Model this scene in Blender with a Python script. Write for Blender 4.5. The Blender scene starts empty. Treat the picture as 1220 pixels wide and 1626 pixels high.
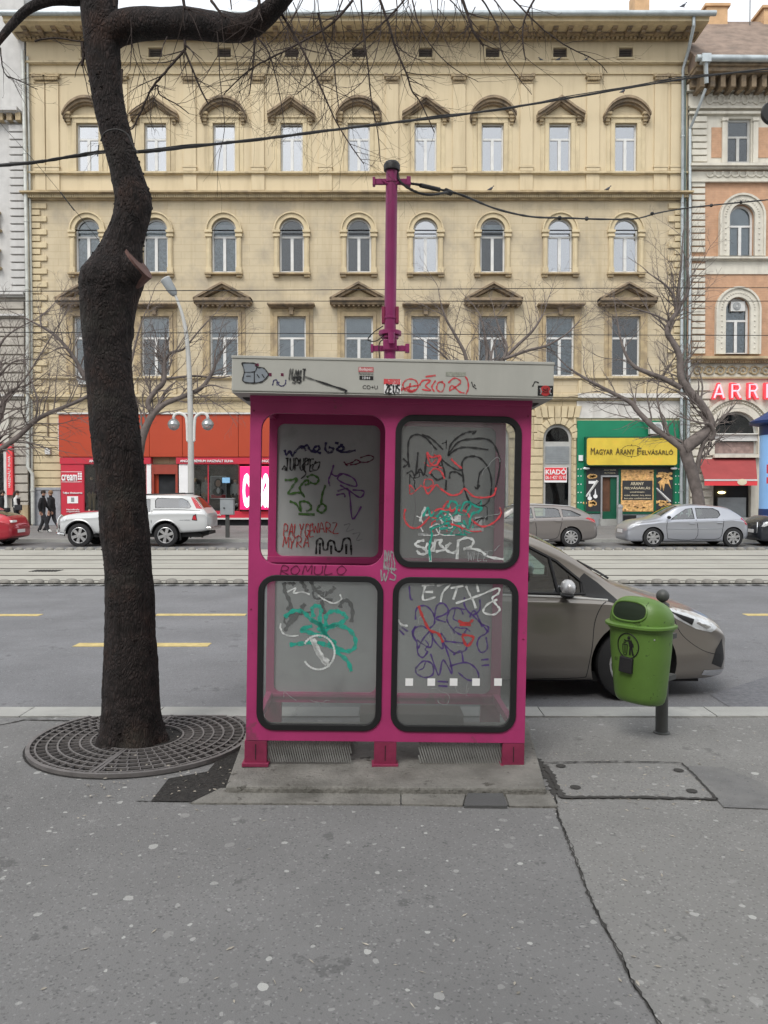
import bpy, bmesh, math, random
from mathutils import Vector, Matrix, noise
from mathutils.geometry import tessellate_polygon
from mathutils.bvhtree import BVHTree
R=math.radians
random.seed(7)
sc=bpy.context.scene
col=sc.collection
# ---------------- camera ----------------
FP=1230.0; PITCH=math.atan(28/FP); CH=1.6
cam=bpy.data.cameras.new('camera'); co=bpy.data.objects.new('camera',cam); col.objects.link(co)
cam.sensor_fit='HORIZONTAL'; cam.sensor_width=36; cam.lens=36*FP/1220; cam.clip_start=.05; cam.clip_end=500
co.location=(0,0,CH); co.rotation_euler=(math.pi/2-PITCH,0,0)
sc.camera=co
# ---------------- light ----------------
SUN_EL,SUN_AZ=R(50),R(205)      # azimuth clockwise from +Y; high, behind the camera
w=bpy.data.worlds.new('World'); sc.world=w; w.use_nodes=True
nt=w.node_tree; bg=nt.nodes['Background']
sky=nt.nodes.new('ShaderNodeTexSky'); sky.sky_type='NISHITA'; sky.sun_disc=False
sky.sun_elevation=SUN_EL; sky.sun_rotation=SUN_AZ; sky.dust_density=6; sky.air_density=1.2; sky.ozone_density=1
hs=nt.nodes.new('ShaderNodeHueSaturation'); hs.inputs['Saturation'].default_value=.16; hs.inputs['Value'].default_value=1.0
nt.links.new(sky.outputs[0],hs.inputs['Color']); cn_=nt.nodes.new('ShaderNodeTexNoise'); cn_.inputs['Scale'].default_value=2.2; cn_.inputs['Detail'].default_value=6
cr_=nt.nodes.new('ShaderNodeMapRange'); nt.links.new(cn_.outputs['Fac'],cr_.inputs[0]); cr_.inputs[1].default_value=.3; cr_.inputs[2].default_value=.6; cr_.inputs[3].default_value=.55; cr_.inputs[4].default_value=.85
tcw=nt.nodes.new('ShaderNodeTexCoord'); nt.links.new(tcw.outputs['Generated'],cn_.inputs['Vector'])
mxw=nt.nodes.new('ShaderNodeMix'); mxw.data_type='RGBA'; nt.links.new(cr_.outputs[0],mxw.inputs[0]); nt.links.new(hs.outputs[0],mxw.inputs[6]); mxw.inputs[7].default_value=(5.0,5.2,5.5,1)   # bright overcast layer
nt.links.new(mxw.outputs[2],bg.inputs[0]); bg.inputs[1].default_value=.15
sl=bpy.data.lights.new('sun','SUN'); sl.energy=.95; sl.angle=R(22); sl.color=(1,.96,.9)
so=bpy.data.objects.new('sun',sl); col.objects.link(so)
sd=Vector((math.sin(SUN_AZ)*math.cos(SUN_EL),math.cos(SUN_AZ)*math.cos(SUN_EL),math.sin(SUN_EL)))
so.rotation_euler=sd.to_track_quat('Z','Y').to_euler(); so.location=(0,-5,40)
sc.view_settings.view_transform='Standard'; sc.view_settings.look='None'; sc.view_settings.gamma=1
sc.view_settings.exposure=0.74
sc.render.engine='CYCLES'; sc.cycles.use_denoising=True; sc.cycles.max_bounces=8; sc.cycles.transparent_max_bounces=16
sc.cycles.caustics_reflective=False; sc.cycles.caustics_refractive=False
# ---------------- helpers ----------------
def U(px,py,Y):
    dx=(px-610)/FP; dy=-(py-813)/FP
    c,s=math.cos(PITCH),math.sin(PITCH)
    ry=c+dy*s; rz=-s+dy*c; t=Y/ry
    return Vector((dx*t,Y,CH+rz*t))
def G(px,py,z=0):
    dx=(px-610)/FP; dy=-(py-813)/FP
    c,s=math.cos(PITCH),math.sin(PITCH)
    ry=c+dy*s; rz=-s+dy*c; t=(z-CH)/rz
    return Vector((dx*t,ry*t,z))
def tag(o,label=None,cat=None,group=None,kind=None):
    if label: o['label']=label
    if cat: o['category']=cat
    if group: o['group']=group
    if kind: o['kind']=kind
    return o
def thing(name,label,cat,loc=(0,0,0),rot=(0,0,0),group=None):
    o=bpy.data.objects.new(name,None); col.objects.link(o); o.empty_display_size=.2
    o.location=loc; o.rotation_euler=rot
    return tag(o,label,cat,group)
def origin(p):
    v=Vector((0,0,0))
    while p is not None: v+=p.location; p=p.parent
    return v
def obj(name,me,parent=None):
    o=bpy.data.objects.new(name,me); col.objects.link(o)
    if parent: o.parent=parent
    return o
def catmull(P,n=6):
    if len(P)<3: return [tuple(p) for p in P]
    out=[]; k=len(P[0])
    Q=[P[0]]+list(P)+[P[-1]]
    for i in range(1,len(Q)-2):
        for j in range(n):
            t=j/n
            out.append(tuple(.5*((2*Q[i][a])+(-Q[i-1][a]+Q[i+1][a])*t+(2*Q[i-1][a]-5*Q[i][a]+4*Q[i+1][a]-Q[i+2][a])*t*t+(-Q[i-1][a]+3*Q[i][a]-3*Q[i+1][a]+Q[i+2][a])*t**3) for a in range(k)))
    out.append(tuple(P[-1])); return out
class MB:
    def __init__(s): s.v=[]; s.f=[]; s.m=[]; s.cur=0
    def mat(s,i): s.cur=i; return s
    def add(s,vs,fs):
        b=len(s.v); s.v+= [tuple(v) for v in vs]
        for f in fs: s.f.append(tuple(b+i for i in f)); s.m.append(s.cur)
        return s
    def box(s,x0,x1,y0,y1,z0,z1):
        return s.add([(x0,y0,z0),(x1,y0,z0),(x1,y1,z0),(x0,y1,z0),(x0,y0,z1),(x1,y0,z1),(x1,y1,z1),(x0,y1,z1)],
            [(0,3,2,1),(4,5,6,7),(0,1,5,4),(1,2,6,5),(2,3,7,6),(3,0,4,7)])
    def tube(s,P,r,n=8,cap=True):
        P=[Vector(p) for p in P]
        if not hasattr(r,'__len__'): r=[r]*len(P)
        vs=[];fs=[]; ref=None
        for i,p in enumerate(P):
            d=(P[min(i+1,len(P)-1)]-P[max(i-1,0)])
            if d.length<1e-9: d=Vector((0,0,1))
            d.normalize()
            if ref is None:
                ref=d.orthogonal().normalized()
            ref=(ref-d*ref.dot(d))
            if ref.length<1e-6: ref=d.orthogonal()
            ref.normalize(); b=d.cross(ref)
            for k in range(n):
                a=2*math.pi*k/n; vs.append(p+ref*(math.cos(a)*r[i])+b*(math.sin(a)*r[i]))
        for i in range(len(P)-1):
            for k in range(n): fs.append((i*n+k,i*n+(k+1)%n,(i+1)*n+(k+1)%n,(i+1)*n+k))
        if cap: fs.append(tuple(range(n-1,-1,-1))); fs.append(tuple((len(P)-1)*n+k for k in range(n)))
        return s.add(vs,fs)
    def lathe(s,prof,c=(0,0,0),axis='z',n=24,ends=True):
        vs=[];fs=[]; c=Vector(c)
        for (r,h) in prof:
            for k in range(n):
                a=2*math.pi*k/n; x,y=r*math.cos(a),r*math.sin(a)
                p=(x,y,h) if axis=='z' else ((x,h,y) if axis=='y' else (h,x,y))
                vs.append(c+Vector(p))
        for i in range(len(prof)-1):
            for k in range(n): fs.append((i*n+k,i*n+(k+1)%n,(i+1)*n+(k+1)%n,(i+1)*n+k))
        if ends: fs.append(tuple(range(n-1,-1,-1))); fs.append(tuple((len(prof)-1)*n+k for k in range(n)))
        return s.add(vs,fs)
    def prism(s,poly,y0,y1,T=None):          # poly in (x,z), extruded along y
        n=len(poly); T=T or (lambda x,y,z:(x,y,z))
        vs=[T(x,y0,z) for x,z in poly]+[T(x,y1,z) for x,z in poly]
        fs=[(i,(i+1)%n,n+(i+1)%n,n+i) for i in range(n)]
        tr=tessellate_polygon([[Vector((x,z,0)) for x,z in poly]])
        fs+=[tuple(t) for t in tr]+[tuple(n+i for i in reversed(t)) for t in tr]
        return s.add(vs,fs)
    def plate(s,outer,holes,y0,y1,T=None,back=True,sides=True):   # plate in x,z with holes, thickness y0..y1
        T=T or (lambda x,y,z:(x,y,z))
        loops=[outer]+holes; flat=[p for l in loops for p in l]; N=len(flat)
        tr=tessellate_polygon([[Vector((x,z,0)) for x,z in l] for l in loops])
        vs=[T(x,y0,z) for x,z in flat]; fs=[tuple(t) for t in tr]
        vs+=[T(x,y1,z) for x,z in flat]
        if back: fs+=[tuple(N+i for i in reversed(t)) for t in tr]
        b=0
        for li,l in enumerate(loops):
            n=len(l)
            if li>0 or sides:
                for i in range(n): fs.append((b+i,b+(i+1)%n,N+b+(i+1)%n,N+b+i))
            b+=n
        return s.add(vs,fs)
    def quad(s,a,b,c,d): return s.add([a,b,c,d],[(0,1,2,3)])
    def sphere(s,c,r,n=12,sx=1,sy=1,sz=1):
        vs=[];fs=[];h=n//2
        for i in range(h+1):
            t=math.pi*i/h
            for k in range(n):
                a=2*math.pi*k/n; vs.append((c[0]+r*sx*math.sin(t)*math.cos(a),c[1]+r*sy*math.sin(t)*math.sin(a),c[2]+r*sz*math.cos(t)))
        for i in range(h):
            for k in range(n): fs.append((i*n+k,i*n+(k+1)%n,(i+1)*n+(k+1)%n,(i+1)*n+k))
        return s.add(vs,fs)
    def mesh(s,name,mats,smooth=False,off=None):
        me=bpy.data.meshes.new(name)
        vs=s.v if off is None else [(v[0]-off[0],v[1]-off[1],v[2]-off[2]) for v in s.v]
        me.from_pydata(vs,[],s.f)
        for m in (mats if isinstance(mats,(list,tuple)) else [mats]): me.materials.append(m)
        if any(s.m): me.polygons.foreach_set('material_index',s.m)
        me.validate()
        bm=bmesh.new(); bm.from_mesh(me); bmesh.ops.remove_doubles(bm,verts=bm.verts,dist=1e-5)
        bmesh.ops.recalc_face_normals(bm,faces=bm.faces)
        if smooth:
            for f in bm.faces: f.smooth=True
            for e in bm.edges:
                if len(e.link_faces)==2 and e.calc_face_angle(0)>R(38 if smooth is True else smooth): e.smooth=False
        bm.to_mesh(me); bm.free()
        return me
    def build(s,name,mats,parent=None,smooth=False,world=False,bevel=0):
        o=obj(name,s.mesh(name,mats,smooth,origin(parent) if (world and parent) else None),parent)
        if bevel:
            b=o.modifiers.new('bevel','BEVEL'); b.width=bevel; b.segments=2; b.limit_method='ANGLE'; b.angle_limit=R(50)
        return o
def rrect(x0,x1,z0,z1,r,n=6):
    out=[]
    for cx,cz,a0 in ((x1-r,z1-r,0),(x0+r,z1-r,90),(x0+r,z0+r,180),(x1-r,z0+r,270)):
        for k in range(n+1):
            a=R(a0+90*k/n); out.append((cx+r*math.cos(a),cz+r*math.sin(a)))
    return out
def archp(x0,x1,z0,zs,n=12,flat=1.0):          # arched opening: bottom z0, spring zs
    c=(x0+x1)/2; r=(x1-x0)/2
    return [(x0,z0),(x1,z0)]+[(c+r*math.cos(math.pi*k/n),zs+flat*r*math.sin(math.pi*k/n)) for k in range(n+1)]
def ribbon(mb,pts,w,T,taper=True,sm=5):            # flat stroke; pts in plane coords, T(a,b)->3D
    P=catmull([tuple(p) for p in pts],sm) if len(pts)>2 else [tuple(p) for p in pts]
    P=[Vector(p) for p in P]; L=[];Rr=[]
    for i,p in enumerate(P):
        d=P[min(i+1,len(P)-1)]-P[max(i-1,0)]
        if d.length<1e-9: d=Vector((1,0))
        d.normalize(); n=Vector((-d.y,d.x)); ww=w/2*(1 if not taper else (.75+.25*math.sin(i*1.7)))
        L.append(T(*(p+n*ww))); Rr.append(T(*(p-n*ww)))
    k=len(P); mb.add(L+Rr,[(i,i+1,k+i+1,k+i) for i in range(k-1)])
# ---------------- materials ----------------
MATS={}
def mat(name,c,rough=.75,metal=0,var=.12,vs=2.5,bump=0.0,bs=60,spec=.4,streak=0,sc_col=None,brick=None,coat=0,emit=0,dirt=None,dirt_s=1.2,dirt_t=.55,coords='Object',blotch=0,specks=None,bands=0):
    m=bpy.data.materials.new(name); m.use_nodes=True; nt=m.node_tree; N=nt.nodes; L=nt.links
    b=N['Principled BSDF']; b.inputs['Roughness'].default_value=rough; b.inputs['Metallic'].default_value=metal
    b.inputs['Specular IOR Level'].default_value=spec; b.inputs['Coat Weight'].default_value=coat; b.inputs['Coat Roughness'].default_value=.08
    tc=N.new('ShaderNodeTexCoord'); V=tc.outputs[coords]
    def nz(scale,detail=4,vec=None,rgh=.55):
        n=N.new('ShaderNodeTexNoise'); n.inputs['Scale'].default_value=scale; n.inputs['Detail'].default_value=detail; n.inputs['Roughness'].default_value=rgh
        L.new(vec or V,n.inputs['Vector']); return n.outputs['Fac']
    def ramp(f,a,bb):
        r=N.new('ShaderNodeMapRange'); r.inputs['From Min'].default_value=a; r.inputs['From Max'].default_value=bb; L.new(f,r.inputs['Value']); return r.outputs[0]
    def mix(f,A,B):
        x=N.new('ShaderNodeMix'); x.data_type='RGBA'
        if hasattr(f,'links'): L.new(f,x.inputs[0])
        else: x.inputs[0].default_value=f
        for s,i in ((A,6),(B,7)):
            if hasattr(s,'links'): L.new(s,x.inputs[i])
            else: x.inputs[i].default_value=(*s,1) if len(s)==3 else s
        return x.outputs[2]
    def mul(f,k):
        x=N.new('ShaderNodeMath'); x.operation='MULTIPLY'; L.new(f,x.inputs[0])
        if hasattr(k,'links'): L.new(k,x.inputs[1])
        else: x.inputs[1].default_value=k
        return x.outputs[0]
    c=tuple(c); lo=tuple(v*(1-var) for v in c); hi=tuple(min(1,v*(1+var)) for v in c)
    C=mix(ramp(nz(vs,5),.3,.7),lo,hi) if var else None
    if C is None:
        rg=N.new('ShaderNodeRGB'); rg.outputs[0].default_value=(*c,1); C=rg.outputs[0]
    hgt=None
    if brick:
        bw,bh,mc,amt=brick
        sx=N.new('ShaderNodeSeparateXYZ'); L.new(V,sx.inputs[0]); cx=N.new('ShaderNodeCombineXYZ'); L.new(sx.outputs[0],cx.inputs[0]); L.new(sx.outputs[2],cx.inputs[1])
        bt=N.new('ShaderNodeTexBrick'); L.new(cx.outputs[0],bt.inputs['Vector']); bt.inputs['Scale'].default_value=1
        bt.inputs['Brick Width'].default_value=bw; bt.inputs['Row Height'].default_value=bh; bt.inputs['Mortar Size'].default_value=.012; bt.inputs['Mortar Smooth'].default_value=.3
        C=mix(mul(bt.outputs['Fac'],amt),C,mc)
        hgt=mul(bt.outputs['Fac'],-1)
    if streak:
        mp=N.new('ShaderNodeMapping'); mp.inputs['Scale'].default_value=(2.2,2.2,.18); L.new(V,mp.inputs[0])
        C=mix(mul(ramp(nz(1.0,6,mp.outputs[0],.65),.5,.75),streak),C,sc_col or tuple(v*.45 for v in c))
    if dirt:
        C=mix(mul(ramp(nz(dirt_s,6,None,.6),dirt_t,dirt_t+.2),.75),C,dirt)
    if blotch:
        C=mix(mul(ramp(nz(.35,5),.4,.7),blotch),C,tuple(v*.6 for v in c))
    if bands:
        mp=N.new('ShaderNodeMapping'); mp.inputs['Scale'].default_value=(.12,1.6,1); L.new(V,mp.inputs[0])
        C=mix(mul(ramp(nz(1.0,4,mp.outputs[0],.6),.42,.68),bands),C,tuple(v*.6 for v in c))
    if specks:
        for cc,s_,th in specks: C=mix(mul(ramp(nz(s_,5,None,.7),th,th+.03),.85),C,cc)
    L.new(C,b.inputs['Base Color'])
    if emit: L.new(C,b.inputs['Emission Color']); b.inputs['Emission Strength'].default_value=emit
    if bump or hgt:
        bp=N.new('ShaderNodeBump'); bp.inputs['Strength'].default_value=max(bump,.3 if hgt else 0); bp.inputs['Distance'].default_value=.02
        h=nz(bs,4)
        if hgt:
            a=N.new('ShaderNodeMath'); a.operation='MULTIPLY_ADD'; L.new(h,a.inputs[0]); a.inputs[1].default_value=.3; L.new(hgt,a.inputs[2]); h=a.outputs[0]
        L.new(h,bp.inputs['Height']); L.new(bp.outputs[0],b.inputs['Normal'])
    if var:
        rr=N.new('ShaderNodeMapRange'); L.new(nz(vs*3,3),rr.inputs['Value']); rr.inputs['To Min'].default_value=max(.02,rough-.1); rr.inputs['To Max'].default_value=min(1,rough+.1); L.new(rr.outputs[0],b.inputs['Roughness'])
    MATS[name]=m; return m
def glassmat(name,tint=(.8,.85,.85),refl=.06,dirt=0.0,rough=.02,dcol=(.5,.5,.5)):
    m=bpy.data.materials.new(name); m.use_nodes=True; nt=m.node_tree; N=nt.nodes; L=nt.links; N.remove(N['Principled BSDF'])
    out=N['Material Output']; tr=N.new('ShaderNodeBsdfTransparent'); tr.inputs[0].default_value=(*tint,1)
    gl=N.new('ShaderNodeBsdfGlossy'); gl.inputs['Roughness'].default_value=rough; gl.inputs[0].default_value=(1,1,1,1)
    lw=N.new('ShaderNodeFresnel'); lw.inputs[0].default_value=1.5
    ad=N.new('ShaderNodeMath'); ad.operation='ADD'; ad.use_clamp=True; L.new(lw.outputs[0],ad.inputs[0]); ad.inputs[1].default_value=refl
    mx=N.new('ShaderNodeMixShader'); L.new(ad.outputs[0],mx.inputs[0]); L.new(tr.outputs[0],mx.inputs[1]); L.new(gl.outputs[0],mx.inputs[2])
    res=mx.outputs[0]
    if dirt:  # diffuse film; on the booth panes it also stands for reflection haze
        df=N.new('ShaderNodeBsdfDiffuse'); df.inputs[0].default_value=(*dcol,1)
        tc=N.new('ShaderNodeTexCoord'); n=N.new('ShaderNodeTexNoise'); n.inputs['Scale'].default_value=3; n.inputs['Detail'].default_value=6; L.new(tc.outputs['Object'],n.inputs[0])
        k=N.new('ShaderNodeMapRange'); L.new(n.outputs['Fac'],k.inputs[0]); k.inputs[3].default_value=dirt*.4; k.inputs[4].default_value=dirt*1.6
        m2=N.new('ShaderNodeMixShader'); L.new(k.outputs[0],m2.inputs[0]); L.new(res,m2.inputs[1]); L.new(df.outputs[0],m2.inputs[2]); res=m2.outputs[0]
    L.new(res,out.inputs[0]); MATS[name]=m; return m
def text(body,x0,x1,z0,z1,T,name,mtl,parent,depth=.004,fit=True,world=False,bold=0.0):
    c=bpy.data.curves.new('t','FONT'); c.body=body; c.extrude=depth; c.offset=bold; c.resolution_u=3
    o=bpy.data.objects.new('t',c); col.objects.link(o)
    dg=bpy.context.evaluated_depsgraph_get(); me=bpy.data.meshes.new_from_object(o.evaluated_get(dg))
    bpy.data.objects.remove(o); bpy.data.curves.remove(c)
    xs=[v.co.x for v in me.vertices]; ys=[v.co.y for v in me.vertices]
    if not xs: return None
    ax,bx,ay,by=min(xs),max(xs),min(ys),max(ys)
    off=origin(parent) if (world and parent) else Vector((0,0,0))
    for v in me.vertices:
        x=x0+(v.co.x-ax)/(bx-ax)*(x1-x0); z=z0+(v.co.y-ay)/(by-ay)*(z1-z0)
        v.co=Vector(T(x,-v.co.z,z))-off
    me.materials.clear(); me.materials.append(mtl)
    return obj(name,me,parent)
# ---------------- material library ----------------
def pavement(name,c,gum=1.0,scale=1.0,spots=(.40,.40,.38)):
    m=mat(name,c,rough=.82,var=.10,vs=1.3,bump=.35,bs=140,dirt=tuple(v*.72 for v in c),dirt_s=.6,dirt_t=.5,bands=.25 if 'road' in name else 0,blotch=.25,specks=[(tuple(v*.62 for v in c),2.6,.62),(tuple(v*.5 for v in c),9,.65),(tuple(v*.6 for v in c),38,.63),(tuple(min(1,v*1.5) for v in c),60,.66)])
    nt=m.node_tree;N=nt.nodes;L=nt.links;b=N['Principled BSDF']
    src=b.inputs['Base Color'].links[0].from_socket; tc=N.new('ShaderNodeTexCoord')
    # aggregate pits
    v0=N.new('ShaderNodeTexVoronoi'); v0.voronoi_dimensions='2D'; v0.inputs['Scale'].default_value=130; L.new(tc.outputs['Object'],v0.inputs['Vector'])
    sep=N.new('ShaderNodeSeparateColor'); L.new(v0.outputs['Color'],sep.inputs[0])
    for sock,lo,hi,colr,fac in ((sep.outputs[0],.90,.94,tuple(x*.4 for x in c),.5),(sep.outputs[1],.93,.96,tuple(min(1,x*1.7) for x in c),.4)):
        r=N.new('ShaderNodeMapRange'); r.inputs[1].default_value=lo; r.inputs[2].default_value=hi; r.inputs[4].default_value=fac; L.new(sock,r.inputs[0])
        x=N.new('ShaderNodeMix'); x.data_type='RGBA'; L.new(r.outputs[0],x.inputs[0]); L.new(src,x.inputs[6]); x.inputs[7].default_value=(*colr,1); src=x.outputs[2]
    for s,thr,gate,k in ((3.1,.075,.5,gum),(4.7,.08,.6,gum*.9),(9,.10,.6,gum*.7),(1.1,.030,.6,gum)):
        ns=N.new('ShaderNodeTexNoise'); ns.inputs['Scale'].default_value=22; L.new(tc.outputs['Object'],ns.inputs[0])
        mxv=N.new('ShaderNodeVectorMath'); mxv.operation='MULTIPLY_ADD'; L.new(ns.outputs['Color'],mxv.inputs[0]); mxv.inputs[1].default_value=(.03,.03,0); L.new(tc.outputs['Object'],mxv.inputs[2])
        v=N.new('ShaderNodeTexVoronoi'); v.voronoi_dimensions='2D'; v.inputs['Scale'].default_value=s; L.new(mxv.outputs[0],v.inputs['Vector'])
        sp=N.new('ShaderNodeSeparateColor'); L.new(v.outputs['Color'],sp.inputs[0])
        # radius varies per cell
        rad=N.new('ShaderNodeMapRange'); L.new(sp.outputs[1],rad.inputs[0]); rad.inputs[3].default_value=thr*.45; rad.inputs[4].default_value=thr
        lt=N.new('ShaderNodeMath'); lt.operation='LESS_THAN'; L.new(v.outputs['Distance'],lt.inputs[0]); L.new(rad.outputs[0],lt.inputs[1])
        gt=N.new('ShaderNodeMath'); gt.operation='GREATER_THAN'; L.new(sp.outputs[0],gt.inputs[0]); gt.inputs[1].default_value=gate
        ml=N.new('ShaderNodeMath'); ml.operation='MULTIPLY'; L.new(lt.outputs[0],ml.inputs[0]); L.new(gt.outputs[0],ml.inputs[1])
        m3=N.new('ShaderNodeMath'); m3.operation='MULTIPLY'; L.new(ml.outputs[0],m3.inputs[0]); L.new(sp.outputs[2],m3.inputs[1])
        m4=N.new('ShaderNodeMath'); m4.operation='MULTIPLY'; L.new(m3.outputs[0],m4.inputs[0]); m4.inputs[1].default_value=min(1,1.6*k); m4.use_clamp=True
        x=N.new('ShaderNodeMix'); x.data_type='RGBA'; L.new(m4.outputs[0],x.inputs[0]); L.new(src,x.inputs[6]); x.inputs[7].default_value=(*spots,1); src=x.outputs[2]
    L.new(src,b.inputs['Base Color']); return m
M_pave=pavement('pavement_asphalt',(.178,.176,.173))
M_pave2=pavement('pavement_concrete',(.205,.202,.193),gum=.7)
M_road=pavement('road_asphalt',(.182,.184,.192),gum=.25,spots=(.3,.3,.3))
M_roadf=mat('road_asphalt_far',(.15,.15,.152),rough=.8,bump=.2,bs=40)
M_kerb=mat('kerb_stone',(.33,.33,.31),rough=.8,bump=.3,bs=60,var=.15,dirt=(.17,.17,.16),dirt_s=5)
M_slab=mat('concrete_slab',(.19,.183,.165),rough=.85,var=.25,vs=5,bump=.8,bs=45,dirt=(.10,.095,.082),dirt_s=3,dirt_t=.48,specks=[((.07,.065,.055),14,.62),((.32,.31,.29),40,.66)])
M_slabd=mat('dark_slab',(.085,.085,.085),rough=.8,bump=.3,bs=70)
M_gravel=mat('dark_gravel',(.028,.026,.024),rough=.95,bump=1,bs=55,var=.5,vs=45,dirt=(.12,.11,.09),dirt_s=70,dirt_t=.66)
M_crack=mat('crack_dirt',(.045,.043,.04),rough=1,var=.3)
M_track=mat('track_concrete',(.35,.34,.30),rough=.85,bump=.2,bs=20,var=.1,vs=.8,dirt=(.27,.255,.225),dirt_s=.9)
M_rail=mat('rail_steel',(.10,.09,.08),rough=.5,metal=.5)
M_white=mat('road_white',(.52,.52,.5),rough=.8,var=.2,vs=8)
M_yellow=mat('road_yellow',(.50,.395,.17),rough=.8,var=.2,vs=12)
M_pavef=pavement('far_pavement',(.21,.205,.20),gum=.3)
YEL=(.61,.51,.34)
M_wall=mat('ochre_plaster',YEL,rough=.9,var=.07,vs=.7,bump=.12,bs=14,streak=.45,sc_col=(.36,.28,.17),blotch=.18)
M_wallm=mat('ochre_plaster_jointed',(.55,.465,.32),rough=.9,var=.08,vs=.8,bump=.12,bs=14,streak=.5,sc_col=(.36,.27,.15),brick=(1.4,.36,(.34,.25,.14),.45),blotch=.25,dirt=(.33,.29,.23),dirt_s=.6,dirt_t=.48)
M_wallg=mat('ochre_plaster_rusticated',(.52,.435,.285),rough=.9,var=.08,vs=.8,bump=.15,bs=14,streak=.4,sc_col=(.30,.23,.13),brick=(1.5,.40,(.15,.11,.07),.85),blotch=.25)
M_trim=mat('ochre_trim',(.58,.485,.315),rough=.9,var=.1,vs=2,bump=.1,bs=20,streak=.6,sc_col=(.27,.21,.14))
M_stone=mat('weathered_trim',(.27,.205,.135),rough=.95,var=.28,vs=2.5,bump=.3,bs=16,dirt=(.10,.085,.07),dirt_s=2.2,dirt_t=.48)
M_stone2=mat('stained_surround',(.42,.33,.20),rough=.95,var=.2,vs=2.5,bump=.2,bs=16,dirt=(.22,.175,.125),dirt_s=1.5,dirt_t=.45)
M_dark=mat('dark_interior',(.02,.02,.022),rough=.9,var=0)
M_winw=mat('white_window_frame',(.62,.62,.60),rough=.55,var=.08)
M_wing=mat('grey_window_frame',(.42,.42,.40),rough=.6,var=.1)
M_glass=glassmat('window_glass',(.78,.82,.84),refl=.02,rough=.02)
M_glassl=glassmat('bright_window_glass',(.45,.5,.55),refl=.32,rough=.03)
M_cur={'white':mat('white_blind',(.56,.58,.60),rough=.9,var=.08),'grey':mat('grey_curtain',(.34,.38,.39),rough=.9,var=.35,vs=9),
 'dark':mat('dark_room',(.025,.027,.03),rough=.9,var=.3),'blue':mat('bluish_blind',(.36,.43,.52),rough=.8,var=.15)}
M_zinc=mat('zinc_gutter',(.42,.46,.47),rough=.45,metal=.5,var=.15,dirt=(.25,.27,.27),dirt_s=2)
M_roof=mat('brown_roof_tiles',(.22,.165,.13),rough=.9,var=.25,vs=2,bump=.5,bs=12,dirt=(.12,.10,.085),dirt_s=.8)
M_chim=mat('orange_chimney',(.56,.36,.20),rough=.9,var=.15)
M_cream=mat('cream_plaster',(.60,.57,.49),rough=.9,var=.08,bump=.15,bs=12,streak=.55,sc_col=(.32,.29,.25))
M_creamb=mat('cream_rustication',(.58,.55,.47),rough=.9,var=.1,bump=.2,bs=14,brick=(1.4,.42,(.10,.09,.08),.9),streak=.4,sc_col=(.3,.28,.24))
M_orange=mat('salmon_brick',(.47,.28,.175),rough=.9,var=.15,vs=3,bump=.3,bs=18,brick=(.3,.09,(.5,.36,.25),.35))
M_greyb=mat('grey_plaster',(.52,.51,.49),rough=.9,var=.08,bump=.2,bs=14,streak=.4,sc_col=(.33,.32,.3))
M_greyr=mat('grey_rustication',(.42,.39,.34),rough=.9,var=.14,bump=.2,bs=14,streak=.5,sc_col=(.24,.22,.2))
M_pink=mat('magenta_paint',(.40,.036,.15),rough=.42,var=.10,vs=5,bump=.04,bs=90,spec=.5,dirt=(.22,.04,.10),dirt_s=3,dirt_t=.6,specks=[((.05,.02,.025),26,.68),((.34,.18,.20),60,.69),((.12,.04,.035),7,.70),((.24,.05,.10),3.5,.62)])
M_pinkd=mat('magenta_scuffed',(.23,.025,.07),rough=.55,var=.2,vs=9,bump=.1,bs=60,dirt=(.16,.03,.05),dirt_s=8)
M_roofg=mat('grey_roof_box',(.43,.43,.39),rough=.55,var=.06,vs=4,spec=.4,streak=.25,sc_col=(.22,.22,.20))
M_gasket=mat('black_rubber',(.012,.012,.013),rough=.5,var=.2)
M_panel=mat('grey_panel',(.40,.42,.415),rough=.45,var=.1,vs=3,spec=.5,streak=.2,dirt=(.19,.20,.19),dirt_s=3)
M_bglass=glassmat('booth_glass',(.88,.9,.9),refl=.035,dirt=.20,rough=.05,dcol=(.42,.44,.43))  # besides dirt, the pale film paints in the reflection haze of the panes
M_ribs=mat('ribbed_steel',(.22,.22,.21),rough=.5,metal=.1,var=.3,vs=8)
M_brown=mat('brown_base',(.12,.10,.085),rough=.8,var=.3,bump=.2)
M_bark=mat('dark_bark',(.024,.019,.018),rough=.93,var=.55,vs=14,bump=1.0,bs=55,dirt=(.055,.031,.022),dirt_s=3.5,dirt_t=.52)
M_bark2=mat('grey_brown_bark',(.14,.118,.108),rough=.95,var=.3,vs=4,bump=.6,bs=20)
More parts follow.
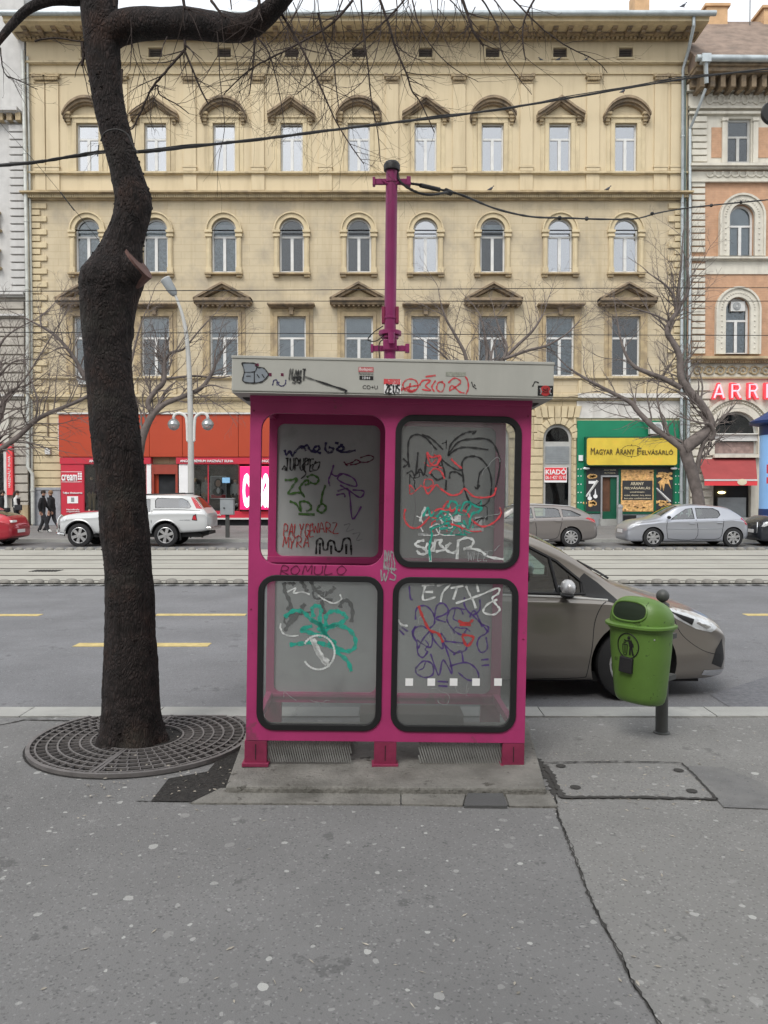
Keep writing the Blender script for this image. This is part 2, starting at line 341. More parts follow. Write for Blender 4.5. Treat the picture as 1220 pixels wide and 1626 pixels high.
def barkify(m,c1,c2,s=26):
    nt=m.node_tree;N=nt.nodes;L=nt.links;b=N['Principled BSDF']; tc=N.new('ShaderNodeTexCoord'); mp=N.new('ShaderNodeMapping'); mp.inputs['Scale'].default_value=(1,1,.42); L.new(tc.outputs['Object'],mp.inputs[0])
    w_=N.new('ShaderNodeTexNoise'); w_.inputs['Scale'].default_value=9; w_.inputs['Detail'].default_value=3; L.new(mp.outputs[0],w_.inputs[0])
    va=N.new('ShaderNodeVectorMath'); va.operation='MULTIPLY_ADD'; L.new(w_.outputs['Color'],va.inputs[0]); va.inputs[1].default_value=(.10,.10,.10); L.new(mp.outputs[0],va.inputs[2])
    v=N.new('ShaderNodeTexVoronoi'); v.feature='DISTANCE_TO_EDGE'; v.inputs['Scale'].default_value=s; L.new(va.outputs[0],v.inputs['Vector'])
    r=N.new('ShaderNodeMapRange'); L.new(v.outputs['Distance'],r.inputs[0]); r.inputs[2].default_value=.35
    n2=N.new('ShaderNodeTexNoise'); n2.inputs['Scale'].default_value=90; n2.inputs['Detail'].default_value=5; L.new(tc.outputs['Object'],n2.inputs[0])
    h=N.new('ShaderNodeMath'); h.operation='MULTIPLY_ADD'; L.new(n2.outputs['Fac'],h.inputs[0]); h.inputs[1].default_value=.35; L.new(r.outputs[0],h.inputs[2])
    bp=N.new('ShaderNodeBump'); bp.inputs['Strength'].default_value=1; bp.inputs['Distance'].default_value=.006; L.new(h.outputs[0],bp.inputs['Height']); L.new(bp.outputs[0],b.inputs['Normal'])
    src=b.inputs['Base Color'].links[0].from_socket; x=N.new('ShaderNodeMix'); x.data_type='RGBA'; x.blend_type='MULTIPLY'; x.inputs[0].default_value=1; L.new(src,x.inputs[6])
    y=N.new('ShaderNodeMix'); y.data_type='RGBA'; L.new(r.outputs[0],y.inputs[0]); y.inputs[6].default_value=(*c1,1); y.inputs[7].default_value=(*c2,1); L.new(y.outputs[2],x.inputs[7])
    n3=N.new('ShaderNodeTexNoise'); n3.inputs['Scale'].default_value=2.2; n3.inputs['Detail'].default_value=4; L.new(tc.outputs['Object'],n3.inputs[0]); r3=N.new('ShaderNodeMapRange'); L.new(n3.outputs['Fac'],r3.inputs[0]); r3.inputs[1].default_value=.55; r3.inputs[2].default_value=.7; r3.inputs[4].default_value=.5
    z=N.new('ShaderNodeMix'); z.data_type='RGBA'; L.new(r3.outputs[0],z.inputs[0]); L.new(x.outputs[2],z.inputs[6]); z.inputs[7].default_value=(.055,.055,.045,1)
    L.new(z.outputs[2],b.inputs['Base Color'])
barkify(M_bark,(.55,.52,.52),(1.25,1.15,1.12),58)
M_twig=mat('twig_bark',(.045,.033,.029),rough=.95,var=.3)
M_cutw=mat('sawn_wood',(.12,.065,.055),rough=.8,var=.25,vs=20)
M_iron=mat('cast_iron',(.155,.145,.142),rough=.6,metal=.1,var=.2,vs=12,bump=.1,bs=80)
M_green=mat('green_plastic',(.10,.195,.035),rough=.42,var=.09,vs=6,spec=.5,dirt=(.055,.14,.018),dirt_s=5,dirt_t=.6,bump=.03,bs=60,specks=[((.02,.04,.012),24,.66),((.20,.27,.13),38,.67),((.045,.085,.018),6,.62)])
M_greend=mat('mouth_shade',(.01,.02,.008),rough=.8,var=0)
M_black=mat('black_paint',(.015,.015,.015),rough=.5,var=.1)
M_post=mat('grey_post',(.085,.088,.085),rough=.5,metal=.3,var=.2)
M_cable=mat('black_cable',(.018,.017,.016),rough=.6,var=.1)
M_red=mat('orange_red_fascia',(.42,.055,.020),rough=.5,var=.05,vs=.8)
M_red2=mat('pink_red_panel',(.52,.03,.055),rough=.45,var=.05)
M_redsign=mat('lit_pink_sign',(.85,.02,.16),rough=.4,var=.03,emit=.35)
M_wht=mat('white_lettering',(.82,.82,.82),rough=.5,var=.03)
M_whtlit=mat('lit_white_lettering',(.9,.88,.9),rough=.5,var=0,emit=.8)
M_grn=mat('green_shopfront',(.008,.20,.10),rough=.5,var=.08,vs=1.2)
M_grnd=mat('dark_green_frame',(.006,.085,.045),rough=.45,var=.1)
M_gold=mat('yellow_sign',(.66,.49,.06),rough=.45,var=.14,vs=1.2,dirt=(.80,.45,.06),dirt_s=1.1)
M_char=mat('charcoal_panel',(.035,.035,.038),rough=.5,var=.1)
M_nug=mat('gold_jewellery',(.70,.42,.16),rough=.5,var=.4,vs=9,dirt=(.30,.13,.05),dirt_s=6)
M_ltxt=mat('cream_lettering',(.65,.58,.42),rough=.6,var=.05)
M_dtxt=mat('dark_lettering',(.10,.07,.02),rough=.6,var=0)
M_signred=mat('red_sign',(.72,.06,.07),rough=.5,var=.05)
M_neon=mat('red_letters',(.85,.06,.08),rough=.4,var=.05,emit=.25)
M_neonl=mat('pink_neon_tube',(1,.35,.4),rough=.4,var=0,emit=.8)
M_awn=mat('red_awning',(.30,.055,.055),rough=.8,var=.12,vs=1.5)
M_alu=mat('aluminium',(.45,.45,.45),rough=.4,metal=.6,var=.1)
M_lightgrey=mat('light_grey_metal',(.60,.60,.58),rough=.5,var=.1)
M_midgrey=mat('mid_grey_metal',(.27,.29,.30),rough=.5,var=.12)
M_blue=mat('dark_blue_paint',(.02,.045,.16),rough=.45,var=.1)
M_bluel=mat('light_blue_poster',(.22,.42,.72),rough=.4,var=.15,vs=.6,emit=.15)
M_tyre=mat('tyre_rubber',(.02,.02,.021),rough=.85,var=.2)
M_rim=mat('alloy_rim',(.55,.55,.55),rough=.3,metal=.7,var=.1)
M_plastic=mat('black_plastic',(.018,.018,.019),rough=.6,var=.1)
M_carglass=glassmat('car_glass',(.58,.70,.67),refl=.14,rough=.01)
M_seat=mat('car_seat',(.03,.03,.033),rough=.9,var=.2)
M_lens=mat('headlight_lens',(.55,.57,.58),rough=.12,var=.3,vs=14,spec=.8,coat=.8)
M_tail=mat('tail_lens',(.45,.02,.03),rough=.2,var=.2,coat=.6)
M_chrome=mat('chrome',(.75,.75,.74),rough=.15,metal=1,var=.05)
M_skin=mat('skin',(.48,.27,.19),rough=.6,var=.05)
M_hair=mat('dark_hair',(.03,.02,.015),rough=.8,var=.1)
M_lantern=mat('lantern_glass',(.33,.34,.34),rough=.15,metal=.5,var=.15,vs=6)
def paint(name,c,metal=.5,rough=.32): return mat(name,c,rough=rough,metal=metal*.9,var=0,spec=.5,coat=.6)
def ink(name,c,rough=.6):
    m=mat(name,c,rough=rough,var=.1,vs=20); nt=m.node_tree; N=nt.nodes; L=nt.links; out=N['Material Output']; b=N['Principled BSDF']
    tr=N.new('ShaderNodeBsdfTransparent'); mx=N.new('ShaderNodeMixShader'); tc=N.new('ShaderNodeTexCoord'); n=N.new('ShaderNodeTexNoise'); n.inputs['Scale'].default_value=22; n.inputs['Detail'].default_value=5; n.inputs['Roughness'].default_value=.7; L.new(tc.outputs['Object'],n.inputs[0])
    r=N.new('ShaderNodeMapRange'); L.new(n.outputs['Fac'],r.inputs[0]); r.inputs[1].default_value=.36; r.inputs[2].default_value=.54; r.inputs[3].default_value=.5; r.inputs[4].default_value=1.0
    L.new(r.outputs[0],mx.inputs[0]); L.new(tr.outputs[0],mx.inputs[1]); L.new(b.outputs[0],mx.inputs[2]); L.new(mx.outputs[0],out.inputs[0]); return m
I_black=ink('black_marker',(.015,.015,.016)); I_navy=ink('navy_marker',(.03,.025,.10)); I_green=ink('green_marker',(.06,.16,.03)); I_violet=ink('violet_marker',(.16,.06,.24))
I_red=ink('red_marker',(.45,.04,.04)); I_dred=ink('dark_red_marker',(.14,.01,.05)); I_white=ink('white_marker',(.62,.64,.63)); I_teal=ink('teal_paint',(.02,.33,.25)); I_purple=ink('purple_marker',(.07,.035,.17)); I_sred=ink('bright_red_marker',(.62,.06,.07)); I_grey=ink('grey_marker',(.30,.31,.31))
# ---------------- ground ----------------
def struct(name,mb,m,smooth=False):
    return tag(mb.build(name,m,smooth=smooth),kind='structure')
KB=5.52; KF=5.76; RZ=-.12; FK=27.5; BF=40.0; XL,XR=-70,70
def sheet(name,m,poly,z,cuts=1):
    mb=MB(); tr=tessellate_polygon([[Vector((x,y,0)) for x,y in poly]])
    mb.add([(x,y,z) for x,y in poly],[tuple(t) for t in tr]); return struct(name,mb,m)
sheet('terrain',M_roadf,[(-250,-120),(250,-120),(250,420),(-250,420)],-.6)
# near pavement: split by the long crack into asphalt (left) and concrete (right)
crack=[(880,1262),(888,1300),(905,1345),(938,1430),(960,1470),(985,1520),(1005,1560),(1045,1626),(1120,1760)]
cr=[G(a,b) for a,b in crack]; cy0=cr[0].y
left=[(XL,-9.4),(cr[-1].x,-9.4)]+[(p.x,p.y) for p in reversed(cr)]+[(G(886,1240).x,G(886,1240).y),(G(845,1200).x,G(845,1200).y),(G(835,1143).x,KB),(XL,KB)]
sheet('pavement',M_pave,left,0)
right=[(cr[-1].x,-9.4),(XR,-9.4),(XR,KB),(G(835,1143).x,KB),(G(845,1200).x,G(845,1200).y),(G(886,1240).x,G(886,1240).y)]+[(p.x,p.y) for p in cr]
sheet('pavement_concrete',M_pave2,right,0)
def crackline(name,pts,w,z=.004,m=None,seed=1):
    rnd=random.Random(seed); mb=MB(); P=[G(a,b) for a,b in pts]; Q=[]
    for i in range(len(P)-1):
        k=max(1,int((P[i+1]-P[i]).length/.018))
        for j in range(k): Q.append(P[i].lerp(P[i+1],j/k)+Vector((rnd.uniform(-1,1),rnd.uniform(-1,1),0))*.0045)
    Q.append(P[-1]); L=[];Rr=[]
    for i,p in enumerate(Q):
        d=(Q[min(i+1,len(Q)-1)]-Q[max(i-1,0)]).normalized(); n=Vector((-d.y,d.x,0)); ww=w*(.35+rnd.random())/2
        L.append(p+n*ww+Vector((0,0,z))); Rr.append(p-n*ww+Vector((0,0,z)))
    k=len(Q); mb.add(L+Rr,[(i,i+1,k+i+1,k+i) for i in range(k-1)])
    return struct(name,mb,m or M_crack)
crackline('pavement_crack',crack,.011); crackline('pavement_crack',[(a+gr_,b) for (a,b),gr_ in zip(crack,(3,-2,4,2,-3,5,-2,4,0))],.004,seed=31)
crackline('pavement_crack',[(845,1203),(868,1225),(885,1262)],.07,seed=3)
# kerb stones
mb=MB(); x=XL; rnd=random.Random(5)
joints=sorted([G(30,1140).x,G(245,1140).x,G(570,1140).x,G(1140,1140).x,G(865,1140).x])
xs=[XL]+joints+[joints[-1]+1.6+1.2*k for k in range(40)]
for a,b in zip(xs[:-1],xs[1:]): mb.box(a+.004,b-.004,KB,KF,RZ-.3,.006+rnd.uniform(0,.006))
k=struct('kerb',mb,M_kerb); 
struct('kerb_joint_fill',MB().box(XL,XR,KB+.01,KF-.01,RZ-.3,-.02),M_crack)
sheet('road',M_road,[(XL,KF),(XR,KF),(XR,14.75),(XL,14.75)],RZ)
def strip(name,m,y0,y1,z,x0=XL,x1=XR): return struct(name,MB().box(x0,x1,y0,y1,z-.02,z),m)
def Yp(py): return G(610,py,RZ).y
sheet('tram_track',M_track,[(XL,14.9),(XR,14.9),(XR,23.3),(XL,23.3)],RZ+.06)
strip('track_edge',M_track,14.7,14.9,RZ+.05)
strip('track_edge_line',M_white,14.62,14.70,RZ+.006)
for y in (Yp(918.5),Yp(918.5)+1.43,Yp(893),Yp(893)+1.43):
    strip('rail_groove',M_crack,y-.055,y+.055,RZ+.064)
    strip('rail',M_rail,y-.03,y+.03,RZ+.068)
for y in (18.6,): strip('track_joint',M_slab,y-.02,y+.02,RZ+.063)
strip('track_edge_gap',M_crack,23.3,23.36,RZ+.02)  # dark strip between the track slab and the far road
sheet('far_road',M_roadf,[(XL,23.36),(XR,23.36),(XR,FK),(XL,FK)],RZ+.01)
strip('far_road_line',M_white,23.9,24.0,RZ+.016,-30,-4); strip('far_road_line',M_white,23.9,24.0,RZ+.016,3,10)
struct('far_kerb',MB().box(XL,XR,FK,FK+.25,RZ-.2,.01),M_kerb)
sheet('far_pavement',M_pavef,[(XL,FK+.25),(XR,FK+.25),(XR,60),(XL,60)],0)
# drain grate between the rails
mb=MB()
for i in range(9): mb.box(G(52+i*5,911,RZ).x,G(52+i*5,911,RZ).x+.04,Yp(912.5),Yp(909.5),RZ+.062,RZ+.068)
tag(mb.build('drain_grate',M_crack),'small slotted iron drain between the tram rails at the left','drain')
# yellow lane marks
for x0,x1,y0,y1 in ((-60,62,978.5,975.5),(245,392,978,975),(1188,1300,978,975),(700,830,978,975),(115,336,1027,1021.5)):
    a=G(x0,y0,RZ);b=G(x1,y1,RZ); strip('lane_marking',M_yellow,a.y,b.y,RZ+.005,a.x,b.x if x0!=-60 else G(62,978,RZ).x)
# road repair seam, darker strip by the car
sheet('road_patch',mat('road_dark_patch',(.135,.138,.15),rough=.85,var=.25,vs=30,bump=.4,bs=70),[(G(1105,1090,RZ).x,KF),(9,KF),(9,6.9),(3.6,7.25),(G(1105,1090,RZ).x,6.6)],RZ+.004)
# rubber bumps along the track
def bump_mesh():
    mb=MB(); vs=[];fs=[]
    n=12
    for i,(r,h) in enumerate(((1,0),(.97,.35),(.8,.75),(.45,.97),(.1,1))):
        for k in range(n):
            a=2*math.pi*k/n; vs.append((.115*r*math.cos(a),.10*r*math.sin(a),.075*h))
    for i in range(4):
        for k in range(n): fs.append((i*n+k,i*n+(k+1)%n,(i+1)*n+(k+1)%n,(i+1)*n+k))
    fs.append(tuple(4*n+k for k in range(n))); mb.add(vs,fs)
    return mb.mesh('track_bump',mat('grey_bump',(.20,.19,.17),rough=.85,var=.3,vs=6),True)
bm_=bump_mesh()
rnd=random.Random(3)
for row,(py,sp,x0,x1,lab) in enumerate(((926,26.6,-20,1240,'low rounded grey concrete bump in the row along the near edge of the tram track'),(877.5,16.8,-10,1240,'low rounded grey concrete bump in the row along the far edge of the tram track'))):
    x=x0; z=RZ+(.058 if row==0 else .06)
    while x<x1:
        if not (row==1 and 410<x<790 ):
            p=G(x,py,RZ+.05); o=obj('track_bump',bm_); o.location=(p.x,p.y if row==0 else 23.1,z); s=1 if row==0 else 1.15
            o.rotation_euler=(0,0,rnd.uniform(-.2,.2)); o.scale=(s*rnd.uniform(.9,1.1),s,s*rnd.uniform(.8,1.1)); tag(o,lab,'road stud','bumps along the near track edge' if row==0 else 'bumps along the far track edge')
        x+=sp
# tree pit, gravel, plinth, slabs
def gpoly(name,pts,z,m): return sheet(name,m,[(G(a,b,z).x,G(a,b,z).y) for a,b in pts],z)
gc=Vector((G(215,1187).x,5.02,0)); GR=.70
pit=[(gc.x+ (GR+.015)*math.cos(R(a)),min(KB-.004,gc.y+(GR+.015)*math.sin(R(a)))) for a in range(0,360,8)]
sheet('tree_pit_soil',M_gravel,pit,.004)
gpoly('gravel_bed',[(240,1272),(268,1236),(330,1225),(392,1150),(392,1205),(362,1250),(305,1273)],.006,M_gravel)
gpoly('patch_sunken',[(870,1213),(1085,1212),(1138,1270),(893,1267)],.003,M_slab if False else M_pave2)
gpoly('damp_patch',[(1085,1216),(1150,1218),(1215,1245),(1235,1285),(1150,1282),(1128,1258)],.005,mat('dark_asphalt_patch',(.150,.149,.147),rough=.85,var=.15,vs=9,bump=.4,bs=130,specks=[((.08,.08,.08),40,.62),((.25,.25,.24),55,.64)],dirt=(.19,.188,.18),dirt_s=3,dirt_t=.45))
crackline('slab_joint',[(862,1213),(990,1211),(1083,1213),(1110,1240),(1140,1272)],.012,.009,seed=8)
crackline('slab_joint',[(865,1216),(880,1240),(893,1268),(1010,1268),(1140,1271)],.03,.009,seed=9)
for a,b in ((891,1218),(914,1252),(1099,1258),(1078,1225)):
    p=G(a,b); mb=MB(); mb.lathe([(.03,0),(.012,.001)],(p.x,p.y,.008),n=9); struct('slab_hole',mb,M_crack)
# booth plinth
def plinth(name,pts,z0,z1,m,bev=.006):
    P=[G(a,b,z1) for a,b in pts]; mb=MB(); n=len(P)
    mb.add([(p.x,p.y,z0) for p in P]+[(p.x,p.y,z1) for p in P],[tuple(range(n)),tuple(range(2*n-1,n-1,-1))]+[(i,(i+1)%n,n+(i+1)%n,n+i) for i in range(n)])
    o=mb.build(name,m,bevel=bev); return tag(o,kind='structure')
plinth('booth_plinth',[(358,1249),(868,1252),(838,1146),(396,1146)],-.05,.045,M_slab,.012)
for i,(a,b,c,d,m) in enumerate(((306,1273,352,1251,M_slab),)): pass
for pts,m in (([(303,1274),(636,1276),(636,1252),(350,1251)],M_slab),([(638,1276),(735,1278),(742,1252),(638,1252)],M_slab),([(737,1278),(806,1279),(797,1253),(744,1252)],M_slabd),([(809,1279),(886,1280),(872,1254),(800,1253)],M_slab)):
    plinth('paving_slab',pts,-.05,.012 if m is M_slab else .018,m,.004)
crackline('slab_joint',[(300,1276),(500,1277),(640,1278),(735,1280),(806,1281),(886,1282)],.012,.006,seed=11)
crackline('slab_joint',[(360,1252.5),(600,1253),(870,1255)],.02,.02,seed=12)
crackline('pavement_crack',[(0,1152),(38,1144),(110,1145)],.02,seed=13)
crackline('pavement_crack',[(215,1273),(300,1274)],.007,seed=17)
# loose litter
mb=MB(); rnd=random.Random(21)
for i in range(340):
    if i<190: x,y=rnd.uniform(120,400),rnd.uniform(1150,1272)
    elif i<260: x,y=rnd.uniform(845,1140),rnd.uniform(1195,1290)
    else: x,y=rnd.uniform(0,1220),rnd.uniform(1150,1600)
    p=G(x,y); a=rnd.uniform(0,6.3); l=rnd.uniform(.004,.02); w_=rnd.uniform(.002,.006)
    d=Vector((math.cos(a),math.sin(a),0)); n=Vector((-d.y,d.x,0)); z=Vector((0,0,.010 if i<190 else .0035))
    mb.quad(p+d*l+z,p+n*w_+z*1.3,p-d*l+z,p-n*w_+z)
tag(mb.build('litter',mat('pale_debris',(.33,.30,.25),rough=.9,var=.5,vs=30)),'tiny pale leaf scraps and crumbs scattered over the pavement','litter',kind='stuff')
# ---------------- phone booth ----------------
BR=(0,R(1.0),R(1.2)); BL=Vector((-.0,4.40,.045)); BM=Matrix.Translation(BL)@Matrix.Rotation(BR[2],4,'Z')@Matrix.Rotation(BR[1],4,'Y'); BI=BM.inverted()
BSH=-.004
booth=thing('phone_booth','magenta framed phone booth with grey flat roof box, covered in scrawled graffiti','phone booth',BL,BR)
def B(px,py,d=0.0):                 # pixel -> booth-local (x,z) on the plane y=d
    o=BI@Vector((0,0,CH)); q=BI@U(px,py,5.0); v=q-o; t=(d-o.y)/v.y; p=o+v*t; return p.x,p.z
def bT(d): return lambda x,z:(x,d,z)
xl=(B(399,640)[0]+B(389,1200)[0])/2; xr=(B(844,640)[0]+B(834,1200)[0])/2
DP=.95
def av(a,b,i): return (a[i]+b[i])/2
LX0=av(B(414.5,777),B(409,1036),0); LX1=av(B(609,777),B(608,1036),0)
RX0=av(B(629,780),B(622,1040),0); RX1=av(B(826.5,780),B(819.5,1040),0)
TZ1=av(B(515,658),B(728,660),1); TZ0=av(B(510,897),B(728,902),1)
LZ1=av(B(508,915),B(720,918),1); LZ0=av(B(508,1158),B(720,1162),1)
FZ0=B(610,1178)[1]; FZ1=B(610,628)[1]
RAD=.095
opens={'tl':(LX0,LX1,TZ0,TZ1),'tr':(RX0,RX1,TZ0,TZ1),'bl':(LX0,LX1,LZ0,LZ1),'br':(RX0,RX1,LZ0,LZ1)}
def holes(off,keys,rad=RAD): return [rrect(a+off,b-off,c+off,d-off,rad-off) for a,b,c,d in (opens[k] for k in keys)]
mb=MB(); mb.plate([(xl,FZ0),(xr,FZ0),(xr,FZ1),(xl,FZ1)],holes(0,opens),0,.045)
fr=mb.build('front_frame',M_pink,booth,bevel=.004)
MB().box(xl-.002,xr+.002,-.006,.04,FZ1-.045,FZ1+.05).build('top_rail',M_pink,booth,bevel=.003)
lz=FZ0-.002
for a,b in ((388,423.5),(594,629.5),(798,833)):
    x0=B(a,1205)[0]; x1=B(b,1205)[0]; l=MB()
    l.box(x0,x1,.002,.05,-.05,lz); l.box(x0-.012,x1+.012,-.014,.07,-.01,.012)
    o=l.build('leg',M_pinkd,booth,bevel=.003); 
    MB().box((x0+x1)/2-.002,(x0+x1)/2+.002,-.0012,.002,.03,lz-.02).build('seam',M_dark,o)
# side posts front to back, at the top and along the bottom; side faces are glazed
for s,x in ((1,xl),(-1,xr)):
    f=MB(); a,b=sorted((x,x+s*.04)); f.box(a,b,.045,DP,FZ1-.06,FZ1+.05); f.box(a,b,.045,DP,FZ0,FZ0+.05)
    f.build('side_rail',M_pink,booth,bevel=.003)
# back frame with grey phone panels facing the street
bo={'tl':(B(443,777,DP)[0],B(606,777,DP)[0],B(520,883,DP)[1],B(520,675,DP)[1])}
def bx(px,py): return B(px,py,DP)[0]
def bz(px,py): return B(px,py,DP)[1]
blx0=(bx(443,777)+bx(435,1000))/2; blx1=bx(602,800); brx0=bx(622,800); brx1=(bx(785,777)+bx(779,1000))/2
bz_=[bz(520,675),bz(520,883),bz(520,905),bz(520,1097)]
XB0=(bx(429,777)+bx(424,1000))/2; XB1=(bx(800,777)+bx(795,1000))/2
bh=[]
for a,b in ((blx0,blx1),(brx0,brx1)):
    for t,u in ((bz_[0],bz_[1]),(bz_[2],bz_[3])): bh.append((a,b,u,t))
mb=MB(); mb.plate([(XB0,bz(520,1113)),(XB1,bz(520,1113)),(XB1,FZ1),(XB0,FZ1)],[rrect(*h,.05) for h in bh],DP-.05,DP)
mb.box(XB0,XB1,DP-.07,DP-.05,bz(520,893),bz(520,884)); mb.box(XB0,XB1,DP-.07,DP-.05,bz(520,1103),bz(520,1098))
mb.build('back_frame',M_pink,booth,bevel=.004)
for h in bh:
    MB().box(h[0]-.012,h[1]+.012,DP-.03,DP-.012,h[2]-.012,h[3]+.012).build('back_panel',M_panel,booth)
for a,b in ((422,448),(762,792)):
    MB().box(B(a,1130,DP)[0],B(b,1130,DP)[0],DP-.06,DP,-.05,bz(520,1113)).build('leg',M_pinkd,booth,bevel=.003)
MB().box(B(572,1130,DP-.1)[0],B(731,1130,DP-.1)[0],DP-.3,DP-.08,-.02,bz(600,1114)).build('base_box',M_brown,booth,bevel=.006)
# handset shelf and phone on the back panels seen only from the side
MB().box(brx0+.1,brx1-.1,DP+.001,DP+.2,.75,1.35).build('pay_phone_housing',M_panel,booth,bevel=.02)
# side glazing
# glass with gaskets
panes={}
for k in ('tr','bl','br'):
    a,b,c,d=opens[k]
    gm=MB(); gm.plate(rrect(a-.004,b+.004,c-.004,d+.004,RAD+.004),[rrect(a+.030,b-.030,c+.030,d-.030,RAD-.03)],-.010,.03)
    g=MB(); g.prism(rrect(a+.012,b-.012,c+.012,d-.012,RAD-.012),.006,.012)
    p=g.build('glass_pane',M_bglass,booth); gm.build('gasket',M_gasket,p,bevel=.006); panes[k]=p
# roof box
RD=-.115
ra=B(368,590,RD)[0]; rb=B(880,600,RD)[0]; rz0=(B(370,620,RD)[1]+B(879,632,RD)[1])/2; rz1=(B(368,563,RD)[1]+B(880,578,RD)[1])/2
RB=DP+.13
rf=MB().box(ra,rb,RD,RB,rz0,rz1).build('roof_box',M_roofg,booth,bevel=.006)
s=MB(); s.plate([(ra+.002,0),(rb-.002,0),(rb-.002,1),(ra+.002,1)],[],0,.004,T=lambda x,y,z:(x,RD+.002+z*(RB-RD-.004),rz0-.003-y)); s.build('soffit',M_roofg,rf)
l=MB(); l.box(ra-.002,rb+.002,RD-.004,RD,rz1-.012,rz1+.003); l.build('roof_edge_strip',M_roofg,rf,bevel=.002)
for x in (xl-.06,xr+.02):
    for y in (.1,.55): MB().box(x,x+.04,y,y+.14,rz0-.012,rz0-.0075).build('soffit_slot',M_dark,rf)
# ribbed kick plates
def kick(p0,p1,slant,dens):
    x0=B(p0,1200,.03)[0]; x1=B(p1,1200,.03)[0]; z0=.008; z1=FZ0+.006; h=z1-z0
    mb=MB(); n=int((x1-x0)/dens)
    for i in range(-int(slant/dens)-1,n+1):
        xa=x0+i*dens+slant; xb=xa-0; a=Vector((x0+i*dens,z1)); b=Vector((x0+i*dens+slant,z0))
        # clip to the plate
        def clip(p,q):
            if p.x<x0 and q.x>x0: t=(x0-p.x)/(q.x-p.x); p=p.lerp(q,t)
            if q.x>x1 and p.x<x1: t=(x1-p.x)/(q.x-p.x); q=p.lerp(q,t)
            return p,q
        if b.x<=x0 or a.x>=x1: continue
        a,b=clip(a,b); w_=dens*.27
        mb.add([(a.x-w_,.03,a.y),(a.x+w_,.03,a.y),(b.x+w_,.03,b.y),(b.x-w_,.03,b.y),(a.x-w_,.036,a.y),(a.x+w_,.036,a.y),(b.x+w_,.036,b.y),(b.x-w_,.036,b.y)],[(0,1,2,3),(7,6,5,4),(0,4,5,1),(1,5,6,2),(2,6,7,3),(3,7,4,0)])
    return mb.build('ribbed_kick_plate',M_ribs,booth)
kick(425,558,.035,.0135); kick(665,799,.045,.0150)
MB().box(B(426,1200,.045)[0],B(556,1200,.045)[0],.2,.6,.0,.03).build('floor_plate',M_brown,booth)
for (x,z) in ((xl+.02,FZ1-.1),(xr-.02,FZ0+.6),(xr-.02,FZ1-.1),(xl+.02,FZ0+.75)):
    MB().lathe([(.006,0),(.004,-.003)],(x,0,z),'y',8).build('rivet',M_pinkd,booth)
# ---------------- graffiti ----------------
GL={'A':[[(0,0),(.45,1),(.9,0)],[(.2,.4),(.75,.38)]],'B':[[(0,0),(0,1),(.6,.85),(.55,.6),(.1,.52),(.75,.4),(.7,.05),(0,0)]],'C':[[(.8,.85),(.4,1),(0,.5),(.4,0),(.85,.15)]],
'D':[[(0,0),(.05,1),(.7,.8),(.8,.3),(0,0)]],'E':[[(.8,1),(0,.95),(.02,.5),(.6,.55)],[(.02,.5),(0,0),(.85,.03)]],'F':[[(.8,1),(0,.95),(0,0)],[(0,.5),(.6,.55)]],'G':[[(.8,.9),(.3,1),(0,.45),(.35,0),(.85,.2),(.8,.5),(.45,.48)]],
'H':[[(0,0),(.05,1)],[(.8,0),(.75,1)],[(0,.5),(.8,.55)]],'I':[[(.2,0),(.2,1)]],'J':[[(.1,1),(.8,1)],[(.5,1),(.5,.15),(.2,0),(0,.2)]],'K':[[(0,0),(0,1)],[(.8,1),(.05,.5),(.85,0)]],'L':[[(.05,1),(0,0),(.8,.05)]],
'M':[[(0,0),(.1,1),(.45,.3),(.8,1),(.95,0)]],'N':[[(0,0),(.05,1),(.75,0),(.8,1)]],'O':[[(.4,1),(0,.6),(.1,.1),(.6,0),(.85,.5),(.4,1)]],'P':[[(0,0),(.05,1),(.7,.9),(.65,.5),(.05,.45)]],
'R':[[(0,0),(.05,1),(.7,.85),(.6,.5),(.1,.45),(.85,0)]],'S':[[(.8,.9),(.3,1),(.1,.7),(.7,.4),(.6,.02),(0,.1)]],'T':[[(0,1),(.9,.95)],[(.45,.97),(.4,0)]],'U':[[(0,1),(.05,.2),(.4,0),(.8,.2),(.8,1)]],
'V':[[(0,1),(.4,0),(.85,1)]],'W':[[(0,1),(.25,0),(.5,.7),(.75,0),(1,1)]],'X':[[(0,1),(.85,0)],[(.85,1),(0,0)]],'Y':[[(0,1),(.4,.5),(.85,1)],[(.4,.5),(.35,0)]],'Z':[[(0,1),(.8,.95),(0,.05),(.9,0)]],'+':[[(0,.5),(.8,.5)],[(.4,.1),(.4,.9)]],
'3':[[(0,.95),(.6,.9),(.3,.55),(.7,.3),(.4,0),(0,.1)]],'2':[[(0,.8),(.4,1),(.7,.7),(0,0),(.8,.05)]],'.':[[(.3,0),(.4,.05)]],'!':[[(.3,1),(.25,.3)],[(.22,.05),(.27,.1)]],'Q':[[(.4,1),(0,.6),(.1,.1),(.6,0),(.85,.5),(.4,1)],[(.5,.3),(.9,-.1)]],
'8':[[(.4,.5),(.1,.8),(.4,1),(.7,.8),(.4,.5),(.05,.2),(.4,0),(.8,.2),(.4,.5)]],' ':[]}
gr=random.Random(9)
def wid(px): return px*1.55*BL.y/FP
_lay=[0]
def strokes(name,L,wpx,m,parent,d,n=5):
    _lay[0]=(_lay[0]+1)%9; dd=d-.0004*_lay[0]*(1 if d<=.1 else 1)
    mb=MB()
    for pts in L: ribbon(mb,[B(x,y,dd) for x,y in pts],wid(wpx),lambda a,b:(a,dd,b),sm=n)
    return mb.build(name,m,parent)
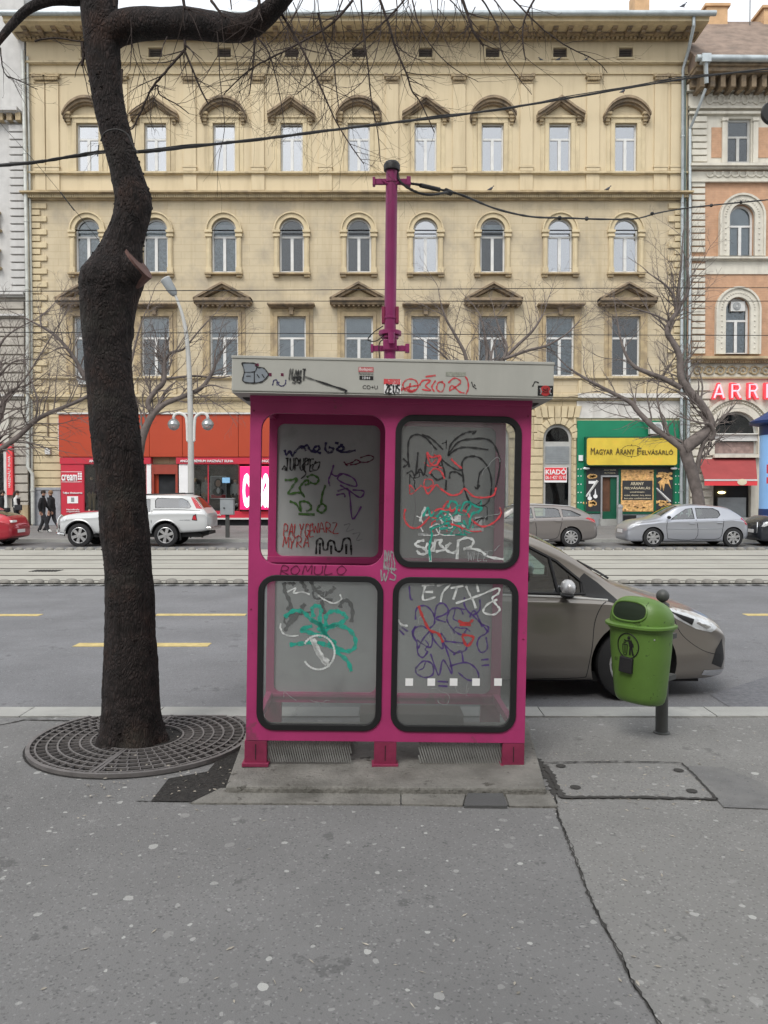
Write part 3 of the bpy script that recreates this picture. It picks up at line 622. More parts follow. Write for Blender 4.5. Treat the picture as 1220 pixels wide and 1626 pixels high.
def tagtext(s,x0,y0,x1,y1,wpx,m,parent,d,lean=0.15,name='graffiti'):   # baseline from (x0,y0 bottom) .. word box
    n=len(s); cw=(x1-x0)/n; L=[]
    for i,ch in enumerate(s):
        h=(y0-y1); jx=gr.uniform(-.06,.06)*cw; jy=gr.uniform(-.06,.06)*h
        for st in GL.get(ch,[]):
            L.append([(x0+cw*i+(u*.92+lean*v)*cw*.95+jx+gr.uniform(-.03,.03)*cw,y0-v*h+jy+gr.uniform(-.03,.03)*h) for u,v in st])
    return strokes(name,L,wpx,m,parent,d,4)
PB=[o for o in booth.children if o.name.startswith('back_panel')]
bptl=PB[0]; bpbl=PB[1]; bptr=PB[2]; bpbr=PB[3]
dB=DP-.032
# top-left, on the back panel
def curls(L,*a,**k): return strokes('graffiti',L,*a,**k)
curls([[(452,714),(455,722),(461,716),(464,724),(470,716),(480,708),(486,716)],[(478,712),(488,707),(492,714),(500,718),(508,712),(504,708),(498,714),(510,720)],[(518,702),(517,714),(524,719),(530,713),(522,710)],[(534,712),(541,716),(547,711),(540,709),(536,715),(548,718),(565,715)],[(532,703),(538,704)],[(540,706),(545,707)]],3.6,I_navy,bptl,dB)
tagtext('JUPUPE',452,747,500,728,2.2,I_black,bptl,dB); curls([[(492,728),(480,740),(486,752),(478,760)],[(500,736),(508,734),(504,746),(496,744),(502,732)],[(448,746),(452,740),(456,748)]],2.2,I_black,bptl,dB)
curls([[(546,733),(552,740),(548,736)],[(548,738),(560,734),(566,730),(575,734),(586,733),(594,727),(586,723),(572,727)],[(556,738),(566,737),(574,733)]],2.0,I_dred,bptl,dB)
curls([[(452,762),(462,762),(472,760),(466,770),(458,784),(472,782),(480,784)],[(484,770),(490,768),(488,762),(480,768),(476,776),(484,790)],[(487,758),(496,754),(506,760),(502,768),(492,766)],[(517,770),(512,785),(510,800)],[(506,804),(512,800),(518,806),(512,814),(504,810),(508,802)],[(460,796),(470,800),(478,812),(476,798),(484,796),(492,800),(494,808),(486,812)],[(474,816),(500,817)]],3.4,I_green,bptl,dB)
curls([[(530,738),(526,752),(522,762),(524,772)],[(526,752),(534,756),(544,752),(562,760),(566,772),(548,768),(536,760),(544,752)],[(540,770),(556,780),(572,790),(578,780),(560,778)],[(536,780),(552,776),(556,790),(560,824),(574,804)],[(534,786),(546,784),(548,790)]],2.6,I_violet,bptl,dB)
tagtext('PALYGE',450,852,500,832,1.6,I_red,bptl,dB); tagtext('MYRA',449,870,492,852,1.6,I_red,bptl,dB); tagtext('WARZ',497,846,540,830,1.6,I_red,bptl,dB,lean=-.1)
curls([[(502,880),(504,858),(512,857),(514,872),(520,872),(522,860),(530,860),(534,874),(542,874),(546,857),(556,857),(558,881)],[(508,880),(508,862)],[(526,880),(526,866)],[(550,880),(550,864)]],3.2,I_black,bptl,dB)
curls([[(546,834),(556,832),(550,844),(562,840)],[(560,848),(572,846),(566,858),(576,856)]],1.4,I_grey,bptl,dB)
# on the frame
tagtext('ROMULO',444,912,552,898,1.6,I_dred,fr,-.001); tagtext('R0SS'.replace('0','O'),610,905,628,875,1.6,I_grey,fr,-.001,lean=.3); tagtext('WS',604,922,632,904,1.8,I_grey,fr,-.001)
# top-right pane
P=panes['tr']; dG=.0045
curls([[(650,742),(648,720),(650,698),(660,690),(675,694),(688,708),(694,714)],[(670,690),(682,694),(694,704),(704,714)],[(712,724),(716,706),(730,692),(744,686),(756,685),(750,689)],[(712,722),(728,702),(750,697),(776,698),(790,716),(794,740),(786,780)],[(712,724),(724,714),(740,710),(776,714)],[(736,760),(734,735),(744,725),(762,727),(776,744),(781,770),(776,796),(762,804),(746,796),(738,776),(736,760)],[(770,744),(762,752),(758,775),(754,772)],[(758,777),(762,770)],[(646,752),(654,748),(660,754),(664,718)],[(662,752),(668,745),(674,754),(678,720)],[(700,728),(706,750),(706,758)],[(700,728),(712,738),(726,746),(736,746)],[(714,760),(716,750),(726,750),(734,756)],[(684,752),(694,762),(700,760),(706,758)],[(709,762),(708,778)],[(640,728),(648,736),(640,742)]],2.3,I_black,P,dG)
curls([[(678,718),(686,726),(700,724),(694,738),(684,736),(678,720)],[(682,752),(690,744),(700,748),(706,760)],[(674,772),(680,784),(692,770),(700,776),(716,786),(730,784),(738,776),(752,788),(770,790),(784,786),(788,774)],[(716,728),(724,736),(734,744)],[(644,808),(642,822),(650,836),(664,838),(676,828),(690,812),(702,808),(712,818)],[(728,810),(740,812),(750,826),(766,836),(784,830),(796,816),(794,806)],[(704,806),(712,796),(716,812),(724,806)],[(716,832),(730,836),(736,840)]],2.4,I_sred,P,dG)
curls([[(672,820),(680,806),(684,820),(690,812)],[(684,838),(686,850),(682,868),(684,890)],[(684,840),(700,834),(714,830)],[(694,822),(702,812),(712,816),(704,826),(716,824)],[(712,806),(716,796),(726,800),(724,816)],[(732,812),(738,798),(748,800),(740,818)],[(744,796),(756,804),(766,808),(752,816)],[(736,826),(744,838),(748,820),(754,812)],[(698,840),(712,838)]],2.8,I_teal,P,dG)
curls([[(667,828),(672,812),(676,806),(676,818),(688,814)],[(698,822),(704,828),(712,820),(722,826),(730,818)],[(734,832),(738,838)]],2.6,I_white,P,dG)
curls([[(674,858),(664,860),(660,866),(672,870),(678,878),(668,880),(662,874)],[(680,862),(676,872),(684,876),(688,864),(682,860)],[(692,856),(688,876)],[(690,858),(702,858),(698,864),(706,872),(692,876)],[(708,868),(716,862),(708,872),(720,878),(728,870)],[(728,858),(726,888)],[(726,860),(740,854),(752,858),(748,868),(736,872)],[(740,870),(762,874),(776,884),(800,888)],[(683,874),(684,896)]],3.2,I_white,P,dG)
tagtext('WILZ',742,890,776,876,1.2,I_grey,P,dG)
for a,b,c,d_,tint in ((754,766,820,834,I_grey),(746,768,838,844,I_grey),(722,732,818,828,I_white),(664,680,846,850,I_grey)):
    mb=MB(); q=[B(a,c+1,dG),B(b,c,dG),B(b,d_,dG),B(a,d_+1,dG)]; mb.quad(*[(x,dG-.001,z) for x,z in q]); mb.build('sticker_scrap',tint,P)
# upper-left of the top-right back panel: paste-up
curls([[(650,760),(660,800),(655,840)],[(700,846),(730,850),(750,860)]],1.6,I_grey,bptr,dB)
# bottom-left pane
P=panes['bl']; 
curls([[(451,925),(453,940),(460,955),(464,975)],[(455,965),(466,970)],[(464,975),(458,992),(452,1002)],[(478,965),(484,960),(474,975),(462,990)],[(478,922),(484,932),(488,940)],[(494,922),(500,936),(512,942),(524,940),(532,932)],[(510,945),(512,960),(516,975)],[(516,952),(528,954)],[(540,965),(544,955),(554,955),(560,970),(558,988)]],6,I_black,bpbl,dB)
curls([[(452,980),(466,970),(482,972),(494,984),(508,992),(514,1004)],[(498,980),(496,966),(504,962),(510,968),(508,984),(514,1000)],[(518,996),(518,978),(530,970),(544,974),(550,982),(538,990),(518,996)],[(514,1004),(530,994),(552,998),(564,1014),(562,1030),(548,1034),(530,1024),(514,1004)],[(512,1010),(490,1004),(478,1000),(496,994)],[(460,1024),(480,1022),(504,1020),(526,1028)],[(522,1020),(536,1036),(552,1050),(558,1066)],[(494,984),(512,994)],[(505,996),(520,1012),(534,1022)]],5.2,I_teal,P,dG)
curls([[(446,998),(450,1006),(462,1010),(474,1009)],[(446,990),(445,998)],[(456,940),(470,934),(466,942),(480,940),(492,944)],[(505,945),(515,952),(530,958),(542,952),(540,944)]],2,I_white,P,dG)
ring=[(506+25.5*math.cos(R(a)),1036+27*math.sin(R(a))) for a in range(-150,160,12)]
curls([ring],2.6,I_white,P,dG)
curls([[(494,1014),(502,1032),(510,1046),(518,1056)],[(498,1014),(506,1030),(514,1044),(522,1054)],[(496,1018),(506,1040),(520,1055),(524,1058)]],3.6,I_white,P,dG)
for q in ([(512,1047),(518,1043),(524,1048),(520,1054)],[(497,1017),(504,1016),(504,1020),(498,1021)]):
    mb=MB(); mb.quad(*[(B(x,y,dG)[0],dG-.006,B(x,y,dG)[1]) for x,y in q]); mb.build('decal',I_white,P)
P=panes['tr']; rr_=random.Random(77)
def scrawl(x0,x1,y0,y1,n,wpx,m,par,d,amp=1.0):
    L=[]
    for i in range(n):
        x=rr_.uniform(x0,x1); y=rr_.uniform(y0,y1); a=rr_.uniform(0,6.3); pts=[]
        for k in range(rr_.randint(4,8)):
            pts.append((min(x1+4,max(x0-4,x)),min(y1+4,max(y0-4,y)))); a+=rr_.uniform(-1.5,1.5)*amp; st=rr_.uniform(5,13); x+=st*math.cos(a); y+=st*math.sin(a)
        L.append(pts)
    strokes('graffiti',L,wpx,m,par,d)
scrawl(655,705,700,780,5,1.3,I_black,P,dG); scrawl(655,700,720,780,4,1.4,I_sred,P,dG); scrawl(690,760,798,845,8,1.7,I_teal,P,dG); scrawl(690,760,800,840,4,1.7,I_sred,P,dG); scrawl(665,740,806,846,4,1.5,I_white,P,dG); scrawl(720,770,800,840,4,1.2,I_black,P,dG)
scrawl(740,790,870,890,2,1.0,I_grey,P,dG); scrawl(645,790,690,880,5,.7,I_grey,P,dG)
scrawl(455,600,930,1130,5,.6,I_grey,panes['bl'],dG); scrawl(640,790,930,1130,6,.6,I_grey,panes['br'],dG); scrawl(670,770,960,1060,4,1.4,I_purple,panes['br'],dG)
scrawl(455,560,930,990,3,3.5,I_black,bpbl,dB)
# bottom-right pane
P=panes['br']
for i,x in enumerate((650,685,720.5,756,791)):
    mb=MB(); a,c=B(x-6,1077,dG),B(x+6,1089,dG); mb.quad((a[0],dG-.003,a[1]),(c[0],dG-.003,a[1]),(c[0],dG-.003,c[1]),(a[0],dG-.003,c[1])); mb.build('square_decal',M_wht,P)
curls([[(660,984),(662,966),(676,962),(688,974),(690,990),(680,998),(670,994),(658,998),(655,1006),(660,1014)],[(690,980),(694,962),(704,958),(712,968),(706,976),(692,982),(708,988)],[(736,976),(730,966),(716,968),(710,984),(720,1000),(734,1008),(742,998)],[(738,948),(738,962),(750,976),(762,968),(762,952)],[(750,976),(764,990),(776,1004)],[(746,980),(754,970),(766,996)],[(660,994),(656,1010),(662,1020),(664,1038),(672,1044),(680,1034)],[(662,1016),(684,1028),(686,1002),(674,1012),(664,1030)],[(684,1004),(692,1020),(704,1030),(700,1006),(708,1016)],[(684,1038),(692,1062),(698,1072),(704,1048),(718,1070),(714,1046),(704,1018)],[(660,1062),(672,1050),(686,1054),(688,1070),(676,1076),(662,1070),(660,1060)],[(714,1058),(740,1052),(756,1062),(760,1078),(744,1080),(728,1068)],[(706,1018),(724,1020),(742,1022)],[(706,1024),(720,1036),(730,1036),(740,1032),(742,1022)],[(720,1040),(732,1034),(736,1052)],[(766,992),(776,996),(772,1006),(762,1012),(758,1024),(764,1036),(774,1030),(772,1012)],[(695,1082),(712,1083)],[(696,1089),(711,1090)],[(764,1048),(776,1047)],[(765,1057),(777,1056)],[(634,1000),(642,1008)],[(638,996),(648,1003)],[(650,930),(652,950),(656,952)]],2.0,I_purple,P,dG)
curls([[(665,962),(670,976),(682,1000),(696,1006),(704,1020)],[(728,986),(742,990),(752,984)],[(734,1008),(752,1012),(742,1026),(734,1010)],[(730,992),(748,992)]],3.2,I_red,P,dG)
curls([[(670,930),(690,928)],[(672,940),(688,940)],[(676,928),(672,952),(692,948)],[(694,930),(716,926),(704,940),(700,956)],[(716,934),(736,930)],[(726,934),(720,952)],[(740,930),(746,944),(752,954)],[(757,926),(760,940)],[(724,958),(760,946),(790,934),(792,942),(782,950),(790,962),(794,968),(784,976),(768,972),(774,960),(790,952)],[(752,954),(756,966)],[(632,984),(638,992),(648,994)]],2.6,I_white,P,dG)
# roof-box marks
dR=RD-.0012
tagtext('NANT',460,604,486,586,2.0,I_black,rf,dR); tagtext('33',464,608,482,598,2.0,I_black,rf,dR); curls([[(484,598),(520,610),(551,620)],[(551,619),(548,624)]],2.2,I_black,rf,dR)
curls([[(433,612),(435,604),(440,604),(440,612)],[(443,606),(443,611),(448,613),(453,610),(454,603)]],1.5,I_navy,rf,dR)
curls([[(644,621),(640,610),(648,602),(660,604),(664,614),(656,622),(646,620)],[(636,620),(650,614),(664,612)],[(652,608),(650,622),(660,618)],[(666,612),(672,604),(684,604),(676,612),(684,620),(670,618)],[(692,604),(686,614),(690,622)],[(704,606),(696,608),(694,618),(702,622),(706,610),(698,606)],[(712,608),(722,600),(732,606),(724,614),(714,620),(718,612),(730,622),(738,624)],[(733,592),(742,602),(744,616),(740,626)],[(676,598),(692,596)],[(628,624),(640,616),(656,622)]],2.0,I_sred,rf,dR)
curls([[(749,606),(752,614),(757,617)],[(753,610),(755,613)],[(846,614),(850,606),(856,608)]],1.3,I_black,rf,dR)
def sticker(x0,x1,y0,y1,m,parent=rf,d=dR,name='sticker',lift=0):
    a=B(x0,y1,d);b=B(x1,y0,d); return MB().box(a[0],b[0],d-.0006-lift,d,a[1],b[1]).build(name,m,parent)
S_grey=mat('silver_grey_sticker',(.24,.27,.30),rough=.5,var=.1,vs=15)
# silver sticker with a cut outline
pts=[(384,576),(405,577),(408,583),(418,584),(424,590),(426,596),(416,606),(400,608),(386,605),(388,590)]
mb=MB(); mb.prism([B(x,y,dR) for x,y in pts],dR-.0008,dR); mb.build('sticker',S_grey,rf)
curls([pts+[pts[0]]],1.6,I_black,rf,dR-.001); curls([[(388,591),(404,590),(408,583)],[(404,590),(404,607)],[(408,594),(412,600)],[(416,594),(420,600)],[(391,597),(398,597)]],1.1,I_black,rf,dR-.001)
sticker(405,411,577,581.5,I_dred,lift=.001); sticker(427,431.5,592,597,I_dred); sticker(446,450.5,592.5,597,I_dred)
sticker(569.5,593.5,583,590.5,mat('red_label',(.45,.12,.12),rough=.6)); 
def rtext(s,x0,x1,y0,y1,m): a=B(x0,y1,dR);b=B(x1,y0,dR); text(s,a[0],b[0],a[1],b[1],lambda x,y,z:(x,dR-.0008+y*.05,z),'lettering',m,rf)
rtext('Budapest',571,592,584,589.5,M_wht); rtext('Ferencváros',570,593,591.5,595,I_black)
sticker(571,593,597,603,I_black); rtext('1044',576,588,598,602,M_wht)
rtext('CO+U',576,600,612,617.5,I_black)
sticker(610,637,603,625,M_wht); sticker(609.5,636,602,610,I_sred,lift=.0006); tagtext('ZEUS',612,624,636,611,2.0,I_black,rf,dR-.0012)
sticker(854,879,612.5,628,I_black); mb=MB(); c=B(866.5,620.5,dR); mb.lathe([(.030,0),(.028,-.001)],(c[0],dR-.0008,c[1]),'y',14); mb.build('sticker',I_red,rf)
curls([[(858,616),(860,622),(858,626)],[(876,616),(873,622),(876,626)]],1.6,I_grey,rf,dR-.001)
curls([[(862,621),(866,623),(871,621)],[(863,617),(866,619),(870,617)]],1.3,I_black,rf,dR-.003)
sticker(708,740,591,597,mat('scrubbed_patch',(.30,.31,.26),rough=.7,var=.3,vs=60))
# ---------------- magenta pole with bracket arms ----------------
PY=5.62
base=G(611.5,0,0) if False else Vector(((613-610)*PY/FP,PY,0)); top=U(622.5,262,PY)
pole=thing('overhead_line_pole','tall magenta pole with black cap and bracket arms rising behind the phone booth','pole',base)
PR=9.2*PY/FP; a=Vector((0,0,0)); b=top-base
def on(py): 
    t=0.; 
    for k in range(400):
        t=k/399; q=base.lerp(top,t)
        if U(610,py,PY).z<=q.z: break
    return b*t
P=M_pole=mat('dark_magenta_paint',(.24,.022,.11),rough=.45,var=.12,vs=4,bump=.05,bs=60)
MB().tube([a,b],PR,16).build('post',P,pole,smooth=True)
def ringat(py,r,h,nm,m): q=on(py); d=b.normalized(); return MB().tube([q-d*h/2,q+d*h/2],r,18).build(nm,m,pole,smooth=True,bevel=.002)
ringat(289,PR*1.12,.02,'collar',P); ringat(507,PR*1.12,.016,'collar',P); ringat(531,PR*1.95,.03,'flange',P); ringat(537,PR*1.5,.02,'flange',P)
q=on(262); dz=b.normalized(); c=MB(); c.tube([q-dz*.045,q-dz*.04,q,q+dz*.02,q+dz*.03],[PR*1.05,PR*1.38,PR*1.42,PR*1.1,PR*.5],16); c.build('cap',M_black,pole,smooth=True)
for py,l,r in ((290,592,652),(555,589,650)):
    qz=on(py); mb=MB(); xa=(l-610)*PY/FP-base.x; xb_=(r-610)*PY/FP-base.x
    mb.box(xa,xb_,-.012,.012,qz.z-.02,qz.z+.02); mb.box(xa,xa+.02,-.025,.025,qz.z-.028,qz.z+.028); mb.box(xb_-.03,xb_,-.03,.03,qz.z-.03,qz.z+.03)
    mb.build('bracket_arm',P,pole,bevel=.003)
    mb=MB(); mb.tube([(qz.x-.09,-.0,qz.z+.02),(qz.x-.02,-.03,qz.z-.03)],.006,6); mb.tube([(qz.x+.09,0,qz.z+.02),(qz.x+.02,-.03,qz.z-.03)],.006,6); mb.build('brace',P,pole)
q=on(545); MB().box(q.x-.05,q.x+.05,-.06,-.035,q.z-.06,q.z+.02).build('lug',P,pole,bevel=.01)
MB().tube([(q.x+.01,-.075,q.z+.06),(q.x+.01,-.08,q.z-.02)],[.026,.022],10).build('pipe_stub',P,pole,smooth=True)
# black cable clamps
mb=MB(); q=on(505)
for s in (-1,1): mb.box(q.x+s*.05-.012,q.x+s*.05+.012,-.02,.03,q.z-.04,q.z+.08)
mb.build('cable_clamp',M_pinkd,pole,bevel=.004)
mb=MB(); mb.tube(catmull([(q.x-.05,-.02,q.z-.06),(q.x-.12,-.03,q.z-.11),(q.x-.16,-.02,q.z-.16),(q.x-.1,-.03,q.z-.17),(q.x-.03,-.05,q.z-.12)],6),.004,6)
mb.tube(catmull([(q.x-.04,-.05,q.z-.16),(q.x-.08,-.05,q.z-.2),(q.x-.07,-.05,q.z-.35)],6),.004,6); mb.build('loose_cable',M_cable,pole)
# ---------------- cables ----------------
def cable(label,pts,rad,group=None,name='cable',m=None,n=8,Y=None):
    P=[U(x,y,Y if Y else yy) for x,y,*yy_ in pts for yy in (yy_ or [0])]
    P=catmull([tuple(p) for p in P],n); mb=MB(); rr=random.Random(len(pts)); mb.tube([Vector(p) for p in P],[rad*rr.uniform(.85,1.2) for _ in P],6)
    return tag(mb.build(name,m or M_cable,None,smooth=True),label,'cable',group)
cable('thick black cable strung across the street from the near tree to the upper right',[(-60,268,5.2),(0,263,5.2),(60,257,5.15),(120,247,5.1),(160,241,5.05),(225,241,4.95),(300,233,5.2),(400,222,5.6),(500,210,6),(600,197,6.5),(700,186,7),(800,172,7.5),(900,156,8),(1000,139,8.5),(1100,123,9),(1220,109,9.6),(1330,98,10.2)],.0095)
cable('thin black strand twisted beside the thick street cable',[(-60,264,5.25),(0,261,5.22),(120,249,5.12),(160,243,5.0),(225,239,4.95),(300,230,5.2),(400,224,5.6),(500,208,6),(600,199,6.5),(700,183,7),(800,174,7.5),(900,153,8),(1000,137,8.5),(1100,120,9),(1220,113,9.6)],.005)
cable('sagging black cable from the magenta pole bracket toward the right building',[(650,291,5.62),(665,293,5.62),(680,297,5.7),(700,301,5.8),(715,304,5.9),(740,312,6),(790,332,6.5),(845,344,7),(900,346,7.5),(960,348,8),(1010,347,8.5),(1050,337,9),(1110,328,9.5),(1220,317,10.5),(1330,306,11)],.0085)
cable('short black cable loop hanging under the pole bracket cable',[(631,268,5.62),(634,285,5.6),(645,296,5.6),(665,306,5.6),(685,309,5.65),(705,306,5.75),(716,303,5.85)],.009)
mb=MB(); mb.tube([U(668,294,5.62),U(698,301,5.75)],.016,8); mb.tube([U(708,303,5.8),U(716,306,5.85)],.022,8)
tag(mb.build('cable_joint',M_cable,smooth=True),'black cable joint sleeve on the cable beside the magenta pole','cable joint')
for i,(x,y,Y) in enumerate(((889,346,7.4),(932,347,7.8),(1036,339,8.8),(1130,326,9.7),(1177,321,10.1))):
    o=MB().sphere((0,0,0),.022,8).build('cable_clip',M_cable); o.location=U(x,y,Y)
    tag(o,'small black clip on the sagging cable, '+('first','second','third','fourth','fifth')[i]+' from the left','cable clip','clips along the sagging cable')
for i,(y0,y1,lab) in enumerate(((463,456,'upper taut contact wire crossing the facade below the arched windows'),(470,467,'faint taut wire just above the long straight tram wire'),(478,478,'long straight dark tram wire crossing just over the triangular pediments'),(527,533,'thin tram wire crossing the tall windows above the booth roof'))):
    if i==1: continue
    cable(lab,[(-200,y0,18),(300,(y0*3+y1)/4,18),(610,(y0+y1)/2,18),(900,(y0+y1*3)/4,18),(1420,y1,18)],.0085)
cable('thin dark stay wire slanting down over the left facade',[(0,195,12),(60,262,12),(120,335,12),(160,385,12)],.004)
cable('thin tapered dark stay rod at the lower end of the slanting wire',[(96,305,11.9),(112,326,11.9),(118,334,11.9)],.010)
# ---------------- near tree ----------------
TY=4.98
tb=Vector(((207-610)*TY/FP,TY,0))
tree=thing('street_tree','dark gnarled street tree with bare twigs growing from the iron grate left of the booth','tree',tb)
edges=[(1202,148,272),(1195,150,268),(1180,154,263),(1150,160,257),(1100,164,252),(1050,166,250),(1000,168,246),(950,168,245),(900,166,241),(850,161,237),(800,157,232),(750,152,228),(700,147,224),(650,143,217),(600,138,210),(550,134,207),(500,130,213),(470,128,220),(450,127,226),(430,132,226),(412,146,226),(395,158,226),(375,168,230),(350,178,236),(330,183,240),(310,183,239),(290,179,232),(270,175,225),(250,170,218),(225,163,211),(200,157,205),(175,151,199),(150,146,195),(125,142,192),(100,138,190),(75,136,189),(50,133,188),(25,130,187),(0,128,186),(-40,122,190),(-90,116,184),(-160,110,170),(-240,118,160),(-340,130,158)]
P=[];Rr=[]
for y,a,b in edges: P.append(tuple(U((a+b)/2,y,TY)-tb)+((b-a)/2*TY/FP,))
P=catmull(P,9); vs=[];n=72
nz=lambda v: noise.noise(Vector(v))
for i,(x,y,z,r) in enumerate(P):
    for k in range(n):
        a=2*math.pi*k/n
        q=Vector((math.cos(a)*2.2,math.sin(a)*2.2,z*2.0))
        fl=1.0+.10*max(0,1-z/.18)*(math.sin(a*5+.6)+.6*math.sin(a*3+2)) if z<.18 else 1.0
        knob=noise.noise(Vector((math.cos(a)*5,math.sin(a)*5,z*7)))
        ca,sa=math.cos(a),math.sin(a)
        ridge=abs(noise.noise(Vector((ca*8,sa*8,z*5)))); fine=noise.noise(Vector((ca*22,sa*22,z*30))); lump=max(0,noise.noise(Vector((ca*6+3,sa*6,z*16)))-.25)
        rr=r*fl*(1+.04*nz(q*1.5)+.025*knob-.05*ridge+.022*fine+.09*lump)
        vs.append((x+rr*math.cos(a),y+rr*math.sin(a)*.95,z if i else -.03))
fs=[(i*n+k,i*n+(k+1)%n,(i+1)*n+(k+1)%n,(i+1)*n+k) for i in range(len(P)-1) for k in range(n)]
MB().add(vs,fs).build('trunk',M_bark,tree,smooth=80)
def limb(name,pts,parent,m,Y0,rel=None,n=12,bump=.05,sm=5):
    Q=catmull([tuple(U(x,y,Yd))+(r*Yd/FP,) for x,y,r,Yd in pts],sm); mb=MB(); o=origin(parent)
    V=[Vector(q[:3])-o for q in Q]; rad=[q[3]*(1+bump*noise.noise(Vector((i*.7,q[3]*50,0)))) for i,q in enumerate(Q)]
    mb.tube(V,rad,n); return mb.build(name,m,parent,smooth=70)
limb('branch',[(160,62,24,4.98),(190,45,24,4.98),(220,38,24,4.96),(260,37,22.5,4.9),(300,37,23,4.85),(350,43,21,4.8),(390,43,19.5,4.75),(418,27,17,4.7),(440,6,15,4.65),(470,-30,14,4.6),(520,-80,12,4.5),(600,-120,9,4.4)],tree,M_bark,TY,n=20)
limb('branch',[(150,-10,14,4.98),(125,-3,11,4.95),(80,0,8.5,4.9),(45,14,7.5,4.85),(20,38,6.5,4.8),(0,62,5.5,4.75),(-30,100,5,4.7)],tree,M_bark,TY)
# cut stub
A=U(172,462,TY)-tb; C=U(219,419,4.93)-tb
mb=MB(); ax=(C-A).normalized(); mb.tube([A,A.lerp(C,.5),C-ax*.006,C],[.12,.118,.112,.106],24); st=mb.build('branch_stub',M_bark,tree,smooth=60)
nrm=Vector((.80,-.16,.58)).normalized(); t1=nrm.cross(Vector((0,1,0))).normalized(); t2=nrm.cross(t1); cc=C+nrm*.012
rim=[cc+t1*.118*math.cos(R(a))+t2*.10*math.sin(R(a)) for a in range(0,360,15)]
mb=MB(); k=len(rim); mb.add([tuple(p) for p in rim]+[tuple(p-nrm*.05+ (A-C)*.25) for p in rim],[tuple(range(k))]+[(i,(i+1)%k,k+(i+1)%k,k+i) for i in range(k)]); mb.build('sawn_face',M_cutw,st)
# bark knots along the trunk edge
rnd=random.Random(4); mb=MB()
for i in range(420):
    j=rnd.randrange(18,300); x,y,z,r=P[j]
    a=rnd.uniform(math.pi*.85,math.pi*2.15); 
    mb.sphere((x+r*.97*math.cos(a),y+r*.92*math.sin(a),z+rnd.uniform(-.01,.01)),rnd.uniform(.004,.011),6,1,1,rnd.uniform(.5,1.2))
mb.build('bark_knots',M_bark,[c for c in tree.children if c.name.startswith('trunk')][0])['kind']='stuff'
# twigs
tw=MB(); rnd=random.Random(12)
def grow(p,d,L,r,depth,mb,rnd,droop=.25,spread=.6,seg=.06,minr=.0007):
    q=Vector(p); pts=[q.copy()]; rs=[r]; n=max(3,int(L/seg)); d=Vector(d).normalized(); kids=[]
    for i in range(n):
        d=(d+Vector((rnd.gauss(0,.10),rnd.gauss(0,.08),rnd.gauss(0,.08)-droop*.05))).normalized()
        q=q+d*seg*(L/(n*seg)); pts.append(q.copy()); rs.append(max(minr,r*(1-.75*(i+1)/n)))
        if depth>0 and i>0 and rnd.random()<.5:
            s=rnd.choice((-1,1)); side=Vector((d.z*s,rnd.gauss(0,.3),-d.x*s)); kids.append((q.copy(),(d+side*spread*rnd.uniform(.6,1.5)).normalized(),L*rnd.uniform(.25,.55)*(1-.4*i/n),rs[-1]*.7))
    mb.tube(pts,rs,4,cap=False)
    for k in kids: grow(*k,depth-1,mb,rnd,droop,spread,seg*.8,minr)
def traced(pts,r0,r1,Y,kids=2,mb=tw,rel=tb):
    Q=[Vector(U(x,y,Y))-rel for x,y in pts]; S=[Vector(c) for c in catmull([tuple(q) for q in Q],5)]
    for v in S: v.y+=rnd.uniform(-.004,.004)
    n=len(S); rad=[(r0+(r1-r0)*i/(n-1))*Y/FP for i in range(n)]
    mb.tube(S,rad,5,cap=False)
    for i in range(3,n):
        if rnd.random()<.32*kids:
            d=(S[i]-S[i-1]).normalized(); s=rnd.choice((-1,1)); side=Vector((d.z*s,rnd.gauss(0,.3),-d.x*s))
            grow(S[i],(d+side*rnd.uniform(.4,1.1)),rnd.uniform(.10,.35),max(.0011,rad[i]*.5),2,mb,rnd,.3)
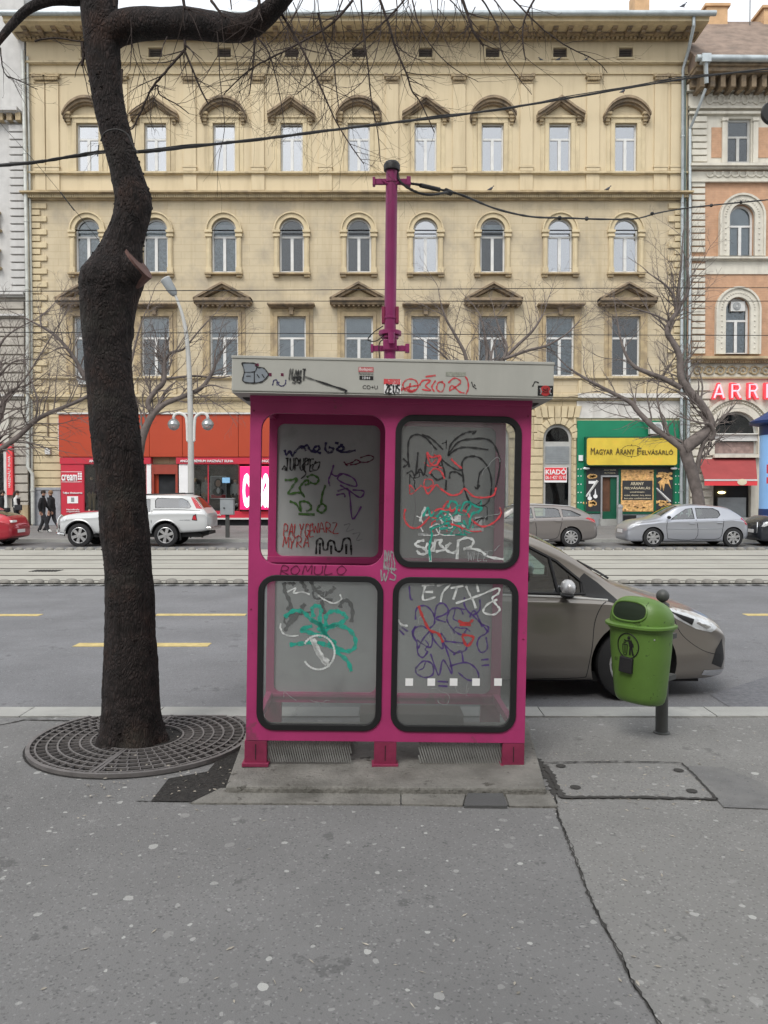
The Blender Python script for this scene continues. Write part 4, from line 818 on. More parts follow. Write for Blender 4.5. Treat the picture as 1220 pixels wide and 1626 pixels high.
for pts,r0,r1,Y in (([(293,62),(294,75),(290,83),(262,115),(240,142),(225,175),(210,205)],2.6,1.2,4.8),([(293,80),(305,108),(318,140),(331,165)],1.9,1.2,4.8),([(240,142),(250,135),(254,150),(280,165),(300,180)],1.5,.7,4.8),
 ([(560,0),(535,30),(500,55),(450,82),(405,105),(380,125),(355,150)],2.2,.8,5.0),([(600,-10),(618,40),(628,75),(645,115),(655,145),(668,162),(690,210)],2.3,.8,5.1),([(440,10),(470,60),(490,98),(510,140),(521,165),(535,195),(560,235),(578,260)],2.2,.7,4.7),
 ([(728,-20),(742,20),(752,50),(768,72)],2.8,1.6,5.2),([(573,-10),(577,45),(585,110),(590,160),(600,210),(604,255)],1.6,.7,4.9),([(505,20),(518,70),(530,98),(533,130),(538,170)],1.7,.8,4.7),([(410,60),(425,80),(435,110),(446,160),(452,200)],1.5,.6,4.6),
 ([(405,60),(402,100),(396,150)],2.0,.8,4.7),([(800,-20),(845,30),(895,70),(945,95),(965,115)],1.4,.6,5.3),([(760,-10),(790,40),(800,90),(845,150)],1.5,.5,5.4),([(860,-20),(835,25),(830,60),(835,95)],1.9,1,5.3),([(655,0),(670,50),(710,100),(760,130)],1.3,.5,5.2),
 ([(55,65),(85,60),(130,66)],1.6,1.0,4.9),([(130,66),(133,85),(130,104)],3.6,2.0,4.95),([(0,75),(5,110),(15,125)],1.2,.6,4.8),([(208,30),(209,70),(206,110)],1.2,.6,4.8),([(194,110),(193,148)],1.8,1.2,4.9),
 ([(335,0),(350,20),(358,28)],2.5,1.5,4.6),([(290,-10),(293,10),(300,15)],3,2,4.6),([(410,-10),(412,15),(408,30)],3,2,4.6),([(180,-10),(182,10)],3,2,4.6),([(365,-10),(368,15)],1.5,1,4.6),([(10,120),(30,128),(60,142)],1,.6,4.8),([(650,-10),(615,30),(570,70),(520,110),(470,150)],1.6,.6,5.0)):
    traced(pts,r0,r1,Y)
for i in range(46):
    x=rnd.choice((rnd.uniform(195,400),rnd.uniform(400,680),rnd.uniform(420,640),rnd.uniform(640,760))); y=rnd.uniform(-40,30) if x>440 else rnd.uniform(40,60)
    Y=rnd.uniform(4.6,5.5); L=rnd.uniform(.3,1.0) if x<680 else rnd.uniform(.2,.5)
    grow(U(x,y,Y)-tb,(rnd.gauss(.1,.35),rnd.gauss(0,.15),-1),L,rnd.uniform(.0022,.0045),2,tw,rnd,.3)
for x,y,dx,L in ((690,-30,.9,.5),(760,-30,.8,.5),(560,-40,-.3,.8),(480,-40,-.5,.7),(625,-40,.1,.9),(700,-40,-.4,.6)):
    grow(U(x,y,5.1)-tb,(dx,0,-1),L,.006,3,tw,rnd,.1)
tw.build('twigs',M_twig,tree)
# wire loop round the trunk
mb=MB(); q=[U(a,b,4.78)-tb for a,b in ((160,224),(165,212),(176,206),(190,206),(203,214),(212,232),(219,243))]; mb.tube(catmull([tuple(v) for v in q],5),.005,6); 
mb.tube([U(157,230,4.85)-tb,U(155,248,4.9)-tb],.003,5); mb.build('cable_tie',M_cable,tree)
# ---------------- tree grate ----------------
grate=thing('tree_grate','round cast iron grate of concentric slots around the dark tree trunk','tree grate',(gc.x,gc.y,0))
def gring(mb,r0,r1,z0=.008,z1=.022,n=96):
    lim=KB-.006-gc.y
    for k in range(n):
        a=2*math.pi*k/n; b=2*math.pi*(k+1)/n
        if max(r1*math.sin(a),r1*math.sin(b))>lim: continue
        v=[(r0*math.cos(a),r0*math.sin(a)),(r1*math.cos(a),r1*math.sin(a)),(r1*math.cos(b),r1*math.sin(b)),(r0*math.cos(b),r0*math.sin(b))]
        mb.add([(x,y,z0) for x,y in v]+[(x,y,z1) for x,y in v],[(4,5,6,7),(0,4,7,3),(1,2,6,5)])
def spoke(mb,a,r0,r1,w_=.006,z0=.008,z1=.021):
    lim=KB-.012-gc.y
    if r1*math.sin(a)>lim:
        if r0*math.sin(a)>lim: return
        r1=lim/math.sin(a)
    c,s=math.cos(a),math.sin(a); v=[(r0*c-w_*s,r0*s+w_*c),(r1*c-w_*s,r1*s+w_*c),(r1*c+w_*s,r1*s-w_*c),(r0*c+w_*s,r0*s-w_*c)]
    mb.add([(x,y,z0) for x,y in v]+[(x,y,z1) for x,y in v],[(4,5,6,7),(0,1,5,4),(1,2,6,5),(2,3,7,6),(3,0,4,7)])
for half in (0,1):
    mb=MB(); 
    rs=[.255,.32,.385,.45,.515,.58,.645]
    split=R(-97)
    full=MB()
    for i,r in enumerate(rs): gring(full,r-.0055,r+.0055)
    gring(full,.675,.70,.004,.026)
    for i in range(len(rs)-1):
        n=40+3*i
        for k in range(n): spoke(full,2*math.pi*(k+.5*(i%2))/n+.02,rs[i]+.006,rs[i+1]-.006,.003)
    for k in range(60): spoke(full,2*math.pi*k/60,.65,.68,.004)
    for a in (split-R(1.3),split+R(1.3),split+math.pi): spoke(full,a,.25,.69,.009,.006,.024)
    lim=KB-.02-gc.y; full.box(-.45,.45,lim-.02,lim,.006,.024)
    for x in (-.5,.5): full.tube([(x,lim-.01,.015),(x+.0,lim-.01,.016)],.01,6)
    # keep faces of this half
    for f in full.f:
        cx=sum(full.v[i][0] for i in f)/len(f); cy=sum(full.v[i][1] for i in f)/len(f)
        side=(cx*math.sin(split)-cy*math.cos(split))>0
        if side==(half==0): mb.add([full.v[i] for i in f],[tuple(range(len(f)))])
    mb.build('grate_half',M_iron,grate)
# leaf litter at trunk base
# ---------------- litter bin ----------------
BY=5.16
pb=Vector(((1054-610)*BY/FP,BY,0))
post=thing('bin_post','dark grey steel post with ball top carrying the green litter bin','post',pb)
ptop=U(1052,946,BY).z; pr=9.6*BY/FP
mb=MB(); mb.lathe([(pr*1.35,0),(pr*1.3,.008),(pr*1.02,.012),(pr,.02),(pr,ptop-.06)],n=20); mb.build('shaft',M_post,post,smooth=True)
mb=MB(); r=10.2*BY/FP; zc=ptop; pf=[(pr*.95,zc-.075),(pr*1.1,zc-.07),(pr*1.0,zc-.05),(pr*.55,zc-.042)]
for k in range(1,12): t=math.pi*k/12; pf.append((r*math.sin(t),zc-r*math.cos(t)))
pf.append((.001,zc+r)); mb.lathe(pf,n=20); mb.build('ball_finial',M_post,post,smooth=True)
BX=Vector(((1021-610)*4.98/FP,4.98,0))
zr=U(1021,988,4.98).z; zb=U(1021,1119,4.98).z
bn=thing('litter_bin','green plastic litter bin with hooded mouth, hung on the grey post by the kerb','litter bin',(BX.x,BX.y,zb),(0,R(.8),R(-48)))
S_=4.98/FP; H=zr-zb; Wd=54*S_
def sect(w_,d,z,ex=2.6,n=36,yo=0,back=.55):
    out=[]
    for k in range(n):
        a=2*math.pi*k/n; c,s=math.cos(a),math.sin(a)
        x=w_*math.copysign(abs(c)**(2/ex),c); y=d*math.copysign(abs(s)**(2/ex),s)
        if y>0: y*=back
        out.append((x,y+yo,z))
    return out
def loft(mb,secs,cap0=True,cap1=True):
    n=len(secs[0]); vs=[v for s in secs for v in s]
    fs=[(i*n+k,i*n+(k+1)%n,(i+1)*n+(k+1)%n,(i+1)*n+k) for i in range(len(secs)-1) for k in range(n)]
    if cap0: fs.append(tuple(range(n-1,-1,-1)))
    if cap1: fs.append(tuple((len(secs)-1)*n+k for k in range(n)))
    return mb.add(vs,fs)
W_=Wd*.93; D_=.185
body=[]
for t,ws,dsc in ((0,.60,.56),(.02,.68,.68),(.06,.74,.76),(.15,.79,.81),(.4,.86,.88),(.7,.93,.95),(.93,.955,.98),(.935,1.0,1.03),(.975,1.005,1.035)):
    s=sect(W_*ws,D_*dsc,H*t); s=[(x,y,z+(0.035*(1-t/.15)*( .5-.5*math.copysign(1,y)*min(1,abs(y)/D_)) if t<.15 else 0)) for x,y,z in s]; body.append(s)
mb=MB(); loft(mb,body); mb.build('bin_body',M_green,bn,smooth=True)
rimm=[sect(W_*1.05,D_*1.10,H*.965),sect(W_*1.09,D_*1.15,H*.975),sect(W_*1.09,D_*1.15,H*1.0),sect(W_*1.04,D_*1.08,H*1.012)]
mb=MB(); loft(mb,rimm); mb.build('bin_rim',M_green,bn,smooth=True)
HH=46*S_
hood=[]
for t in (0,.12,.3,.5,.68,.82,.92,.98,1.0):
    k=(1-t**2.6)**.5 if t<1 else .0
    k=max(k,.02); hood.append([(x,y*(.9)+.02*t,H*1.008+(z-H*1.008)*(1.12-.62*min(1,max(0,(y+D_)/(1.75*D_))))) for x,y,z in sect(W_*1.0*(.35+.65*k) if t<1 else W_*.3,D_*(.25+.8*k) if t<1 else D_*.2,H*1.008+HH*t,2.5)])
mb=MB(); loft(mb,hood,False,True); hd=mb.build('hood',M_green,bn,smooth=50)
# mouth: opening's shade put into a dark surface patch on the hood, rolled lip
bvh=BVHTree.FromPolygons([v[:] for v in mb.v],mb.f)
def onhood(x,z):
    h=bvh.ray_cast(Vector((x,-2,z)),Vector((0,1,0))); return h[0] if h[0] else Vector((x,-D_*.5,z))
mz=H*1.008+HH*.42; mw=W_*.60; mh=HH*.30
mo=MB(); ring=[]; 
for k in range(32):
    a=2*math.pi*k/32; c,s=math.cos(a),math.sin(a); ring.append(onhood(-.015+mw*math.copysign(abs(c)**.75,c),mz+mh*math.copysign(abs(s)**.8,s)*(1 if s<0 else 1.15)))
cen=onhood(0,mz); 
inner=[[cen*(1-f)+p*f+Vector((0,-.004+.0,0)) for p in ring] for f in (1,)]
vs=[p+Vector((0,-.003,0)) for p in ring]
# concentric rings conforming to the hood
rings=[]
for f in (1,.8,.6,.4,.2):
    rr=[]
    for k in range(32):
        a=2*math.pi*k/32; c,s=math.cos(a),math.sin(a); q=onhood(-.015+f*mw*math.copysign(abs(c)**.75,c),mz+f*mh*math.copysign(abs(s)**.8,s)*(1 if s<0 else 1.15)); rr.append(tuple(q+Vector((0,-.004,0))))
    rings.append(rr)
loft(mo,rings,False,True); mo.build('mouth',M_greend,hd,smooth=True)
lp=MB(); lp.tube([p+Vector((0,-.004,0)) for p in ring]+[ring[0]+Vector((0,-.004,0))],.0065,8,cap=False); lp.build('mouth_lip',M_green,hd,smooth=True)
# emblem: ring and figure dropping litter
bvb=BVHTree.FromPolygons([v for s in body for v in s],[(i*36+k,i*36+(k+1)%36,(i+1)*36+(k+1)%36,(i+1)*36+k) for i in range(len(body)-1) for k in range(36)])
ex,ez=-.0,H*.76; er=.072
def onb(x,z): 
    h=bvb.ray_cast(Vector((x,-2,z)),Vector((0,1,0))); return (h[0]+Vector((0,-.003,0))) if h[0] else Vector((x,-D_,z))
em=MB(); em.tube([onb(ex+er*math.cos(R(a)),ez+er*1.1*math.sin(R(a))) for a in range(0,361,10)],.0035,6,cap=False)
def fig(pts,w_): ribbon(em,[(ex+x*er,ez+z*er) for x,z in pts],w_*er,lambda a,b:tuple(onb(a,b)),taper=False)
em.sphere(tuple(onb(ex+.12*er,ez+.72*er)),.011,8,1,.3,1)
fig([(.2,.5),(.28,.2),(.3,-.05)],.34); fig([(.3,0),(.22,-.4),(.2,-.8)],.16); fig([(.36,0),(.42,-.4),(.5,-.82)],.16); fig([(.2,.5),(-.1,.42),(-.35,.5)],.12); fig([(.3,.4),(.5,.15),(.5,-.1)],.1)
fig([(-.5,.1),(-.42,-.75),(-.12,-.75),(-.02,.1)],.07); fig([(-.5,.1),(-.02,.1)],.08); fig([(-.34,.05),(-.3,-.7)],.05); fig([(-.18,.05),(-.2,-.7)],.05); fig([(-.4,.25),(-.2,.3)],.1)
em.build('emblem',M_black,bn)
q=onb(-.01,H*.54); mb=MB(); mb.box(-.045,.045,-.018,.01,-.055,.045); o=mb.build('ashtray_box',M_plastic,bn,bevel=.006); o.location=q; o.rotation_euler=(0,R(4),0)
q=onb(.155,H*.86); MB().sphere(tuple(q),.006,8,1,.6,1).build('bolt',M_alu,bn)
mb=MB(); mb.tube([onb(-.11+.02*i,H*.045+.0*i) for i in range(12)],.004,6); mb.build('bottom_lip',M_lightgrey,bn)
MB().box(.09,.13,.06,.2,H*.3,H*.36).build('mount_bracket',M_post,bn); MB().box(.09,.13,.06,.2,H*.8,H*.86).build('mount_bracket',M_post,bn)
mb=MB(); mb.tube([onhood(.065+.004*i,H*1.0+HH*(.0+.1*i))+Vector((0,-.002,0)) for i in range(9)],.0015,4); mb.build('hood_seam',M_plastic,hd)
# ---------------- the ochre building ----------------
def FX(px,py=500): return U(px,py,BF).x
def FZ(py): return U(610,py,BF).z
def FD(py,d): return U(610,py,BF-d).z
def fx_(px,py=500): return U(px,py,BF).x
def bxp(mb,px0,px1,py0,py1,d0,d1=0.0,ref=None):       # box on the facade: pixels at the facade plane, d0 = how far it stands out
    r=ref if ref is not None else (py0+py1)/2
    a,b=fx_(px0,r),fx_(px1,r); mb.box(a,b,BF-d0,BF-d1,FD(py1,d0),FD(py0,d0)); return mb
bld=thing('apartment_building','long ochre apartment building with four storeys of white windows across the street','building',(fx_(570,800),BF,0))
CX=[139.5,247,356,463.5,570,676,782.5,889.5,994]
X0,X1=fx_(45,400),fx_(1090,400)
def rect(px0,px1,py0,py1,ref=None):
    r=ref or (py0+py1)/2; return [(fx_(px0,r),FZ(py1)),(fx_(px1,r),FZ(py1)),(fx_(px1,r),FZ(py0)),(fx_(px0,r),FZ(py0))]
def archo(px0,px1,pyb,pys,n=12,ref=None):
    r=ref or (pyb+pys)/2; return archp(fx_(px0,r),fx_(px1,r),FZ(pyb),FZ(pys),n)
zt,zA,zB,zG=FZ(58),FZ(310),FZ(629),0.0
top_h=[rect(c-17.5,c+17.5,195,271.5) for c in CX]+[rect(c-11,c+11,76,91) for c in CX]
mid_h=[archo(c-19.5,c+19.5,432,366) for c in CX]+[rect(c-22.5,c+22.5,502,597) for c in CX]
def wall(name,m,z0,z1,holes,xa=X0,xb=X1,par=bld,rev=.30,Y=BF):
    mb=MB(); mb.plate([(xa,z0),(xb,z0),(xb,z1),(xa,z1)],holes,Y,Y+rev,back=False,sides=False)
    return mb.build(name,m,par,world=True)
gcx=[(815-34,815+12),(863,908)]
gnd_h=[archo(863,908,834,696),archo(763,808,834,696)]+[rect(702,730,690,833),rect(640,668,690,833)]
wall('wall',M_wall,zA,zt,top_h); wall('wall',M_wallm,zB,zA,mid_h); wall('wall',M_wallg,zG-.3,zB,gnd_h)
mb=MB(); mb.box(X0,X0+.3,BF+.3,BF+12,-.3,zt); mb.box(X1-.3,X1,BF+.3,BF+12,-.3,zt); mb.box(X0,X1,BF+12,BF+12.3,-.3,zt); mb.build('outer_wall',M_wall,bld,world=True)
mb=MB(); mb.box(X0+.31,X1-.31,BF+3,BF+3.1,-.3,zt-.1); mb.build('inner_partition',M_dark,bld,world=True)
# windows
def window(holes,fr,mull=True,trans=.6,cur='dark',glass=None,par=bld,dep=.16,frame=M_winw,double=True,Y=BF,curtop=0,fw=.085):
    xs=[p[0] for p in holes]; zs=[p[1] for p in holes]; x0,x1,z0,z1=min(xs),max(xs),min(zs),max(zs)
    ins=[]; cx=(x0+x1)/2; 
    n=len(holes)
    zsp=sorted(zs)[-1]; arched=n>4
    if arched:
        zspring=holes[2][1]; hh=[archp(x0+fw,x1-fw,z0+fw,zspring,10)]
        outer=holes
    else: hh=[[(x0+fw,z0+fw),(x1-fw,z0+fw),(x1-fw,z1-fw),(x0+fw,z1-fw)]]; outer=[(x0,z0),(x1,z0),(x1,z1),(x0,z1)]
    mb=MB(); y0=Y+dep; mb.plate(outer,hh,y0,y0+.07)
    zt_=z0+(z1-z0)*trans
    if trans: mb.box(x0+fw,x1-fw,y0-.012,y0+.066,zt_-.05,zt_+.05)
    if mull: mb.box(cx-.075,cx+.075,y0-.02,y0+.064,z0+fw,zt_-.05 if trans else z1-fw)
    if mull and double:
        for s in (-1,1):
            for a,b in ((x0+fw,x0+fw+.05),): pass
    w=mb.build('window',frame,par,world=True)
    g=MB(); g.prism(outer,y0+.03,y0+.036); g.build('pane',glass or M_glass,w,world=True)
    c=MB(); c.prism([(x0+.01,z0+.01),(x1-.01,z0+.01),(x1-.01,z1-.01),(x0+.01,z1-.01)] if not arched else outer,y0+.12,y0+.13); c.build('curtain',M_cur[cur],w,world=True)
    if curtop:
        c=MB(); zz=z1-(z1-z0)*curtop; c.box(x0+.05,x1-.05,y0+.10,y0+.115,zz,z1-.05 if not arched else z1-.25); c.build('blind',M_cur['white'],w,world=True)
    return w
topc=['grey','white','blue','white','blue','white','blue','blue','blue']
for i,c in enumerate(CX): window(top_h[i],None,trans=.68,cur=topc[i],glass=M_glassl if i in (5,) else M_glassl)
for i in range(9):
    h=top_h[9+i]; mb=MB(); xs=[p[0] for p in h]; zs=[p[1] for p in h]
    mb.plate(h,[[(min(xs)+.05,min(zs)+.05),(max(xs)-.05,min(zs)+.05),(max(xs)-.05,max(zs)-.05),(min(xs)+.05,max(zs)-.05)]],BF+.1,BF+.15)
    for k in range(1,6): zz=min(zs)+(max(zs)-min(zs))*k/6; mb.box(min(xs)+.05,max(xs)-.05,BF+.12,BF+.14,zz-.015,zz+.015)
    mb.build('attic_window',M_brown,bld,world=True); 
for i in range(9): h=top_h[9+i]; MB().prism(h,BF+.2,BF+.21).build('attic_backing',M_dark,bld,world=True)
midc=['grey','grey','grey','dark','dark','white','dark','white','white']
for i,c in enumerate(CX): window(mid_h[i],None,trans=.66,cur=midc[i],glass=M_glassl if midc[i]=='white' else M_glass,curtop=.22 if i in (1,2,6) else 0)
pc=['grey','dark','grey','white','grey','blue','dark','grey','dark']
for i,c in enumerate(CX): window(mid_h[9+i],None,trans=.64,cur=pc[i],curtop=.33 if i in (1,2,3,4) else 0)
# window surrounds: frames, sills, brackets, pediments
def frame_trim(px0,px1,py0,py1,wd,d,m,name,arch=None,ref=None):
    r=ref or (py0+py1)/2; mb=MB()
    if arch: mb.plate(archo(px0-wd,px1+wd,py1,arch,16,r),[archo(px0,px1,py1+ (0),arch,16,r)],BF-d,BF)
    else: mb.plate(rect(px0-wd,px1+wd,py0-wd,py1,r),[rect(px0,px1,py0,py1-.01,r)],BF-d,BF)
    return mb.build(name,m,bld,world=True)
for i,c in enumerate(CX):
    # top floor
    mb=MB(); o=[rect(c-27,c+27,184,271.5)[j] for j in range(4)]
    # three-sided trim
    for a,b,t,u,d in ((c-24,c-17.6,194.85,271.4,.07),(c+17.6,c+24,194.85,271.4,.07),(c-24,c+24,186,194.8,.07),(c-27.5,c+27.5,182.5,186,.14),(c-31,c-24.2,199,271.4,.03),(c+24.2,c+31,199,271.4,.03)): bxp(mb,a,b,t,u,d,ref=228)
    mb.build('window_surround',M_trim,bld,world=True,bevel=.012)
    for s in (-1,1):
        mb=MB()
        for k,(t,u,d,w_) in enumerate(((176,180,.34,5.5),(180,186,.26,4),(186,192,.18,3.2),(192,197,.10,2.6))): bxp(mb,c+s*30-w_,c+s*30+w_,t,u,d,ref=185)
        mb.build('bracket',M_stone2,bld,world=True,bevel=.012)
    mb=MB(); cx=fx_(c,165); sx=BF/FP
    if i%2==0:
        hw=36*sx; zb0=FD(177,.48); rise=FD(150,.48)-zb0; seg=14; 
        for lay,(off,th,d) in enumerate(((0,.13,.48),(-.13,.14,.36),(-.27,.08,.22))):
            up=[];dn=[]
            for k in range(seg+1):
                t=-1+2*k/seg; x=cx+hw*t*(1+off*.12); zz=zb0+off+ (rise-.0)*( (1-abs(t)**2.0)**.75 if abs(t)<1 else 0); up.append((x,zz)); dn.append((x,zz-th))
            for k in range(seg): mb.prism([dn[k],dn[k+1],up[k+1],up[k]],BF-d,BF)
    else:
        hw=37*sx; zb0=FD(176,.48); zt_=FD(149.5,.48)
        for off,th,d in ((0,.13,.48),(-.13,.14,.36),(-.27,.08,.22)):
            fl=hw*.62
            for s in (-1,1):
                p=[(cx,zt_+off),(cx+s*fl,zb0+.28+off),(cx+s*hw,zb0+off+.0)]
                mb.prism([(p[0][0],p[0][1]-th),(p[1][0],p[1][1]-th),p[1],p[0]][::s],BF-d,BF); mb.prism([(p[1][0],p[1][1]-th),(p[2][0],p[2][1]-th),p[2],p[1]][::s],BF-d,BF)
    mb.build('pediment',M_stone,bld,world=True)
    mb=MB(); bxp(mb,c-22,c+22,272.5,276,.14,ref=274); bxp(mb,c-20,c+20,276,277.5,.08,ref=276)
    mb.build('window_sill',M_trim,bld,world=True)
    # middle floor arched windows
    r=400; mb=MB(); mb.plate(archo(c-26.5,c+26.5,366.5,366,18,r),[archo(c-19.6,c+19.6,366.5,366,18,r)],BF-.10,BF)
    mb.plate(archo(c-28.5,c+28.5,366.5,366,18,r),[archo(c-26.3,c+26.3,366.5,366,18,r)],BF-.18,BF)
    for s in (-1,1):
        a,b=sorted((c+s*20.2,c+s*27.5)); bxp(mb,a,b,375,432,.10,ref=r); bxp(mb,a+1.6,b-1.6,378,430,.14,ref=r)
        for t,u,d,e in ((364,368,.20,2.5),(368,371,.13,1),(371,375,.18,1.8),(424,432,.16,1)): bxp(mb,a-e,b+e,t,u,d,ref=r)
    mb.build('window_surround',M_trim,bld,world=True,bevel=.01)
    mb=MB(); bxp(mb,c-30,c+30,432,434.5,.26,ref=r); bxp(mb,c-29,c-20,434.5,439,.18,ref=r); bxp(mb,c+20,c+29,434.5,439,.18,ref=r); bxp(mb,c-20,c+20,434.5,437.5,.05,ref=r)
    mb.build('window_sill',M_stone2,bld,world=True,bevel=.01)
    # main floor windows
    r=540; st=(i%2==0) and i>0 or i==0; mb=MB()
    for a,b,t,u,d in ((c-28,c-22.6,501.85,600,.10),(c+22.6,c+28,501.85,600,.10),(c-28,c+28,494,501.8,.10),(c-34,c-28.2,489,600,.05),(c+28.2,c+34,489,600,.05)): bxp(mb,a,b,t,u,d,ref=r)
    bxp(mb,c-34,c+34,478.5 if st else 488,493.8,.06,ref=r)
    mb.build('window_surround',M_stone2,bld,world=True,bevel=.012)
    cx=fx_(c,460); sx=BF/FP
    if st:
        mb=MB(); hw=45*sx; zb0=FD(472,.62); zt_=FD(446,.62)
        for off,th,d in ((0,.12,.62),(-.12,.14,.48)):
            for s in (-1,1): mb.prism([(cx,zt_+off-th),(cx+s*hw,zb0+off-th+.02),(cx+s*hw,zb0+off+.02),(cx,zt_+off)][::s],BF-d,BF)
        mb.box(cx-hw,cx+hw,BF-.62,BF,zb0-.14,zb0); mb.box(cx-hw*.95,cx+hw*.95,BF-.45,BF,zb0-.30,zb0-.14); 
        for k in range(11): x=cx-hw*.85+hw*1.7*k/10; mb.box(x-.06,x+.06,BF-.4,BF-.0,zb0-.38,zb0-.30)
        mb.build('pediment',M_stone,bld,world=True,bevel=.01)
        mb=MB(); mb.prism([(cx-hw*.7,zb0+.02),(cx+hw*.7,zb0+.02),(cx,zb0+(zt_-zb0)*.62)],BF-.1,BF); mb.build('tympanum',M_trim,bld,world=True)
    else:
        mb=MB()
        for t,u,d,w_ in ((480,483,.5,37),(483,486,.36,35),(486,489,.2,33)): bxp(mb,c-w_,c+w_,t,u,d,ref=r)
        for t,u,w_ in ((486,492,4),(492,499,3)): bxp(mb,c-w_,c+w_,t,u,.26,ref=r)
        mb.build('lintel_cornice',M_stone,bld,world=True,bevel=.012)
    mb=MB(); bxp(mb,c-24,c+24,597.4,600.5,.12,ref=r); mb.build('window_sill',M_winw if i==7 else M_trim,bld,world=True)
    # panels under the window
    mb=MB(); bxp(mb,c-34,c-29,604,625,.09,ref=615); bxp(mb,c+29,c+34,604,625,.09,ref=615); mb.build('panel_strip',M_trim,bld,world=True)
# attic window frames
for i,c in enumerate(CX):
    mb=MB(); mb.plate(rect(c-14,c+14,73,94),[rect(c-11,c+11,76,91)],BF-.05,BF); mb.build('attic_surround',M_trim,bld,world=True)
# belts and cornices
def belt(name,rows,m,px0=45,px1=1090,bev=.0):
    mb=MB()
    for t,u,d in rows: mb.box(X0-.02-d*.3,X1+d*.3,BF-d,BF-.001,FD(u,d),FD(t,d))
    return mb.build(name,m,bld,world=True,bevel=bev)
belt('belt_course',[(95.5,98.5,.22),(98.5,101,.14),(114.5,117,.09)],M_trim)
belt('sill_course',[(271.6,274,.20),(274,276,.12)],M_trim)
belt('string_cornice',[(302,304.5,.55),(304.5,307,.42),(313,317,.16)],M_stone2)
mb=MB(); n=300
for k in range(n):
    x=X0+(X1-X0)*(k+.5)/n; mb.box(x-.045,x+.045,BF-.32,BF-.16,FD(313,.3),FD(307,.4))
mb.box(X0,X1,BF-.17,BF,FZ(313),FZ(307)); mb.build('dentil_course',M_trim,bld,world=True)
belt('belt_course',[(597.5,600,.16),(600,602,.10),(626,630,.30),(630,634,.20),(634,636,.1)],M_trim)
# white painted stretch over the green shop
mb=MB(); mb.box(fx_(916,640),X1+.02,BF-.06,BF-.003,FZ(664),FZ(637)); mb.box(fx_(916,640),X1+.05,BF-.34,BF-.002,FZ(632.5),FZ(625.8)); mb.build('painted_band',mat('white_limewash',(.62,.60,.56),rough=.9,var=.12,vs=2,streak=.6,sc_col=(.35,.32,.28),bump=.2,bs=12),bld,world=True)
# main cornice
mb=MB()
for t,u,d in ((58.2,61,.25),(52,54,.55)): mb.box(X0-.2,X1+.2,BF-d,BF-.001,FD(u,d),FD(t,d))
n=150
for k in range(n):
    x=X0+(X1-X0)*(k+.5)/n; mb.box(x-.065,x+.065,BF-.42,BF-.2,FD(60,.42),FD(54.2,.42))
mb.box(X0,X1,BF-.21,BF,FD(60,.21),FD(53,.21)); mb.build('dentil_course',M_stone2,bld,world=True)
mb=MB(); mb.box(X0-.3,X1+.3,BF-.65,BF,FD(52,.65),FD(50.5,.65)); n=46
for k in range(n):
    x=X0+(X1-X0)*(k+.5)/n; mb.box(x-.12,x+.12,BF-1.15,BF-.5,FD(44,1.1),FD(36.5,1.3)); mb.box(x-.10,x+.10,BF-.95,BF-.5,FD(50,.95),FD(43,.95))
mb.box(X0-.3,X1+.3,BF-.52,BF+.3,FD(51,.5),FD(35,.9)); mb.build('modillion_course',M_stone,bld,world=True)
mb=MB()
for t,u,d in ((33,36.5,1.35),(26,33,1.5),(24,26,1.6)): mb.box(X0-.45,X1+.45,BF-d,BF+.3,FD(u,d),FD(t,d))
mb.build('main_cornice',M_trim,bld,world=True)
mb=MB(); zg=U(610,20,BF-1.68).z; mb.tube([(X0-.6,BF-1.68,zg),(X1+.7,BF-1.68,zg-.02)],.13,10); 
mb.build('gutter',M_zinc,bld,world=True,smooth=True)
zr=FD(24,1.6); mb=MB(); mb.add([(X0-.4,BF-1.6,zr),(X1+.4,BF-1.6,zr),(X1+.4,BF+6,zr+.9),(X0-.4,BF+6,zr+.9),(X0-.4,BF+12.3,zr),(X1+.4,BF+12.3,zr)],[(0,1,2,3),(3,2,5,4)]); mb.build('roof',M_zinc,bld,world=True)
mb=MB(); mb.box(X0+.1,X1-.1,BF-.5,BF+12,zt,zr); mb.build('attic_wall',M_wall,bld,world=True)
for a,b in ((585,615),(655,700),(770,805),(880,920)):
    mb=MB(); x0=U(a,6,BF+2).x; x1=U(b,6,BF+2).x; z=zr+.55; mb.box(x0,x1,BF+1.6,BF+3,z-.4,z+.12); mb.build('skylight',M_midgrey,bld,world=True)
mb=MB(); x0,x1=U(1022,5,BF+1).x,U(1046,5,BF+1).x; mb.box(x0,x1,BF+2.4,BF+3.4,zr,U(600,-5,BF+3).z); mb.build('chimney',M_chim,bld,world=True)
mb=MB(); mb.add([(U(1018,12,BF-.5).x,BF-.5,zr),(U(1090,12,BF-.5).x,BF-.5,zr),(U(1075,12,BF+3).x,BF+2.2,zr+.95),(U(1026,12,BF+3).x,BF+2.2,zr+1.3)],[(0,1,2,3)]); mb.build('roof_hatch',M_brown,bld,world=True)
